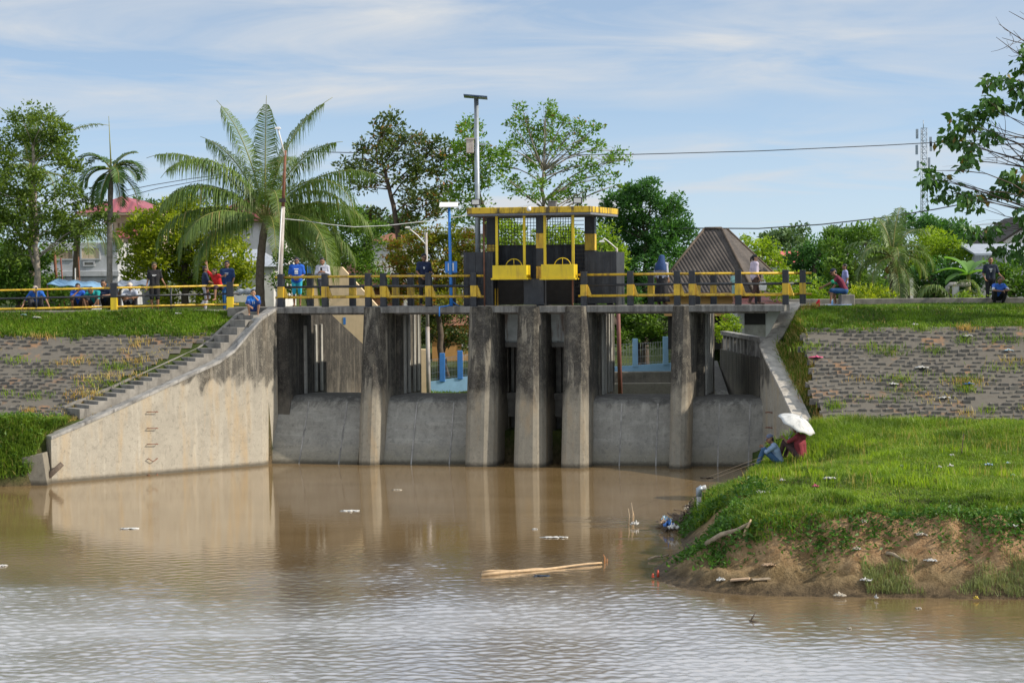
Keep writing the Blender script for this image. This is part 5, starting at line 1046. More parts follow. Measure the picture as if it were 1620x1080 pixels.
palm('palm_shrub', 'low stemless palm arching its single fronds behind the grass of the right bank', 'coconut', (1500, 490), (1500, 478), 68, [(180, 62, 1, 1.9), (0, 60, 1, 1.9), (170, 45, .9, 1.8), (10, 35, .9, 1.8), (200, 75, 1.1, 1.7), (340, 78, 1.2, 1.9), (90, 60, 1, 1.5)], 1.7, .5, (.1, .08), 46, 40, .9, lw=.05)
def banana():
    b = at(1532, 486, 70); th = thing('banana_plant', 'banana plant with broad bright leaves on the right bank', 'banana plant', b); q = MB(); q.tube([(0, 0, 0), (0, 0, 1.2)], [.12, .08], 9); q.build('stem', MAT['frond_stem'], th)
    for az, el, L in ((180, 38, 1.3), (150, 70, 1.2), (200, 15, 1.1), (20, 60, 1.2), (80, 60, 1.2), (330, 35, 1.0)):
        a = R(az); hd = Vector((math.cos(a), math.sin(a), 0)); sd = Vector((-hd.y, hd.x, 0)); p = Vector((0, 0, 1.15)); ang = R(el); m = MB(); rows = []
        for i in range(11):
            w_ = .26*math.sin(math.pi*min(1, (i/10)*.93+.05))**.6; d = hd*math.cos(ang)+Vector((0, 0, math.sin(ang))); rows.append([p-sd*w_+Vector((0, 0, .07)), p, p+sd*w_+Vector((0, 0, .07))]); p = p+d*L/10; ang -= .13
        m.loft(rows, closed=False, smooth=True); m.build('leaf', LG['banana'], th, fix=False)
banana()
# ------------------------------------------------------------------ houses
def house_frame(name, label, px, Y, rz, z, cat='house', group=None):
    p = at(px, 450, Y); return thing(name, label, cat, (p.x, p.y, z), R(rz), group)
def window(parent, x0, x1, y, z0, z1, m='hdark', frame='hwhite', name='window'):
    q = MB(); t_ = .06; q.box(x0-t_, x0, y-.05, y+.02, z0-t_, z1+t_); q.box(x1, x1+t_, y-.05, y+.02, z0-t_, z1+t_); q.box(x0, x1, y-.05, y+.02, z0-t_, z0); q.box(x0, x1, y-.05, y+.02, z1, z1+t_)
    o = q.build(name, MAT[frame], parent); g = MB(); g.box(x0, x1, y-.012, y-.004, z0, z1); g.build('pane', MAT[m], o)
def hip_roof(parent, x0, x1, y0, y1, z0, zr, m, ridge_in=None, eave=.0, name='roof', th=.10):
    ri = ridge_in if ridge_in is not None else min(x1-x0, y1-y0)/2
    if (x1-x0) >= (y1-y0): a, b = (x0+ri, (y0+y1)/2), (x1-ri, (y0+y1)/2)
    else: a, b = ((x0+x1)/2, y0+ri), ((x0+x1)/2, y1-ri)
    q = MB(); v = [(x0, y0, z0), (x1, y0, z0), (x1, y1, z0), (x0, y1, z0), (a[0], a[1], zr), (b[0], b[1], zr)]
    f = [(0, 1, 5, 4), (1, 2, 5), (2, 3, 4, 5), (3, 0, 4)] if (x1-x0) >= (y1-y0) else [(0, 1, 4), (1, 2, 5, 4), (2, 3, 5), (3, 0, 4, 5)]
    q.add(v, f+[(3, 2, 1, 0)]); return q.build(name, MAT[m], parent)
# left house, two storeys, maroon ribbed roof
k = 80/F
hA = house_frame('house', 'two-storey house with a maroon ribbed roof and bare grey lower wall', 205, 80, 0, 4.6)
zA = lambda py: at(205, py, 80).z-4.6
xA = lambda px: at(px, 400, 80).x-hA.location.x
q = MB(); q.box(xA(160), xA(238), .6, 7, zA(352), zA(337)); q.box(xA(160), xA(238), 2.4, 7, zA(400), zA(352)); q.box(xA(176), xA(182), .6, .85, zA(400), zA(352)); q.box(xA(186), xA(189), .6, .8, zA(400), zA(352)); q.box(xA(232), xA(238), .6, .9, zA(400), zA(352)); q.build('upper_wall', MAT['hcream'], hA, .01)
q = MB(); q.box(xA(182), xA(232), 2.38, 2.395, zA(376), zA(353)); q.build('veranda_shade', MAT['hdark'], hA)  # dark sheet on the wall, painted shade of the veranda
hip_roof(hA, xA(120), xA(246), -.2, 8, zA(336), zA(308), 'redroof', 1.7)
q = MB(); q.box(xA(121), xA(245), -.16, 7.9, zA(340), zA(336)-.004); q.build('eave', MAT['hcream'], hA)
q = MB(); q.hexa([(xA(180), -1.2, zA(378)), (xA(222), -1.2, zA(378)), (xA(222), .55, zA(363)), (xA(190), .55, zA(363)), (xA(180), -1.2, zA(376)), (xA(222), -1.2, zA(376)), (xA(222), .55, zA(360)), (xA(190), .55, zA(360))]); q.build('porch_roof', MAT['redroof'], hA)
q = MB(); q.box(xA(76), xA(194), -1.0, 6.5, 0, zA(384)); q.build('lower_wall', MAT['hwall'], hA, .02)
q = MB(); q.box(xA(72), xA(196), -1.1, -1.003, zA(437), zA(428)); q.build('ledge', MAT['hwall'], hA, .02)
for a, b, c, d, m in ((97, 124, 409, 396, 'wood'), (138, 165, 409, 393, 'hcream'), (142, 156, 419, 415, 'stair')): window(hA, xA(a), xA(b), -1.0, zA(c), zA(d), m, 'hwall')
q = MB(); q.box(xA(80), xA(200), -1.4, -1.11, 0, zA(447)); q.build('painted_base_shadow', MAT['hdark'], hA)  # dark box painted in as shadow along the wall's foot
hA2 = house_frame('house', 'maroon-roofed house mostly hidden behind the round mango tree and the coconut palm', 378, 92, 0, 4.5)
zB = lambda py: at(378, py, 92).z-4.5
q = MB(); q.box(-1.6, 2.2, 0, 5, 0, zB(352)); q.build('wall', MAT['hwhite'], hA2); hip_roof(hA2, -2.1, 2.7, -.5, 5.5, zB(352), zB(312), 'redroof', 1.5); window(hA2, -.8, .2, 0, zB(400), zB(375))
hW = house_frame('house', 'white house wall glimpsed through the mango tree leaves', 340, 84, 0, 4.5); q = MB(); q.box(-1.8, 2.6, 0, 4, 0, 1.9); q.build('wall', MAT['hwhite'], hW); window(hW, -1, 0, 0, .8, 1.5); hip_roof(hW, -2.1, 2.9, -.3, 4.3, 1.9, 2.7, 'zinc', 1.2)
# brown tiled house to the right
def tile_mat():
    m, t = mat('old_clay_tiles'); ob = t.n('ShaderNodeTexCoord').outputs['Object']; sp = t.n('ShaderNodeSeparateXYZ', i0=ob)
    n1, n2 = t.noise(ob, 1.2, 5, .6), t.noise(ob, 9, 4, .6)
    rows = t.math('FRACT', t.math('MULTIPLY', sp.outputs[2], 6.5)); hx = t.math('ABSOLUTE', t.math('SINE', t.math('MULTIPLY', t.math('ADD', sp.outputs[0], sp.outputs[1]), 20.0)))
    c = t.mix(t.ramp(n1, .35, .68), (.052, .045, .042, 1), (.118, .100, .088, 1)); c = t.mix(t.math('MULTIPLY', t.ramp(n2, .5, .7), .5), c, (.05, .042, .036, 1))
    t.set(t.p.inputs['Base Color'], c); t.p.inputs['Roughness'].default_value = .85
    b = t.n('ShaderNodeBump', Strength=1.0, Distance=.035, Height=t.math('ADD', t.math('MULTIPLY', rows, .8), t.math('MULTIPLY', hx, .8))); t.set(t.p.inputs['Normal'], b.outputs[0]); return m
MAT['tiles'] = tile_mat()
hB = house_frame('house', 'house with a steep brown tiled hip roof behind the right part of the weir', 1188, 74, -20, 2.9)
zh = lambda py, Y=74: at(1188, py, Y).z-2.9
W_, D_ = 3.9, 7.0
ez, rz_ = zh(462), zh(361, 76)
q = MB(); q.box(-W_+.3, -.35, .35, D_, zh(500), ez-.05); q.build('wall', MAT['horange'], hB)
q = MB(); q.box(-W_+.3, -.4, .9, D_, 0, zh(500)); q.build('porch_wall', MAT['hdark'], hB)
q = MB(); vv = [(-W_, -.1, ez), (.1, -.1, ez), (.1, D_+.3, ez), (-W_, D_+.3, ez), (-2.35, 2.0, rz_), (-1.65, 2.0, rz_), (-1.65, 2.9, rz_), (-2.35, 2.9, rz_)]
q.add(vv, [(0, 1, 5, 4), (1, 2, 6, 5), (2, 3, 7, 6), (3, 0, 4, 7), (4, 5, 6, 7), (3, 2, 1, 0)]); ro = q.build('roof', MAT['tiles'], hB)
q = MB(); q.tube([(-1.65, 2.0, rz_+.02), (.1, -.1, ez+.03)], .05, 6); q.tube([(-1.65, 2.9, rz_+.02), (.1, D_+.3, ez+.03)], .05, 6); q.tube([(-2.35, 2.0, rz_+.02), (-W_, -.1, ez+.03)], .05, 6); q.tube([(-2.35, 2.0, rz_+.02), (-1.65, 2.0, rz_+.02)], .06, 6); q.build('ridge_tiles', MAT['dkbark'], ro)
q = MB(); q.box(-W_, .1, -.12, -.06, ez-.16, ez-.004); q.build('fascia', MAT['redpole'], hB)
hq = house_frame('outhouse', 'low white outhouse with a rusty maroon lean-to roof under the bridge end', 1196, 72, -8, 2.7, 'outhouse')
zq = lambda py: at(1196, py, 72).z-2.7
q = MB(); q.box(-.85, 1.0, .6, 4, 0, zq(488)); q.build('wall', MAT['hwhite'], hq)
q = MB(); q.box(-.45, .35, .56, .597, 0, zq(500)); q.build('door', MAT['door'], hq); q = MB(); q.box(-.45, .35, .54, .558, zq(514), zq(491)); q.build('painted_shade', MAT['hdark'], hq)  # last dark sheet is painted shade below the lean-to roof
q = MB(); q.hexa([(-.9, -.2, zq(484)), (2.0, -.2, zq(486)), (2.0, 4, zq(466)), (-.9, 4, zq(466)), (-.9, -.2, zq(482)), (2.0, -.2, zq(484)), (2.0, 4, zq(463)), (-.9, 4, zq(463))]); q.build('roof', MAT['maroon'], hq)
q = MB(); q.box(-.98, -.70, .0, .25, 0, zq(490)); q.build('pillar', MAT['hwhite'], hq); q = MB(); q.box(-1.30, -1.06, .4, .6, 0, zq(494)); q.build('brick_pillar', MAT['brick'], hq)
tree('bush', 'green shrub beside the brick pillar under the right end of the deck', 'lime', 2.6, 70, [(1146, 545), (1146, 535)], [(1140, 520, 12, 16), (1152, 508, 12, 12), (1150, 530, 14, 10), (1162, 520, 8, 12)], leaf=.12, lai=2.2, seed=51, clump=.22, cat='bush')
# other roofs
hC = house_frame('house', 'small distant house with a bright red roof among the right trees', 1250, 120, 0, 4.3)
zc = lambda py: at(1250, py, 120).z-4.3
q = MB(); q.box(-.6, 1.0, 0, 4, 0, zc(412)); q.build('wall', MAT['hwhite'], hC); q = MB(); q.loft([[(-.9, -.4, zc(418)), (1.2, -.4, zc(412)), (.75, 2, zc(396)), (-.35, 2, zc(397))], [(-.9, 4.4, zc(418)), (1.2, 4.4, zc(412)), (.75, 2.2, zc(396)), (-.35, 2.2, zc(397))]]); q.build('roof', MAT['pinkroof'], hC)
hD = house_frame('shed', 'open grey shed with a sheet roof and a white post at the right edge', 1578, 74, 0, 4.7, 'shed')
zd_ = lambda py: at(1578, py, 74).z-4.7; xd = lambda px: at(px, 400, 74).x-hD.location.x
q = MB(); q.hexa([(xd(1540), -.2, zd_(404)), (xd(1680), -.2, zd_(402)), (xd(1680), 4, zd_(386)), (xd(1556), 4, zd_(386)), (xd(1540), -.2, zd_(401)), (xd(1680), -.2, zd_(399)), (xd(1680), 4, zd_(383)), (xd(1556), 4, zd_(383))]); q.build('roof', MAT['zinc'], hD)
for px in (1574, 1660): q = MB(); q.box(xd(px)-.09, xd(px)+.09, .2, .4, 0, zd_(404)); q.build('post', MAT['white'], hD)
q = MB(); q.box(xd(1545), xd(1680), 3.4, 3.6, 0, zd_(440)); q.build('back_wall', MAT['hwall'], hD)
hG = house_frame('house', 'grey gable of a house behind the drooping tree at the right edge', 1625, 88, 0, 4.6)
zg = lambda py: at(1625, py, 88).z-4.6
q = MB(); q.loft([[(-1.1, 0, 0), (3, 0, 0), (3, 0, zg(375)), (.6, 0, zg(345)), (-1.1, 0, zg(382))], [(-1.1, 6, 0), (3, 6, 0), (3, 6, zg(375)), (.6, 6, zg(345)), (-1.1, 6, zg(382))]]); q.build('wall', MAT['hwall'], hG)
q = MB(); q.hexa([(-1.6, -.5, zg(388)), (.6, -.5, zg(341)), (.6, 6.4, zg(341)), (-1.6, 6.4, zg(388)), (-1.6, -.5, zg(386)), (.6, -.5, zg(339)), (.6, 6.4, zg(339)), (-1.6, 6.4, zg(386))]); q.build('roof', MAT['hdark'], hG); window(hG, .2, .9, 0, zg(400), zg(378))
hE = house_frame('house', 'low terracotta-roofed house behind the fronds left of the orange tree', 575, 86, 10, 2.6)
ze = lambda py: at(575, py, 86).z-2.6
q = MB(); q.box(-2.2, 1.8, .3, 5, 0, ze(455)); q.build('wall', MAT['brick'], hE); hip_roof(hE, -2.6, 2.3, 0, 5.4, ze(455), ze(412), 'earthroof', 2.0); window(hE, -1, 0, .3, ze(480), ze(460))
hF = house_frame('house', 'orange-walled house glimpsed under the deck behind the blue fence', 712, 92, 0, 1.7)
zf = lambda py: at(712, py, 92).z-1.7
q = MB(); q.box(-.9, 1.4, 0, 4, 0, zf(514)); q.build('wall', MAT['horange'], hF); hip_roof(hF, -1.2, 1.7, -.3, 4.4, zf(514), zf(495), 'earthroof', 1.1); window(hF, .6, 1.1, 0, zf(548), zf(530))
hH = house_frame('house', 'small grey-roofed house seen left of the gatehouse mesh', 748, 100, 0, 4.3)
zi = lambda py: at(748, py, 100).z-4.3
q = MB(); q.box(-.6, .9, 0, 3, 0, zi(368)); q.build('wall', MAT['hwhite'], hH); hip_roof(hH, -.9, 1.2, -.3, 3.3, zi(370), zi(352), 'zinc', .7)
hI = house_frame('house', 'white house glimpsed between the trees left of the pale lamp pole', 622, 104, 0, 4.0)
zj = lambda py: at(622, py, 104).z-4.0
q = MB(); q.box(-1.2, 1.0, 0, 3, 0, zj(382)); q.build('wall', MAT['hwhite'], hI); hip_roof(hI, -1.5, 1.3, -.3, 3.3, zj(382), zj(368), 'earthroof', 1.0); window(hI, -.3, .4, 0, zj(395), zj(386))
# the cream wall that slopes down behind the left spillway
def cream():
    Y = 73; o = thing('sloping_wall', 'cream rendered wall sloping down to the right behind the left spillway', 'wall', at(575, 620, Y)); B = Vector(o.location)
    P = [(494, 640), (494, 421), (541, 422), (600, 487), (661, 552), (676, 553), (674, 640)]
    f = [at(px, py, Y)-B for px, py in P]; q = MB(); q.loft([[p for p in f], [p+Vector((0, .45, 0)) for p in f]]); q.build('wall_face', MAT['cream'], o, .01)
    for a, b, c, d in ((515, 519, 477, 487), (543, 547, 502, 513)): q = MB(); p0, p1 = at(a, d, Y)-B, at(b, c, Y)-B; q.box(p0.x, p1.x, -.012, .1, p0.z, p1.z); q.build('slot', MAT['fdeep'], o)
    p0, p1 = at(486, 432, Y)-B, at(493.8, 421, Y)-B; q = MB(); q.box(p0.x, p1.x, 0, .4, p0.z-.0, p1.z); q.build('blue_edge', MAT['fdeep'], o)
cream()
# blue fence upstream
def fence():
    Y = 80; o = thing('blue_fence', 'blue fence of wire mesh panels between blue posts, seen under the deck', 'fence', at(700, 610, Y)); B = Vector(o.location)
    base = lambda px: float(np.interp(px, [640, 745, 965, 1060, 1140, 1200], [614, 599, 585, 579, 566, 560])); 
    xs_ = [668, 700, 728, 760, 800, 850, 900, 950, 1005, 1053, 1098, 1137]
    for px in xs_:
        b = at(px, base(px)-2, Y)-B; t_ = at(px, base(px)-47, Y)-B; q = MB(); q.box(b.x-.11, b.x+.11, -.12, .12, b.z, t_.z); q.build('post', MAT['fdeep' if px < 760 else 'fblue'], o, .01)
    q = MB(); loops = []
    for px in np.linspace(645, 1150, 24): b = at(px, base(px)+10, Y)-B; t_ = at(px, base(px)-5, Y)-B; loops.append([Vector((b.x, -.09, b.z-.2)), Vector((b.x, .09, b.z-.2)), Vector((b.x, .09, t_.z)), Vector((b.x, -.09, t_.z))])
    q.loft(loops); q.build('base_wall', MAT['fblue'], o)
    for a, b in zip(xs_[:-1], xs_[1:]):
        q = MB(); n = 12
        for i in range(1, n):
            px = a+(b-a)*i/n; p0 = at(px, base(px)-6, Y)-B; p1 = at(px, base(px)-40, Y)-B; q.tube([p0, p1], .0075, 4)
        for dy in (8, 18, 29, 39): q.tube([at(a, base(a)-dy, Y)-B, at(b, base(b)-dy, Y)-B], .009, 4)
        q.build('mesh_panel', MAT['meshgrey'], o)
fence()
# blue tarps of the stalls behind the left railing
def awning(p0, p1, Y, label, d=1.2, m='tarp'):
    a, b = at(*p0, Y), at(*p1, Y); g = hz(a.x, a.y); o = thing('awning', label, 'awning', (a.x, a.y, g)); B = Vector(o.location); q = MB()
    rows = [[a-B+Vector((0, 0, 0)), b-B], [a-B+Vector((.15, d*.5, .16)), b-B+Vector((0, d*.5, .18))], [a-B+Vector((.3, d, .10)), b-B+Vector((0, d, .10))]]
    q.loft([[r[0].lerp(r[1], t_)+Vector((0, 0, .03*math.sin(t_*19))) for t_ in np.linspace(0, 1, 14)] for r in rows], closed=False, smooth=True); ob = q.build('sheet', MAT[m], o, fix=False); s = ob.modifiers.new('thick', 'SOLIDIFY'); s.thickness = .05
    for p in (a, b): q = MB(); q.tube([(p.x-a.x, .1, 0), (p.x-a.x, .1, p.z-g+.02)], .025, 6); q.build('post', MAT['rust'], o)
awning((74, 449), (160, 455), 66, 'faded blue tarp awning below the grey house wall'); awning((178, 452), (238, 450), 65, 'pale blue awning behind the man in the white cap', .8, 'zinc'); awning((124, 464), (186, 461), 67, 'low grey-blue sheet roof behind the man in the teal shirt', .8, 'zinc'); awning((368, 465), (408, 462), 68, 'white and grey stall sheet behind the boy on the stairs', 1.0, 'zinc')
for px0, py0, px1, py1, m, lab in ((93, 470, 86, 398, 'rust', 'leaning dark rusty post before the grey house wall'), (102, 458, 96, 408, 'redpole', 'thin red rod leaning before the grey house wall'), (128, 470, 124, 406, 'rust', 'thin dark rod right of the red one before the house wall'), (118, 458, 119, 424, 'pvc', 'short grey rod between the red and the dark rods')):
    a = at(px0, py0, 70); a.z = 4.6; b = at(px1, py1, 70); q = MB(); q.tube([(0, 0, 0), b-a], .055 if px0 == 93 else .03, 7); o = q.build('pole', MAT[m]); o.location = a; tag(o, lab, 'pole')
# old pipe gate and door on the right bank
o = thing('pipe_frame', 'old square concrete pipe frame standing in weeds on the right bank', 'frame', at(1500, 486, 68)); B = Vector(o.location); q = MB(); q.tube([at(1499, 487, 68)-B, at(1499, 454, 68)-B, at(1503, 450, 68)-B, at(1535, 450, 68)-B], .09, 9); q.build('pipe', MAT['wingtop'], o); q = MB(); p = at(1511, 470, 68)-B; q.box(p.x-.12, p.x+.12, -.1, .1, 0, .75); q.build('post', MAT['hwall'], o)
o = thing('gate_post', 'white post beside a dark shed door at the foot of the small coconut palm', 'post', at(1442, 489, 73)); q = MB(); q.box(-.06, .06, -.06, .06, 0, 1.2); q.build('white_post', MAT['white'], o); q = MB(); q.box(-.45, -.063, -.03, .03, 0, 1.0); q.build('dark_door', MAT['hdark'], o)
# lattice tower
def tower():
    Y = 240; b = at(1461, 440, Y); b.z = 4.3; o = thing('lattice_tower', 'grey lattice telecom tower above the right tree line', 'tower', b); top = at(1460, 203, Y).z-b.z; q = MB(); h = .40
    L = [(-h, -h), (h, -h), (0, h)]; n = 26
    for x, y in L: q.tube([(x*1.3, y*1.3, 0), (x*.9, y*.9, top)], .055, 5)
    for i in range(n):
        z0, z1 = top*i/n, top*(i+1)/n
        for j in range(3): (x0, y0), (x1, y1) = L[j], L[(j+1) % 3]; q.bar((x0, y0, z0), (x1, y1, z1), .05); q.bar((x0, y0, z1), (x1, y1, z1), .05)
    q.build('mast', MAT['steel'], o)
    for dx, zz in ((-.8, .98), (.9, .93), (.95, .90), (-.85, .88), (.7, .80), (-.7, .78)): 
        q = MB(); z = top*zz-.0; q.box(dx-.14, dx+.14, -.12, .12, z-.9, z+.3); q.build('antenna', MAT['steel'], o)
        
    q = MB(); q.tube([(0, 0, top), (0, 0, top+1.0)], .05, 5); q.build('spike', MAT['steel'], o)
tower()
# cables
def cable(pts, r, label, m='cable'):
    P = [at(*p) for p in pts]; o = thing('power_line', label, 'cable', P[0]); q = MB(); q.tube([p-P[0] for p in P], r, 5); q.build('wire', MAT[m], o)
cable([(480, 240, 96), (620, 243, 96), (800, 246, 96), (1000, 244.5, 96), (1200, 239, 96), (1400, 230, 96), (1560, 221, 96), (1700, 212, 96), (2300, 150, 96)], .022, 'long thin black power line crossing the sky behind the spreading tree')
cable([(1080, 361, 80), (1200, 361.5, 80), (1300, 355, 80), (1400, 344, 80), (1480, 331, 80), (1600, 308, 80), (1750, 275, 80), (2200, 150, 80)], .026, 'black power line running right from the brown tiled roof')
cable([(190, 303, 85), (240, 293, 85), (300, 283, 85), (430, 266, 85)], .016, 'upper thin wire between the areca palm and the coconut palm'); cable([(200, 311, 85), (250, 298, 85), (310, 287, 85), (430, 268, 85)], .016, 'lower thin wire between the areca palm and the coconut palm')
cable([(447, 346, 61), (480, 349, 62), (520, 355, 63.5), (560, 359, 65), (610, 357, 67), (674, 350, 70), (760, 338, 74), (850, 322, 78)], .014, 'pale sagging cable running from the leaning lamp pole', 'pvc')
# ------------------------------------------------------------------ people
def skinmat(name, c): 
    m, t = mat(name); f = t.noise(t.n('ShaderNodeTexCoord').outputs['Object'], 14, 3, .5); t.set(t.p.inputs['Base Color'], t.mix(t.ramp(f, .3, .7), tuple(x*.85 for x in c), c)); t.p.inputs['Roughness'].default_value = .55; return m
SKIN = [skinmat('skin_brown', (.30, .155, .09)), skinmat('skin_tan', (.42, .235, .145)), skinmat('skin_dark', (.19, .095, .055))]
MAT['hair'] = plain('black_hair', (.012, .010, .009), .5); MAT['eye'] = plain('dark_eye', (.015, .012, .01), .3, 0)
_cl = {}
def cloth(c):
    k = tuple(round(x, 3) for x in c)
    if k not in _cl: _cl[k] = plain('cloth_%d' % len(_cl), c, .9, .22, 7, bump=.5)
    return _cl[k]
def capsule(q, a, b, ra, rb, n=10, m=0):
    a, b = Vector(a), Vector(b); d = b-a
    if d.length < 1e-5: return q.ball(a, ra, m)
    d.normalize(); pts, rs = [], []
    for f in (85, 60, 30): pts.append(a-d*ra*math.sin(R(f))); rs.append(ra*math.cos(R(f)))
    pts += [a, b]; rs += [ra, rb]
    for f in (30, 60, 85): pts.append(b+d*rb*math.sin(R(f))); rs.append(rb*math.cos(R(f)))
    return q.tube(pts, rs, n, m)
def fused(q, vox, name):
    """melt overlapping shapes into one continuous skin"""
    me = q.mesh('tmp'); o = bpy.data.objects.new('tmp', me); COL.objects.link(o); r = o.modifiers.new('r', 'REMESH'); r.mode = 'VOXEL'; r.voxel_size = vox; r.use_smooth_shade = True
    s = o.modifiers.new('s', 'SMOOTH'); s.iterations = 2; s.factor = .4
    dg = bpy.context.evaluated_depsgraph_get(); out = bpy.data.meshes.new_from_object(o.evaluated_get(dg)); out.name = name
    bpy.data.objects.remove(o); bpy.data.meshes.remove(me); return out
J0 = dict(pel=(0, 0, .90), ch=(0, 0, 1.22), nk=(0, -.01, 1.41), hd=(0, .02, 1.555), shL=(-.175, 0, 1.35), shR=(.175, 0, 1.35), elL=(-.22, -.04, 1.09), elR=(.22, -.04, 1.09), wrL=(-.22, .06, .85), wrR=(.22, .06, .85),
          hpL=(-.088, 0, .88), hpR=(.088, 0, .88), knL=(-.10, .02, .48), knR=(.10, .02, .48), anL=(-.10, -.03, .08), anR=(.10, -.03, .08), toL=(-.12, .13, .03), toR=(.12, .13, .03))
def P_(**kw): d = dict(J0); d.update(kw); return d
SQUAT = P_(pel=(0, 0, .26), ch=(0, .16, .54), nk=(0, .24, .71), hd=(0, .32, .84), shL=(-.175, .20, .66), shR=(.175, .20, .66), elL=(-.27, .42, .50), elR=(.27, .42, .50), wrL=(-.10, .56, .50), wrR=(.06, .58, .48),
           hpL=(-.09, .02, .25), hpR=(.09, .02, .25), knL=(-.20, .40, .50), knR=(.20, .40, .50), anL=(-.15, .18, .08), anR=(.15, .18, .08), toL=(-.18, .35, .03), toR=(.18, .35, .03))
GROUND = P_(pel=(0, 0, .11), ch=(0, .10, .42), nk=(0, .19, .60), hd=(0, .27, .73), shL=(-.175, .15, .55), shR=(.175, .15, .55), elL=(-.22, .36, .40), elR=(.22, .36, .40), wrL=(-.08, .52, .46), wrR=(.06, .53, .44),
            hpL=(-.09, .02, .11), hpR=(.09, .02, .11), knL=(-.15, .43, .46), knR=(.15, .43, .46), anL=(-.13, .58, .08), anR=(.13, .58, .08), toL=(-.14, .74, .04), toR=(.14, .74, .04))
BENCH = P_(pel=(0, 0, .50), ch=(0, .15, .80), nk=(0, .27, .96), hd=(0, .37, 1.08), shL=(-.18, .22, .90), shR=(.18, .22, .90), elL=(-.22, .45, .75), elR=(.24, .30, .70), wrL=(-.16, .72, .62), wrR=(.20, .44, .52),
           hpL=(-.09, .0, .48), hpR=(.09, .0, .48), knL=(-.17, .42, .50), knR=(.26, .36, .50), anL=(-.18, .46, .08), anR=(.28, .30, .08), toL=(-.2, .62, .03), toR=(.32, .44, .03))
def hand(q, el, wr, side, n_=None, grip=.5):
    el, wr = Vector(el), Vector(wr); d = (wr-el).normalized(); up = Vector(n_) if n_ else Vector((-side*.6, .6, -.4)); nm = (up-d*up.dot(d)).normalized(); sd = d.cross(nm)*side
    pc = wr+d*.045
    for s in (-.024, -.008, .008, .024): capsule(q, wr+d*.005+sd*s*.7, wr+d*.085+sd*s, .014, .012, 6)
    for s, L in ((-.028, .062), (-.009, .075), (.010, .07), (.028, .052)):
        b = wr+d*.088+sd*s; k1 = (d*math.cos(grip)+nm*math.sin(grip)); k2 = (d*math.cos(grip*2.2)+nm*math.sin(grip*2.2)); m1 = b+k1*L*.5
        capsule(q, b, m1, .0095, .0085, 6); capsule(q, m1, m1+k2*L*.5, .0085, .0065, 6)
    tb = wr+d*.02-sd*.028; t1 = tb+(d*.6-sd*.7+nm*.35).normalized()*.042; capsule(q, tb, t1, .0125, .010, 6); capsule(q, t1, t1+(d*.85-sd*.1+nm*.5).normalized()*.032, .010, .0075, 6)
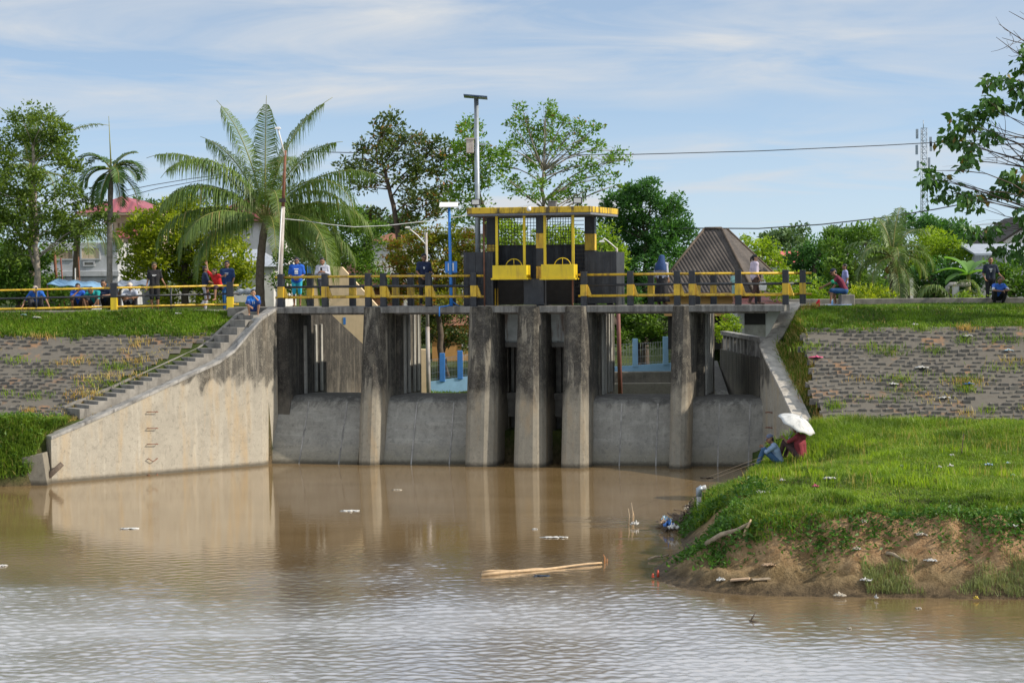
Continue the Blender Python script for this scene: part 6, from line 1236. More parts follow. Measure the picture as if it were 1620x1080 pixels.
def person(label, base, face, J, shirt, pants, skin=0, s=1.0, sleeve=.75, legs=.55, hat=None, hair='short', shoes=None, look=None, group=None, grip=.5, printed=None, skirt=None, lean=None, cuff=None, loose=0.0):
    """base: where the figure's origin stands; face: heading in degrees (0 = away from the camera, 180 = towards it, 90 = left)"""
    th = thing('person', label, 'person', base, R(face), group); th.scale = (s, s, s)
    V = {k: Vector(v) for k, v in J.items()}
    hdv, nk = V['hd'], V['nk']; upv = (hdv-nk).normalized(); fw = Vector((look[0], look[1], 0)).normalized() if look else Vector((0, 1, 0)); fw = (fw-upv*fw.dot(upv)*.7).normalized(); rt = fw.cross(Vector((0, 0, 1))).normalized(); hu = rt.cross(fw)
    def torso(q, g, lo=True):
        wv = (V['shR']-V['shL']).normalized(); ch, pel = V['ch'], V['pel']; mid = ch.lerp(pel, .55)
        capsule(q, V['shL'], V['shR'], .058+g, .058+g)
        capsule(q, ch-wv*.085, ch+wv*.085, .098+g, .098+g)
        for k in (-1, 1): capsule(q, ch+wv*.085*k, mid+wv*.062*k, .098+g, .088+g); capsule(q, mid+wv*.062*k, pel+wv*.06*k, .088+g, .100+g)
        for k, sh in ((-1, 'shL'), (1, 'shR')): capsule(q, V[sh]*.8+V['nk']*.2, ch+wv*.07*k, .06+g, .095+g)
        capsule(q, V['nk']-upv*.06, V['nk'], .062+g, .050+g*.6)
    q = MB(); torso(q, 0)
    capsule(q, nk-upv*.02, hdv-upv*.06, .050, .047)
    for sgn in (-1, 1):
        L = 'L' if sgn < 0 else 'R'
        capsule(q, V['sh'+L], V['el'+L], .047, .037); capsule(q, V['el'+L], V['wr'+L], .037, .024)
        capsule(q, V['hp'+L], V['kn'+L], .082, .052); k1 = V['kn'+L].lerp(V['an'+L], .35); capsule(q, V['kn'+L], k1, .050, .052); capsule(q, k1, V['an'+L], .052, .033)
        capsule(q, V['an'+L]-(V['to'+L]-V['an'+L])*.25+Vector((0, 0, -.035)), V['to'+L], .032, .026)
    # head: skull, jaw, nose, ears
    hp = lambda x, y, z: hdv + rt*x + fw*y + hu*z
    for a, b, ra, rb in (((0, -.022, .028), (0, .016, .032), .078, .074), ((0, .03, -.02), (0, .042, -.072), .058, .036), ((-.03, .02, -.03), (.03, .02, -.03), .052, .052), ((0, .086, .01), (0, .104, -.022), .010, .015), ((-.076, -.004, .004), (-.080, -.012, -.026), .014, .011), ((.076, -.004, .004), (.080, -.012, -.026), .014, .011), ((-.028, .082, .028), (.028, .082, .028), .012, .012), ((-.014, .082, -.052), (.014, .082, -.052), .011, .011)):
        capsule(q, hp(*a), hp(*b), ra, rb, 12)
    me = fused(q, .0135, 'person_body'); me.materials.append(SKIN[skin]); me.materials.append(MAT['eye'])
    q2 = MB()
    for sgn in (-1, 1):
        L = 'L' if sgn < 0 else 'R'; hand(q2, V['el'+L], V['wr'+L], sgn, None, grip)
        q2.ball(hp(.030*sgn, .082, .012), .0085, 1, 8, 6, (1.3, .8, .8)); capsule(q2, hp(.018*sgn, .089, .032), hp(.044*sgn, .080, .033), .005, .004, 6, 1)
    capsule(q2, hp(-.018, .091, -.050), hp(.018, .091, -.050), .004, .004, 6, 1)
    bm = bmesh.new(); bm.from_mesh(me); tmp = q2.mesh('t'); bm.from_mesh(tmp); bm.to_mesh(me); bm.free(); bpy.data.meshes.remove(tmp)
    me.polygons.foreach_set('use_smooth', [True]*len(me.polygons)); body = bpy.data.objects.new('body', me); COL.objects.link(body); body.parent = th
    # shirt
    q = MB(); torso(q, .016+loose)
    for L in 'LR':
        if sleeve <= 1: e = V['sh'+L].lerp(V['el'+L], sleeve); capsule(q, V['sh'+L], e, .062+loose, .056+loose)
        else: e = V['el'+L].lerp(V['wr'+L], sleeve-1); capsule(q, V['sh'+L], V['el'+L], .060+loose, .052+loose); capsule(q, V['el'+L], e, .052+loose, .038+loose)
    so_ = fused(q, .015, 'shirt'); so_.materials.append(cloth(shirt)); sh = bpy.data.objects.new('shirt', so_); COL.objects.link(sh); sh.parent = th
    if cuff:
        for L in 'LR': q = MB(); e = V['sh'+L].lerp(V['el'+L], sleeve); a = V['sh'+L].lerp(V['el'+L], sleeve-.14); capsule(q, a, e, .061, .060); q.build('cuff', cloth(cuff), sh)
    if printed:
        pc, w_, h_, c0 = printed; q = MB(); pv = (V['nk']-V['pel']).normalized(); wv = (V['shR']-V['shL']).normalized(); fv = pv.cross(wv)*-1; fv = -fv if fv.dot(Vector((0, 1, 0))) < 0 else fv
        for (dx, dz, ww_, hh_) in c0:
            rows = []
            for zz2 in (-1, 1):
                rows.append([V['ch']+pv*(pc+dz+zz2*hh_)+wv*(dx+x*ww_)+fv*(.121+loose-.35*(dx+x*ww_)**2-(.0 if pc+dz < .05 else .25*(pc+dz-.05))) for x in (-1, 0, 1)])
            q.loft(rows, closed=False)
        o = q.build('print', cloth((.78, .80, .82)), sh, fix=False); sd_ = o.modifiers.new('t', 'SOLIDIFY'); sd_.thickness = .016; sd_.offset = 0
    # trousers / shorts / skirt
    q = MB(); wv = Vector((1, 0, 0)); capsule(q, V['pel']-wv*.06, V['pel']+wv*.06, .116, .116); capsule(q, V['hpL'], V['hpR'], .108, .108)
    for L in 'LR':
        f = min(1, legs); kn = V['hp'+L].lerp(V['kn'+L], min(1, f*2)); capsule(q, V['hp'+L], kn, .104, .082 if legs <= .55 else .068)
        if legs > .5: an = V['kn'+L].lerp(V['an'+L], (legs-.5)*2); capsule(q, V['kn'+L], an, .066, .055)
    pm = fused(q, .015, 'trousers'); pm.materials.append(cloth(pants)); po = bpy.data.objects.new('shorts' if legs <= .6 else 'trousers', pm); COL.objects.link(po); po.parent = th
    if skirt:
        q = MB(); loops = []
        for k, z in enumerate(np.linspace(V['pel'].z+.08, .10, 8)):
            r0 = .135+.13*(k/7); loops.append([((r0+.022*(k/7)*math.sin(a*7))*math.cos(a)*1.05, (r0+.022*(k/7)*math.sin(a*7))*math.sin(a)*.85, z) for a in np.linspace(0, 2*math.pi, 36)[:-1]])
        q.loft(loops, smooth=True); q.build('skirt', cloth(skirt), th)
    if shoes:
        for L in 'LR': q = MB(); capsule(q, V['an'+L]-(V['to'+L]-V['an'+L])*.25+Vector((0, 0, -.038)), V['to'+L], .040, .034); q.build('shoe', cloth(shoes), th)
    # hair, caps, scarf
    def dome(r, cut, off, name, m, sq=(1, 1.12, 1.08), nz=9):
        q = MB(); loops = []
        for j in range(nz+1):
            ph = math.pi/2 - (math.pi/2+cut)*j/nz; loops.append([hp(r*sq[0]*math.cos(ph)*math.cos(a)+off[0], r*sq[1]*math.cos(ph)*math.sin(a)+off[1]+(-.016*j/nz), r*sq[2]*math.sin(ph)+off[2]) for a in np.linspace(0, 2*math.pi, 20)[:-1]])
        q.loft(loops, smooth=True); return q.build(name, m, th)
    if hat is None or hair == 'tail':
        if hair in ('short', 'tail', 'tall'):
            dome(.086, .12, (0, -.016, .036 if hair != 'tall' else .05), 'hair', MAT['hair']); q = MB(); capsule(q, hp(0, -.05, .01), hp(0, -.058, -.05), .062, .045); q.build('hair', MAT['hair'], th)
        if hair == 'tail': q = MB(); q.tube([hp(0, -.09, .03), hp(0, -.14, .0), hp(0, -.15, -.08), hp(0, -.13, -.15)], [.03, .036, .03, .01], 8); q.build('ponytail', MAT['hair'], th)
    if hat is not None:
        h = dome(.090, .02, (0, -.010, .042), 'cap', cloth(hat)); q = MB(); rows = [[hp(x, .075-abs(x)*.25, .045) for x in np.linspace(-.07, .07, 7)], [hp(x*.85, .155-abs(x)*.7, .028) for x in np.linspace(-.07, .07, 7)]]
        q.loft(rows, closed=False); b = q.build('brim', cloth(hat), h, fix=False); m_ = b.modifiers.new('t', 'SOLIDIFY'); m_.thickness = .012
        q = MB(); capsule(q, hp(0, -.05, .0), hp(0, -.056, -.045), .060, .045); q.build('hair', MAT['hair'], th)
    if hair == 'scarf':
        q = MB(); loops = []
        for k, (z, rx, ry, oy) in enumerate(((.125, .03, .03, -.01), (.11, .075, .085, -.01), (.05, .100, .115, -.012), (-.03, .105, .115, -.025), (-.11, .13, .12, -.03), (-.20, .195, .15, -.03), (-.32, .215, .18, -.02), (-.42, .22, .19, -.01))): loops.append([hp(rx*math.cos(a)*(1+.04*math.sin(a*6)*(k > 4)), ry*math.sin(a)+oy, z) for a in np.linspace(0, 2*math.pi, 28)[:-1]])
        q.loft(loops, smooth=True, caps=False); q.build('headscarf', cloth((.020, .055, .16)), th, fix=False)
    return th
def on_deck(px, v): p = dam(du(px, 470, v), v, DZ+.001); return p
def on_bank(px, Y, z=None): p = at(px, 490, Y); p.z = hz(p.x, p.y) if z is None else z; return p
NAVY, BLK, BLUE = (.018, .030, .075), (.016, .016, .019), (.012, .10, .50)
# on the deck
person('man in a bright blue printed T-shirt, cyan shorts and dark cap behind the left railing', on_deck(470, 1.1), 180, P_(wrL=(-.08, .20, .98), wrR=(.08, .20, .97), elL=(-.24, .0, 1.10), elR=(.24, .0, 1.10)), BLUE, (.03, .40, .55), 0, .95, .8, .56, (.03, .03, .045), shoes=None, printed=(-.02, .1, .1, [(0, .085, .075, .014), (-.035, -.0, .022, .045), (.035, 0, .022, .045), (0, .0, .012, .05), (0, -.075, .06, .012)]), loose=.02)
ph = P_(elL=(-.23, .05, 1.12), elR=(.23, .05, 1.12), wrL=(-.05, .26, 1.20), wrR=(.06, .25, 1.19), hd=(0, .05, 1.545), pel=(0, -.03, .90), knR=(.02, .12, .50), anR=(-.06, .05, .09), toR=(-.02, .18, .03), knL=(-.05, .02, .49))
p_ = on_deck(511, .95); person('young man in a grey long-sleeved top looking down at his phone', p_, 175, ph, (.48, .50, .58), (.05, .055, .07), 0, .94, 1.6, 1.0, None, 'tall', shoes=(.03, .04, .08), grip=.9)
f = thing('phone', 'dark phone held by the young man in grey on the deck', 'phone', p_+Vector((-.02, -.26, 1.20)), 0); q = MB(); q.hexa([(-.035, -.004, -.05), (.035, -.004, -.05), (.035, .006, -.05), (-.035, .006, -.05), (-.035, -.034, .06), (.035, -.034, .06), (.035, -.024, .06), (-.035, -.024, .06)]); q.build('case', MAT['black'], f, .004)
person('man in a navy T-shirt behind the railing near the blue lamp post', on_deck(671, 1.4), 200, P_(elL=(-.24, .0, 1.09), wrL=(-.30, .10, .95), elR=(.26, .06, 1.10), wrR=(.14, .20, .92), hd=(0, .03, 1.55)), NAVY, (.03, .028, .03), 0, 1.0, .78, 1.0, (.02, .022, .03), printed=(.0, .1, .1, [(.03, .0, .025, .035)]))
person('woman in a long dark blue headscarf and black skirt seen from behind on the deck', on_deck(1047, 1.2), 330, P_(), (.42, .44, .56), BLK, 1, .93, 1.6, 1.0, None, 'scarf', skirt=(.016, .016, .02), shoes=(.2, .12, .08))
person('small child in a pale teal shirt half hidden by a railing post', on_deck(1163.5, 1.5), 160, P_(), (.30, .55, .52), (.30, .50, .48), 1, .62, .75, .5, None, 'short')
w_ = on_deck(1194, 1.2); person('woman in a pale lilac blouse and brown trousers walking right with a white bag', w_, 285, P_(knL=(-.09, .14, .49), anL=(-.09, .20, .08), toL=(-.1, .37, .03), knR=(.09, -.02, .49), anR=(.09, -.22, .11), toR=(.1, -.06, .03), wrL=(-.21, .12, .86), wrR=(.20, .10, .86)), (.60, .52, .64), (.075, .040, .032), 1, .92, 1.3, 1.0, None, 'tail', shoes=(.25, .14, .1), loose=.012)
bg_ = thing('bag', 'white bag carried by the walking woman on the deck', 'bag', w_+Vector((.23, -.14, .42))); q = MB(); q.loft([[(-.10, -.05, 0), (.10, -.05, 0), (.10, .05, 0), (-.10, .05, 0)], [(-.12, -.07, .14), (.12, -.07, .14), (.12, .07, .14), (-.12, .07, .14)], [(-.10, -.05, .27), (.10, -.05, .27), (.10, .05, .27), (-.10, .05, .27)]]); q.build('pouch', MAT['white'], bg_, .03); q = MB(); q.tube([(-.08, 0, .26), (-.04, 0, .35), (.04, 0, .35), (.08, 0, .26)], .01, 5); q.build('strap', MAT['white'], bg_)
# left bank
person('person in a blue shirt and pale hat crouching with arms spread low', on_bank(60, 62.7), 182, P_(**{**SQUAT, 'hd': (0, .36, .76), 'nk': (0, .28, .66), 'elL': (-.34, .30, .42), 'wrL': (-.48, .42, .16), 'elR': (.36, .30, .40), 'wrR': (.42, .44, .20)}), (.015, .11, .45), (.05, .05, .06), 0, 1.0, .8, 1.0, (.40, .33, .28))
person('black-haired person in a royal blue shirt squatting with a hand at the chin', on_bank(123, 62.8), 195, P_(**{**SQUAT, 'wrR': (.02, .44, .68), 'elR': (.22, .44, .50), 'hd': (0, .34, .84)}), (.012, .09, .50), (.05, .04, .04), 0, 1.0, .8, .55)
person('person in a teal shirt bending over a paper on the ground', on_bank(152, 62.8), 170, P_(**{**SQUAT, 'hd': (0, .42, .72), 'nk': (0, .32, .66), 'wrL': (-.14, .58, .20), 'elL': (-.25, .46, .40), 'wrR': (.12, .55, .20)}), (.01, .26, .26), (.04, .04, .05), 0, 1.0, .8, .55, (.03, .03, .03))
person('man in a navy shirt crouching partly behind the yellow and black post', on_bank(168, 63.6), 180, SQUAT, NAVY, BLK, 0, 1.12, .8, 1.0)
person('person in a pale grey shirt and white cap sitting right of the thick post', on_bank(209, 62.7), 180, P_(**{**SQUAT, 'wrL': (.06, .56, .44), 'wrR': (-.08, .57, .46)}), (.36, .40, .48), (.03, .03, .04), 0, 1.0, .85, 1.0, (.62, .54, .46))
person('young man in a black T-shirt and black shorts standing behind the bank railing', on_bank(245, 63.2), 190, P_(elL=(-.25, .0, 1.10), wrL=(-.33, .06, .96), wrR=(.27, .08, .84), knL=(-.1, .05, .48)), BLK, (.014, .014, .016), 0, .98, .75, .5, (.05, .05, .03), printed=(.02, .1, .1, [(0, .0, .07, .01), (.02, -.03, .05, .007)]))
person('boy in a navy T-shirt and grey trousers facing right by the bank railing', on_bank(325, 62.7), 290, P_(elL=(-.2, .10, 1.10), wrL=(-.14, .32, 1.0), elR=(.2, .10, 1.10), wrR=(.16, .32, 1.02), knL=(-.1, .16, .52), anL=(-.1, -.12, .26), toL=(-.1, .02, .18)), NAVY, (.40, .40, .46), 0, .90, .78, 1.0, None, 'short', shoes=(.48, .05, .07))
person('person in a red shirt hunched on the railing with one arm raised', on_bank(347, 62.2, 4.86+.28), 150, P_(**{**BENCH, 'elL': (-.20, .28, 1.14), 'elR': (.36, .18, 1.06), 'wrR': (.44, .14, 1.32), 'shR': (.19, .2, .94), 'hd': (-.1, .38, 1.04), 'elL': (-.34, .32, .86), 'wrL': (-.50, .34, .90)}), (.52, .015, .02), (.05, .03, .04), 0, .90, .9, .6)
person('man in a navy T-shirt and blue jeans standing behind the person in red', on_bank(360, 63.4), 180, P_(wrL=(-.20, .14, .92)), (.015, .045, .14), (.03, .13, .33), 0, 1.0, .78, 1.0, (.02, .02, .03), printed=(.02, .1, .1, [(0, .02, .06, .012), (-.02, -.02, .03, .010)]))
bx = base+tx*.10+n3*.95; person('boy in a blue and white jersey squatting atop the concrete stairs', (bx.x, bx.y, sz(.3)-.02), 188, P_(**{**SQUAT, 'wrL': (-.0, .42, .74), 'elL': (-.2, .42, .52), 'wrR': (.12, .52, .34), 'elR': (.26, .36, .42)}), (.02, .17, .58), (.02, .06, .25), 1, .86, .85, .5, None, 'short', printed=(.0, .1, .1, [(-.03, .0, .015, .05), (.03, .0, .015, .05)]))
q = MB(); q.hexa([(-.16, -.12, 0), (.16, -.12, 0), (.16, .12, .0), (-.16, .12, .0), (-.16, -.12, .012), (.16, -.12, .012), (.16, .12, .14), (-.16, .12, .14)]); o = q.build('paper', MAT['white']); o.location = on_bank(152, 62.3, 4.87); tag(o, 'white sheet of paper in front of the person in teal', 'paper')
q = MB(); q.box(-.2, .2, -.15, .15, 0, .03); o = q.build('tray', MAT['white'], None, .01); o.location = on_bank(222, 62.4, 4.95); tag(o, 'small white tray beside the person in the white cap', 'tray')
# right bank
sp_ = at(1331, 495, 61.3); sp_.z = hz(sp_.x, sp_.y)
person('man in a maroon shirt with green cuffs sitting sideways on a block', sp_+Vector((.12, 0, .05)), 80, BENCH, (.17, .022, .05), (.012, .07, .20), 0, 1.0, .78, .5, (.022, .03, .05), shoes=(.5, .5, .52), cuff=(.04, .42, .22))
o = thing('seat_block', 'dark low concrete block under the seated man in maroon', 'block', sp_); q = MB(); q.box(-.05, .40, -.22, .30, -.1, .42); q.build('block', MAT['stair'], o, .03)
person('boy in a lavender shirt standing behind the seated man in maroon', on_bank(1337, 63.0), 95, P_(), (.30, .32, .60), (.04, .05, .1), 0, .84, .75, .5)
q = MB(); 
for i in range(5): q.box(-.4+i*.14, -.32+i*.18, -.15, .15, 0, .008)
q = MB(); q.hexa([(-.45, -.16, 0), (.30, -.2, 0), (.36, .16, 0), (-.40, .2, 0), (-.45, -.16, .012), (.30, -.2, .02), (.36, .16, .03), (-.40, .2, .012)]); o = q.build('mat', plain('blue_white_sheet', (.35, .45, .70), .7, .5, 9)); o.location = sp_+Vector((-.05, -.30, .08)); tag(o, 'blue and white plastic sheet at the feet of the man in maroon', 'sheet')
q = MB(); q.loft([[(-.05, -.05, 0), (.05, -.05, 0), (.05, .05, 0), (-.05, .05, 0)], [(-.07, -.06, .12), (.06, -.06, .12), (.06, .05, .12), (-.07, .05, .12)], [(.02, -.02, .25), (.06, -.02, .25), (.06, .02, .25), (.02, .02, .25)]]); o = q.build('bag', cloth((.6, .02, .03)), None, .02); pb = at(1294, 492, 60.9); pb.z = hz(pb.x, pb.y)+.03; o.location = pb; tag(o, 'small red bag on the grass beside the dark block end', 'bag')
q = MB(); q.tube([(0, 0, 0), (0, 0, .16), (0, 0, .2), (0, 0, .26)], [.04, .04, .018, .016], 9); o = q.build('bottle', MAT['tarp']); o.location = sp_+Vector((-.32, -.1, .06)); tag(o, 'blue plastic bottle standing by the leg of the man in maroon', 'bottle')
person('man in a dark printed T-shirt standing at the right edge of the bank', on_bank(1567, 64.8, 4.75), 172, P_(elL=(-.27, .02, 1.1), wrL=(-.38, .1, .98), elR=(.26, .02, 1.1), wrR=(.2, .16, .92)), (.022, .032, .055), (.02, .02, .025), 0, .98, .8, 1.0, None, 'short', printed=(.0, .1, .1, [(0, .04, .05, .014), (0, .0, .04, .014), (0, -.05, .03, .012)]))
person('man in a white and blue shirt squatting before the standing man', on_bank(1577, 63.4), 185, SQUAT, (.05, .16, .62), BLK, 0, .98, .8, 1.0, None, 'short', cuff=(.7, .7, .75))
# the two anglers under the umbrella
a1 = hit(1228, 738)
person('man in a pale blue long-sleeved shirt, jeans and grey cap sitting on the near grass', a1+Vector((.10, 0, .0)), 82, P_(**{**GROUND, 'wrL': (-.08, .44, .52), 'wrR': (.06, .45, .50)}), (.26, .36, .52), (.045, .11, .22), 0, .98, 1.75, 1.0, (.13, .15, .22), shoes=(.03, .03, .035))
a2 = Vector((a1.x+.62, a1.y-.30, 0)); a2.z = hz(a2.x, a2.y)+.02
G2 = P_(**{**GROUND, 'hd': (0, .16, .78), 'nk': (0, .10, .64), 'ch': (0, .05, .42), 'shL': (-.175, .06, .58), 'shR': (.175, .06, .58), 'elL': (-.26, .26, .46), 'wrL': (-.20, .42, .56), 'elR': (.25, .16, .36), 'wrR': (.10, .34, .46)})
person('man in a maroon shirt sitting on the near grass under the white umbrella', a2, 48, G2, (.20, .025, .035), (.06, .03, .03), 2, 1.02, .85, 1.0)
um = thing('umbrella', 'worn white umbrella tilted over the man in maroon on the near grass', 'umbrella', a2+Vector((-.16, .20, .40))); ub = Vector(um.location)
ctr = a2+Vector((-.02, .08, 1.10))-ub; ax = Vector((.42, -.28, .86)).normalized(); e1 = ax.orthogonal().normalized(); e1 = (Vector((1, 0, -.45))-ax*Vector((1, 0, -.45)).dot(ax)).normalized(); e2 = ax.cross(e1)
q = MB(); loops = []; RU = .53; nr = 8
def um_p(r, a, sc=1.0):
    k = abs(((a/(2*math.pi)*nr) % 1)-.5)*2; rr = r*(1-.07*(1-k)*r/RU*1.0); return ctr + (e1*math.cos(a)+e2*math.sin(a))*rr - ax*(.36*(rr/RU)**2*.62+.02*(1-k)*0)
for r in np.linspace(.02, RU, 8): loops.append([um_p(r, a) for a in np.linspace(0, 2*math.pi, 49)[:-1]])
q.loft(loops, smooth=True, caps=False); cn = q.build('canopy', plain('worn_shaded_canvas', (.56, .57, .56), .8, .2, 5, dirt=((.26, .26, .26, 1), .7)), um, fix=False); sd_ = cn.modifiers.new('t', 'SOLIDIFY'); sd_.thickness = .006  # canvas colour carries dirt and painted shading together
q = MB()
for i in range(nr): a = 2*math.pi*i/nr; q.tube([um_p(r, a)+ax*.004 for r in np.linspace(.02, RU, 8)], .005, 4)
q.build('seam', MAT['steel'], cn)
q = MB(); q.tube([ctr+ax*.09, ctr-ax*.62], .009, 6); q.tube([ctr-ax*.60, ctr-ax*.72], .016, 6); q.build('shaft', MAT['steel'], um)
for i in range(nr): a = 2*math.pi*i/nr; q = MB(); q.tube([um_p(r, a)-ax*.012 for r in np.linspace(.02, RU+.015, 6)], .005, 4); q.build('rib', MAT['steel'], um)
for i, (pa, pb_, lb_) in enumerate((((1206, 722), (1002, 806), 'thin fishing rod reaching left over the water from the sitting men'), ((1210, 726), (1050, 794), 'second thin fishing rod, lower and shorter than the other'))):
    A = at(*pa, a1.y-.4); B_2 = at(*pb_, a1.y-5-i); q = MB(); q.tube([Vector((0, 0, 0)), (B_2-A)*.5+Vector((0, 0, .06)), B_2-A], [.0055, .004, .002], 5); o = q.build('fishing_rod', MAT['dkbark']); o.location = A; tag(o, lb_, 'fishing rod')
# ------------------------------------------------------------------ litter, driftwood, small growth
def rag(name, label, cat, p, sx, sy, m, seed, lift=.04, rz=0.0, hgt=.028):
    """a crumpled sheet lying on the ground"""
    rng = np.random.default_rng(seed); n, mm = 12, 9; q = MB(); rows = []
    for j in range(mm):
        rows.append([Vector(((i/(n-1)-.5)*sx*(1+.25*math.sin(j*1.7+seed))+rng.normal(0, .04)*sx, (j/(mm-1)-.5)*sy*(1+.3*math.cos(i*1.3+seed))+rng.normal(0, .04)*sy, abs(rng.normal(0, hgt))*(1-abs(i/(n-1)-.5))+lift)) for i in range(n)])
    q.loft(rows, closed=False, smooth=True); o = q.build(name, m, None, fix=False); s = o.modifiers.new('t', 'SOLIDIFY'); s.thickness = .012; o.location = p; o.rotation_euler = (0, 0, rz); return tag(o, label, cat, kind='thing')
WP = plain('plastic_white', (.56, .56, .54), .45, .1); WB = plain('plastic_pale_blue', (.42, .60, .72), .45, .15); PG = plain('dirty_plastic', (.42, .38, .31), .7, .3); RD = plain('plastic_pink', (.62, .10, .22), .5, .1); CB = plain('wet_cardboard', (.44, .31, .20), .9, .3); DB = plain('plastic_deep_blue', (.04, .16, .50), .4, .2)
for i, (px, py, sx, sy, m, lab) in enumerate(((1209, 783, .62, .34, WP, 'largest white plastic bag on the near grass, by its left edge'), (1188, 785, .22, .14, WB, 'small pale scrap beside the largest white bag on the near grass'), (1312, 760, .38, .22, WP, 'white sheet lying on the near grass right of the sitting men'), (1238, 763, .16, .12, WP, 'little white scrap on the grass below the umbrella'), (1290, 774, .18, .08, RD, 'tiny pink scrap at the edge of the near grass'), (1427, 741, .18, .12, WP, 'thin white strip on the middle of the near grass'), (1486, 742, .16, .06, WP, 'left of two narrow white strips on the near grass'), (1503, 740, .2, .06, WP, 'right of two narrow white strips on the near grass'), (1506, 723, .14, .12, WP, 'small white scrap on the grass above the two strips'), (1564, 738, .24, .20, WB, 'bright blue crumpled bag on the right of the near grass'), (1594, 736, .18, .18, WB, 'pale blue bag on the near grass close to the right edge'), (1603, 755, .15, .14, WB, 'smaller pale blue scrap by the right edge of the near grass'),
    (1567, 776, .26, .24, WP, 'white paper caught in the weeds at the bank edge on the right'), (1599, 836, .34, .18, WP, 'white bag on the bare earth at the far right'), (1366, 832, .13, .34, PG, 'thin pale rag hanging down the earth bank'), (1457, 852, .30, .34, PG, 'grey net-like rag half buried in the earth bank'), (1472, 890, .28, .30, WP, 'grey-white bag on the lower earth bank'), (1356, 876, .22, .12, PG, 'pale scrap on the lower bank left of the grey-white bag'), (1216, 897, .34, .24, CB, 'torn pinkish carton on the mud at the left of the bank'), (1140, 922, .22, .16, WP, 'pale scrap on the mud near the tip of the bank'), (1328, 946, .30, .18, PG, 'pale carton at the waterline'), (1370, 922, .28, .14, WP, 'grey wrapper on the mud above the reeds'), (1386, 949, .06, .16, WP, 'small upright white scrap at the waterline'), (1544, 950, .14, .08, plain('yellow_leaf', (.55, .42, .05)), 'yellow scrap at the waterline on the right'))):
    p = hit(px, py); rag('plastic_scrap', lab, 'litter', p, sx*.62, sy*.62, m, 300+i, rz=RNG.uniform(-.6, .6))
for i, (px, py, m, sx, lab) in enumerate(((1291, 571, RD, .34, 'pink and white wrapper on the right block slope'), (1459, 587, WP, .34, 'white scrap near the middle of the right block slope'), (1532, 613, DB, .26, 'deep blue wrapper low on the right block slope'), (1494, 635, WP, .30, 'white bag near the foot of the right block slope'), (1531, 537, WP, .24, 'white scrap near the top of the right block slope, far right'), (1448, 517, WP, .16, 'white scrap at the top edge of the right block slope'), (1595, 560, WB, .2, 'pale blue scrap on the right block slope by the frame edge'), (1414, 613, WP, .22, 'pale crumpled scrap low on the right block slope'), (1274, 508, cloth((.02, .02, .025)), .20, 'black sandal-like lump on the right bank grass'))):
    p = hit(px, py, 45, 70); rag('plastic_scrap', lab, 'litter', p, sx, sx*.55, m, 400+i, .10 if py > 520 else .06)
for i, (px, py, m, sx, lab) in enumerate(((38, 502, WB, .2, 'pale teal scrap in the left bank grass'), (58, 506, WP, .24, 'white scrap in the left bank grass near the frame edge'), (238, 492, WP, .2, 'white scrap in the grass below the standing man in black'), (341, 496, WP, .22, 'white wrapper in the grass near the stairs'), (283, 500, WP, .2, 'white-green scrap in the middle of the left bank grass'))):
    p = hit(px, py, 55, 70); rag('plastic_scrap', lab, 'litter', p, sx, sx*.6, m, 450+i, .07)
def plank(name, label, cat, a, b, w_, h_, m, rag_end=False):
    A = Vector(a); q = MB(); d = Vector(b)-A; q.bar((0, 0, 0), d, w_, h_) if h_ else q.tube([Vector((0, 0, 0)), d*.35+Vector((0, 0, w_*.4)), d*.7-Vector((0, 0, w_*.2)), d], [w_*.55, w_*.5, w_*.42, w_*.3], 7)
    o = q.build(name, m, None, .004 if h_ else 0); o.location = A; return tag(o, label, cat)
def gz(px, py, up): p = hit(px, py); p.z += up; return p
plank('plank', 'pale cardboard-coloured plank lying on the mud at the waterline', 'plank', gz(1156, 922, .05), gz(1186, 919, .05), .16, .03, CB)
plank('plank', 'flat broken plank right of the pale plank on the mud', 'plank', gz(1190, 922, .04), gz(1218, 919, .05), .12, .025, MAT['wood'])
plank('stick', 'grey stick lying aslant on the earth bank', 'stick', gz(1402, 884, .05), gz(1436, 892, .05), .07, 0, MAT['wood'])
plank('branch', 'long weathered branch leaning up the left part of the earth bank', 'branch', gz(1117, 868, .08), gz(1188, 842, .14), .10, 0, MAT['wood'])
plank('stick', 'short forked end of wood beside the long branch on the earth bank', 'stick', gz(1177, 853, .06), gz(1188, 838, .20), .06, 0, MAT['bamboo'])
plank('stick', 'thin dark dead weed stem standing in the near grass', 'stick', gz(1521, 722, 0), gz(1519, 684, .25) if False else hit(1521, 722)+Vector((.05, 0, .55)), .025, 0, MAT['dkbark'])
def float_bar(p0, p1, w_, m, label, name='bamboo_pole', up=.03):
    a, b = atz(*p0, up), atz(*p1, up); q = MB(); n = 9; d = b-a; q.tube([d*t_+Vector((0, 0, .012*math.sin(t_*9))) for t_ in np.linspace(0, 1, n)], [w_*(1-.45*i/(n-1))*(1.12 if i % 2 else 1) for i in range(n)], 8); o = q.build(name, m); o.location = a; return tag(o, label, 'pole')
float_bar((762, 909), (952, 890), .032, MAT['bamboo'], 'upper long pale bamboo pole floating in the river'); float_bar((763, 904), (860, 899), .022, MAT['bamboo'], 'shorter bamboo pole floating against the long one')
q = MB(); a = atz(956, 889, .0); q.tube([(0, 0, -.1), (.01, 0, .10), (-.02, 0, .16)], [.018, .014, .006], 6); q.tube([(.05, .05, -.1), (.06, .05, .07)], [.016, .008], 6); o = q.build('twig', plain('orange_twig', (.42, .18, .06))); o.location = a; tag(o, 'orange twig at the right tip of the floating bamboo', 'twig')
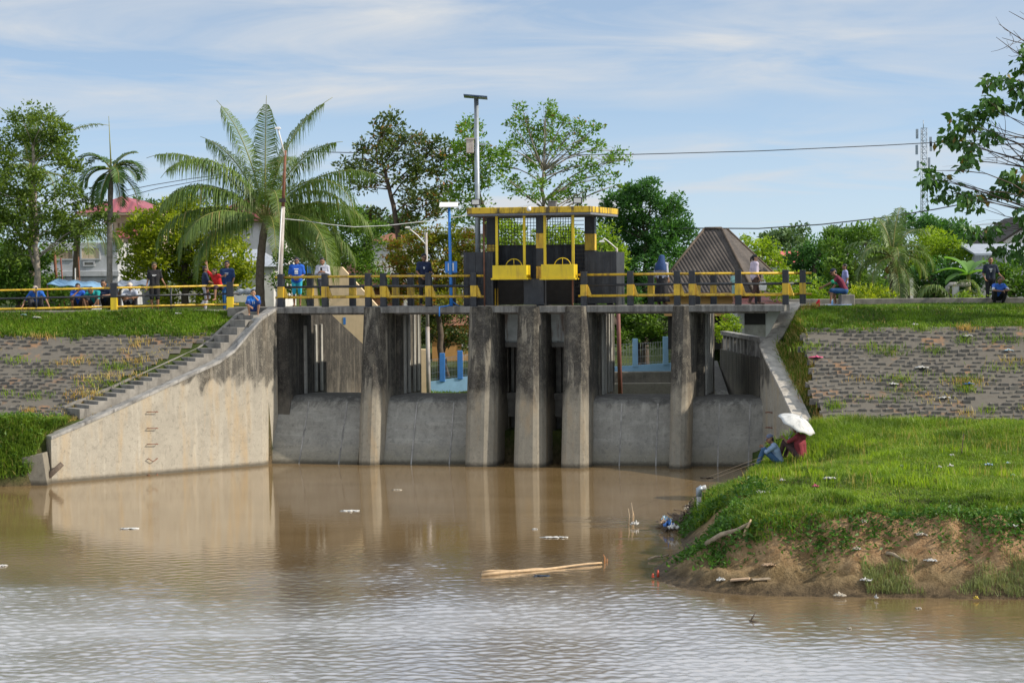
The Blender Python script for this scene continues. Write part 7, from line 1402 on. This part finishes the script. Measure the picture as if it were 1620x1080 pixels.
for i, (px, py, sx, sy, m, lab) in enumerate(((877, 850, .46, .20, WP, 'white flat board floating right of the middle of the river'), (554, 808, .40, .22, WP, 'pale floating flake left of the middle of the river'), (628, 775, .22, .12, PG, 'small pale flake floating near the spillway'), (857, 911, .26, .12, cloth((.03, .05, .08)), 'dark blue rag floating below the bamboo pole'), (205, 836, .34, .2, WP, 'pale film floating below the left wing wall'), (4, 895, .14, .2, WP, 'white scrap floating at the left frame edge'), (846, 837, .1, .06, WP, 'tiny white scrap floating above the white board'), (1118, 756, .3, .14, cloth((.04, .035, .03)), 'dark driftwood scrap near the right end of the weir'), (1453, 962, .08, .08, PG, 'tiny pale scrap floating below the near bank'), (1344, 994, .06, .06, PG, 'speck of foam floating below the near bank'))):
    p = atz(px, py, 0); rag('plastic_scrap', lab, 'litter', p, sx, sy, m, 500+i, .012, 0, .008)
# a forked dead stick in the water, the pipe, the rubbish heap off the point
p = atz(1196, 983, 0); q = MB(); q.tube([(-.10, 0, .0), (-.04, 0, .10), (.0, 0, .18)], [.012, .012, .006], 6); q.tube([(-.12, 0, .02), (.05, 0, -.01), (.10, 0, -.02)], [.012, .018, .01], 6); o = q.build('stick', MAT['dkbark']); o.location = p; tag(o, 'black forked stick poking from the water below the near bank', 'stick')
pp = hit(1106, 808); pt = thing('pvc_pipe', 'grey plastic pipe with an elbow sticking up at the left end of the near grass', 'pipe', (pp.x, pp.y, pp.z-.2)); zt_ = at(1116, 772, pp.y).z-pp.z+.2; q = MB(); q.tube([(0, 0, 0), (0, 0, zt_-.05), (.05, 0, zt_), (.16, -.02, zt_+.03)], .055, 9); q.build('pipe', MAT['pvc'], pt); q = MB(); q.tube([(0, 0, zt_-.18), (0, 0, zt_-.02), (.07, 0, zt_+.01)], .072, 9); q.build('elbow', MAT['steel'], pt)
def heap():
    rng = np.random.default_rng(61); q = MB()
    for i in range(170):
        px, py = 1052+rng.random()*52, 0; py = 836-(px-1052)*.55*rng.random()-rng.random()*6; c = atz(px, py+2, .02); c.z = max(0, hz(c.x, c.y))+rng.random()*.25*(px-1046)/50
        d = Vector(rng.normal(0, 1, 3)); d.z *= .35; d.normalize(); L = rng.uniform(.08, .34); q.tube([c-d*L, c+Vector(rng.normal(0, .03, 3)), c+d*L], [rng.uniform(.008, .03), rng.uniform(.012, .035), .006], 5)
    o = q.build('driftwood', plain('wet_driftwood', (.13, .095, .065), .85, .5, 10)); tag(o, 'heap of wet driftwood sticks off the left end of the near bank', 'driftwood', kind='stuff')
    for px, py, m, lab in ((1054, 826, WB, 'pale blue bag on the driftwood heap'), (1058, 834, DB, 'deep blue bag at the water end of the driftwood heap'), (1066, 838, WP, 'white bag below the driftwood heap'), (1052, 830, CB, 'orange-brown scrap on the driftwood heap'), (1090, 808, PG, 'pale slab on top of the driftwood heap')):
        p = atz(px, py, .1); rag('plastic_scrap', lab, 'litter', p, .22, .22, m, 600+px, .03, 0, .07)
heap()
for i, (px, py, t_) in enumerate(((994, 832, .42), (1001, 830, .34), (999, 828, .50))):
    p = atz(px, py, -.05); q = MB(); q.tube([(0, 0, 0), (.02, 0, t_*.6), (.0, 0, t_)], [.020, .018, .01], 6); o = q.build('stake', MAT['wood'] if i != 1 else MAT['bamboo']); o.location = p; tag(o, ('thick weathered stake standing in the water left of the driftwood heap', 'pale bamboo stake standing beside the weathered stake', 'tallest thin stake of the three standing in the water')[i], 'stake')
rag('plastic_scrap', 'pale bag caught on the stakes standing in the water', 'litter', atz(1004, 831, .03), .16, .1, WP, 661, .02, 0, .06)
plank('stick', 'light stick lying on the mud flat off the tip of the bank', 'stick', atz(1026, 884, .04), atz(1058, 877, .07), .045, 0, MAT['wood'])
for px, py, lab in ((1041, 912, 'red bottle standing on the mud flat'), (1033, 913, 'short red stub left of the red bottle on the mud flat')):
    p = atz(px, py, .03); h_ = .14 if px > 1036 else .08; q = MB(); q.tube([(0, 0, 0), (0, 0, h_*.6), (0, 0, h_)], [.028, .026, .012], 7); o = q.build('bottle', plain('red_plastic', (.55, .08, .04), .5)); o.location = p; tag(o, lab, 'bottle')
# dark leaning log and old post by the left hump
a = atz(66, 763, .05); b = on_wall(92, 732)-n3*.25; q = MB(); q.tube([Vector((0, 0, 0)), b-a], [.085, .075], 8); o = q.build('log', MAT['dkbark']); o.location = a; tag(o, 'dark charred log leaning against the left wing wall at the water', 'log')
o = thing('concrete_stub', 'small stub of concrete wall at the foot of the left wing wall', 'concrete block', (-13.62, 54.25, 0)); q = MB(); q.hexa([(-.42, -.28, -.8), (.45, -.30, -.8), (.45, .5, -.8), (-.42, .5, -.8), (-.40, -.26, .80), (.20, -.26, .92), (.20, .45, .92), (-.40, .45, .80)]); q.build('stub', MAT['oldwall'], o, .02)
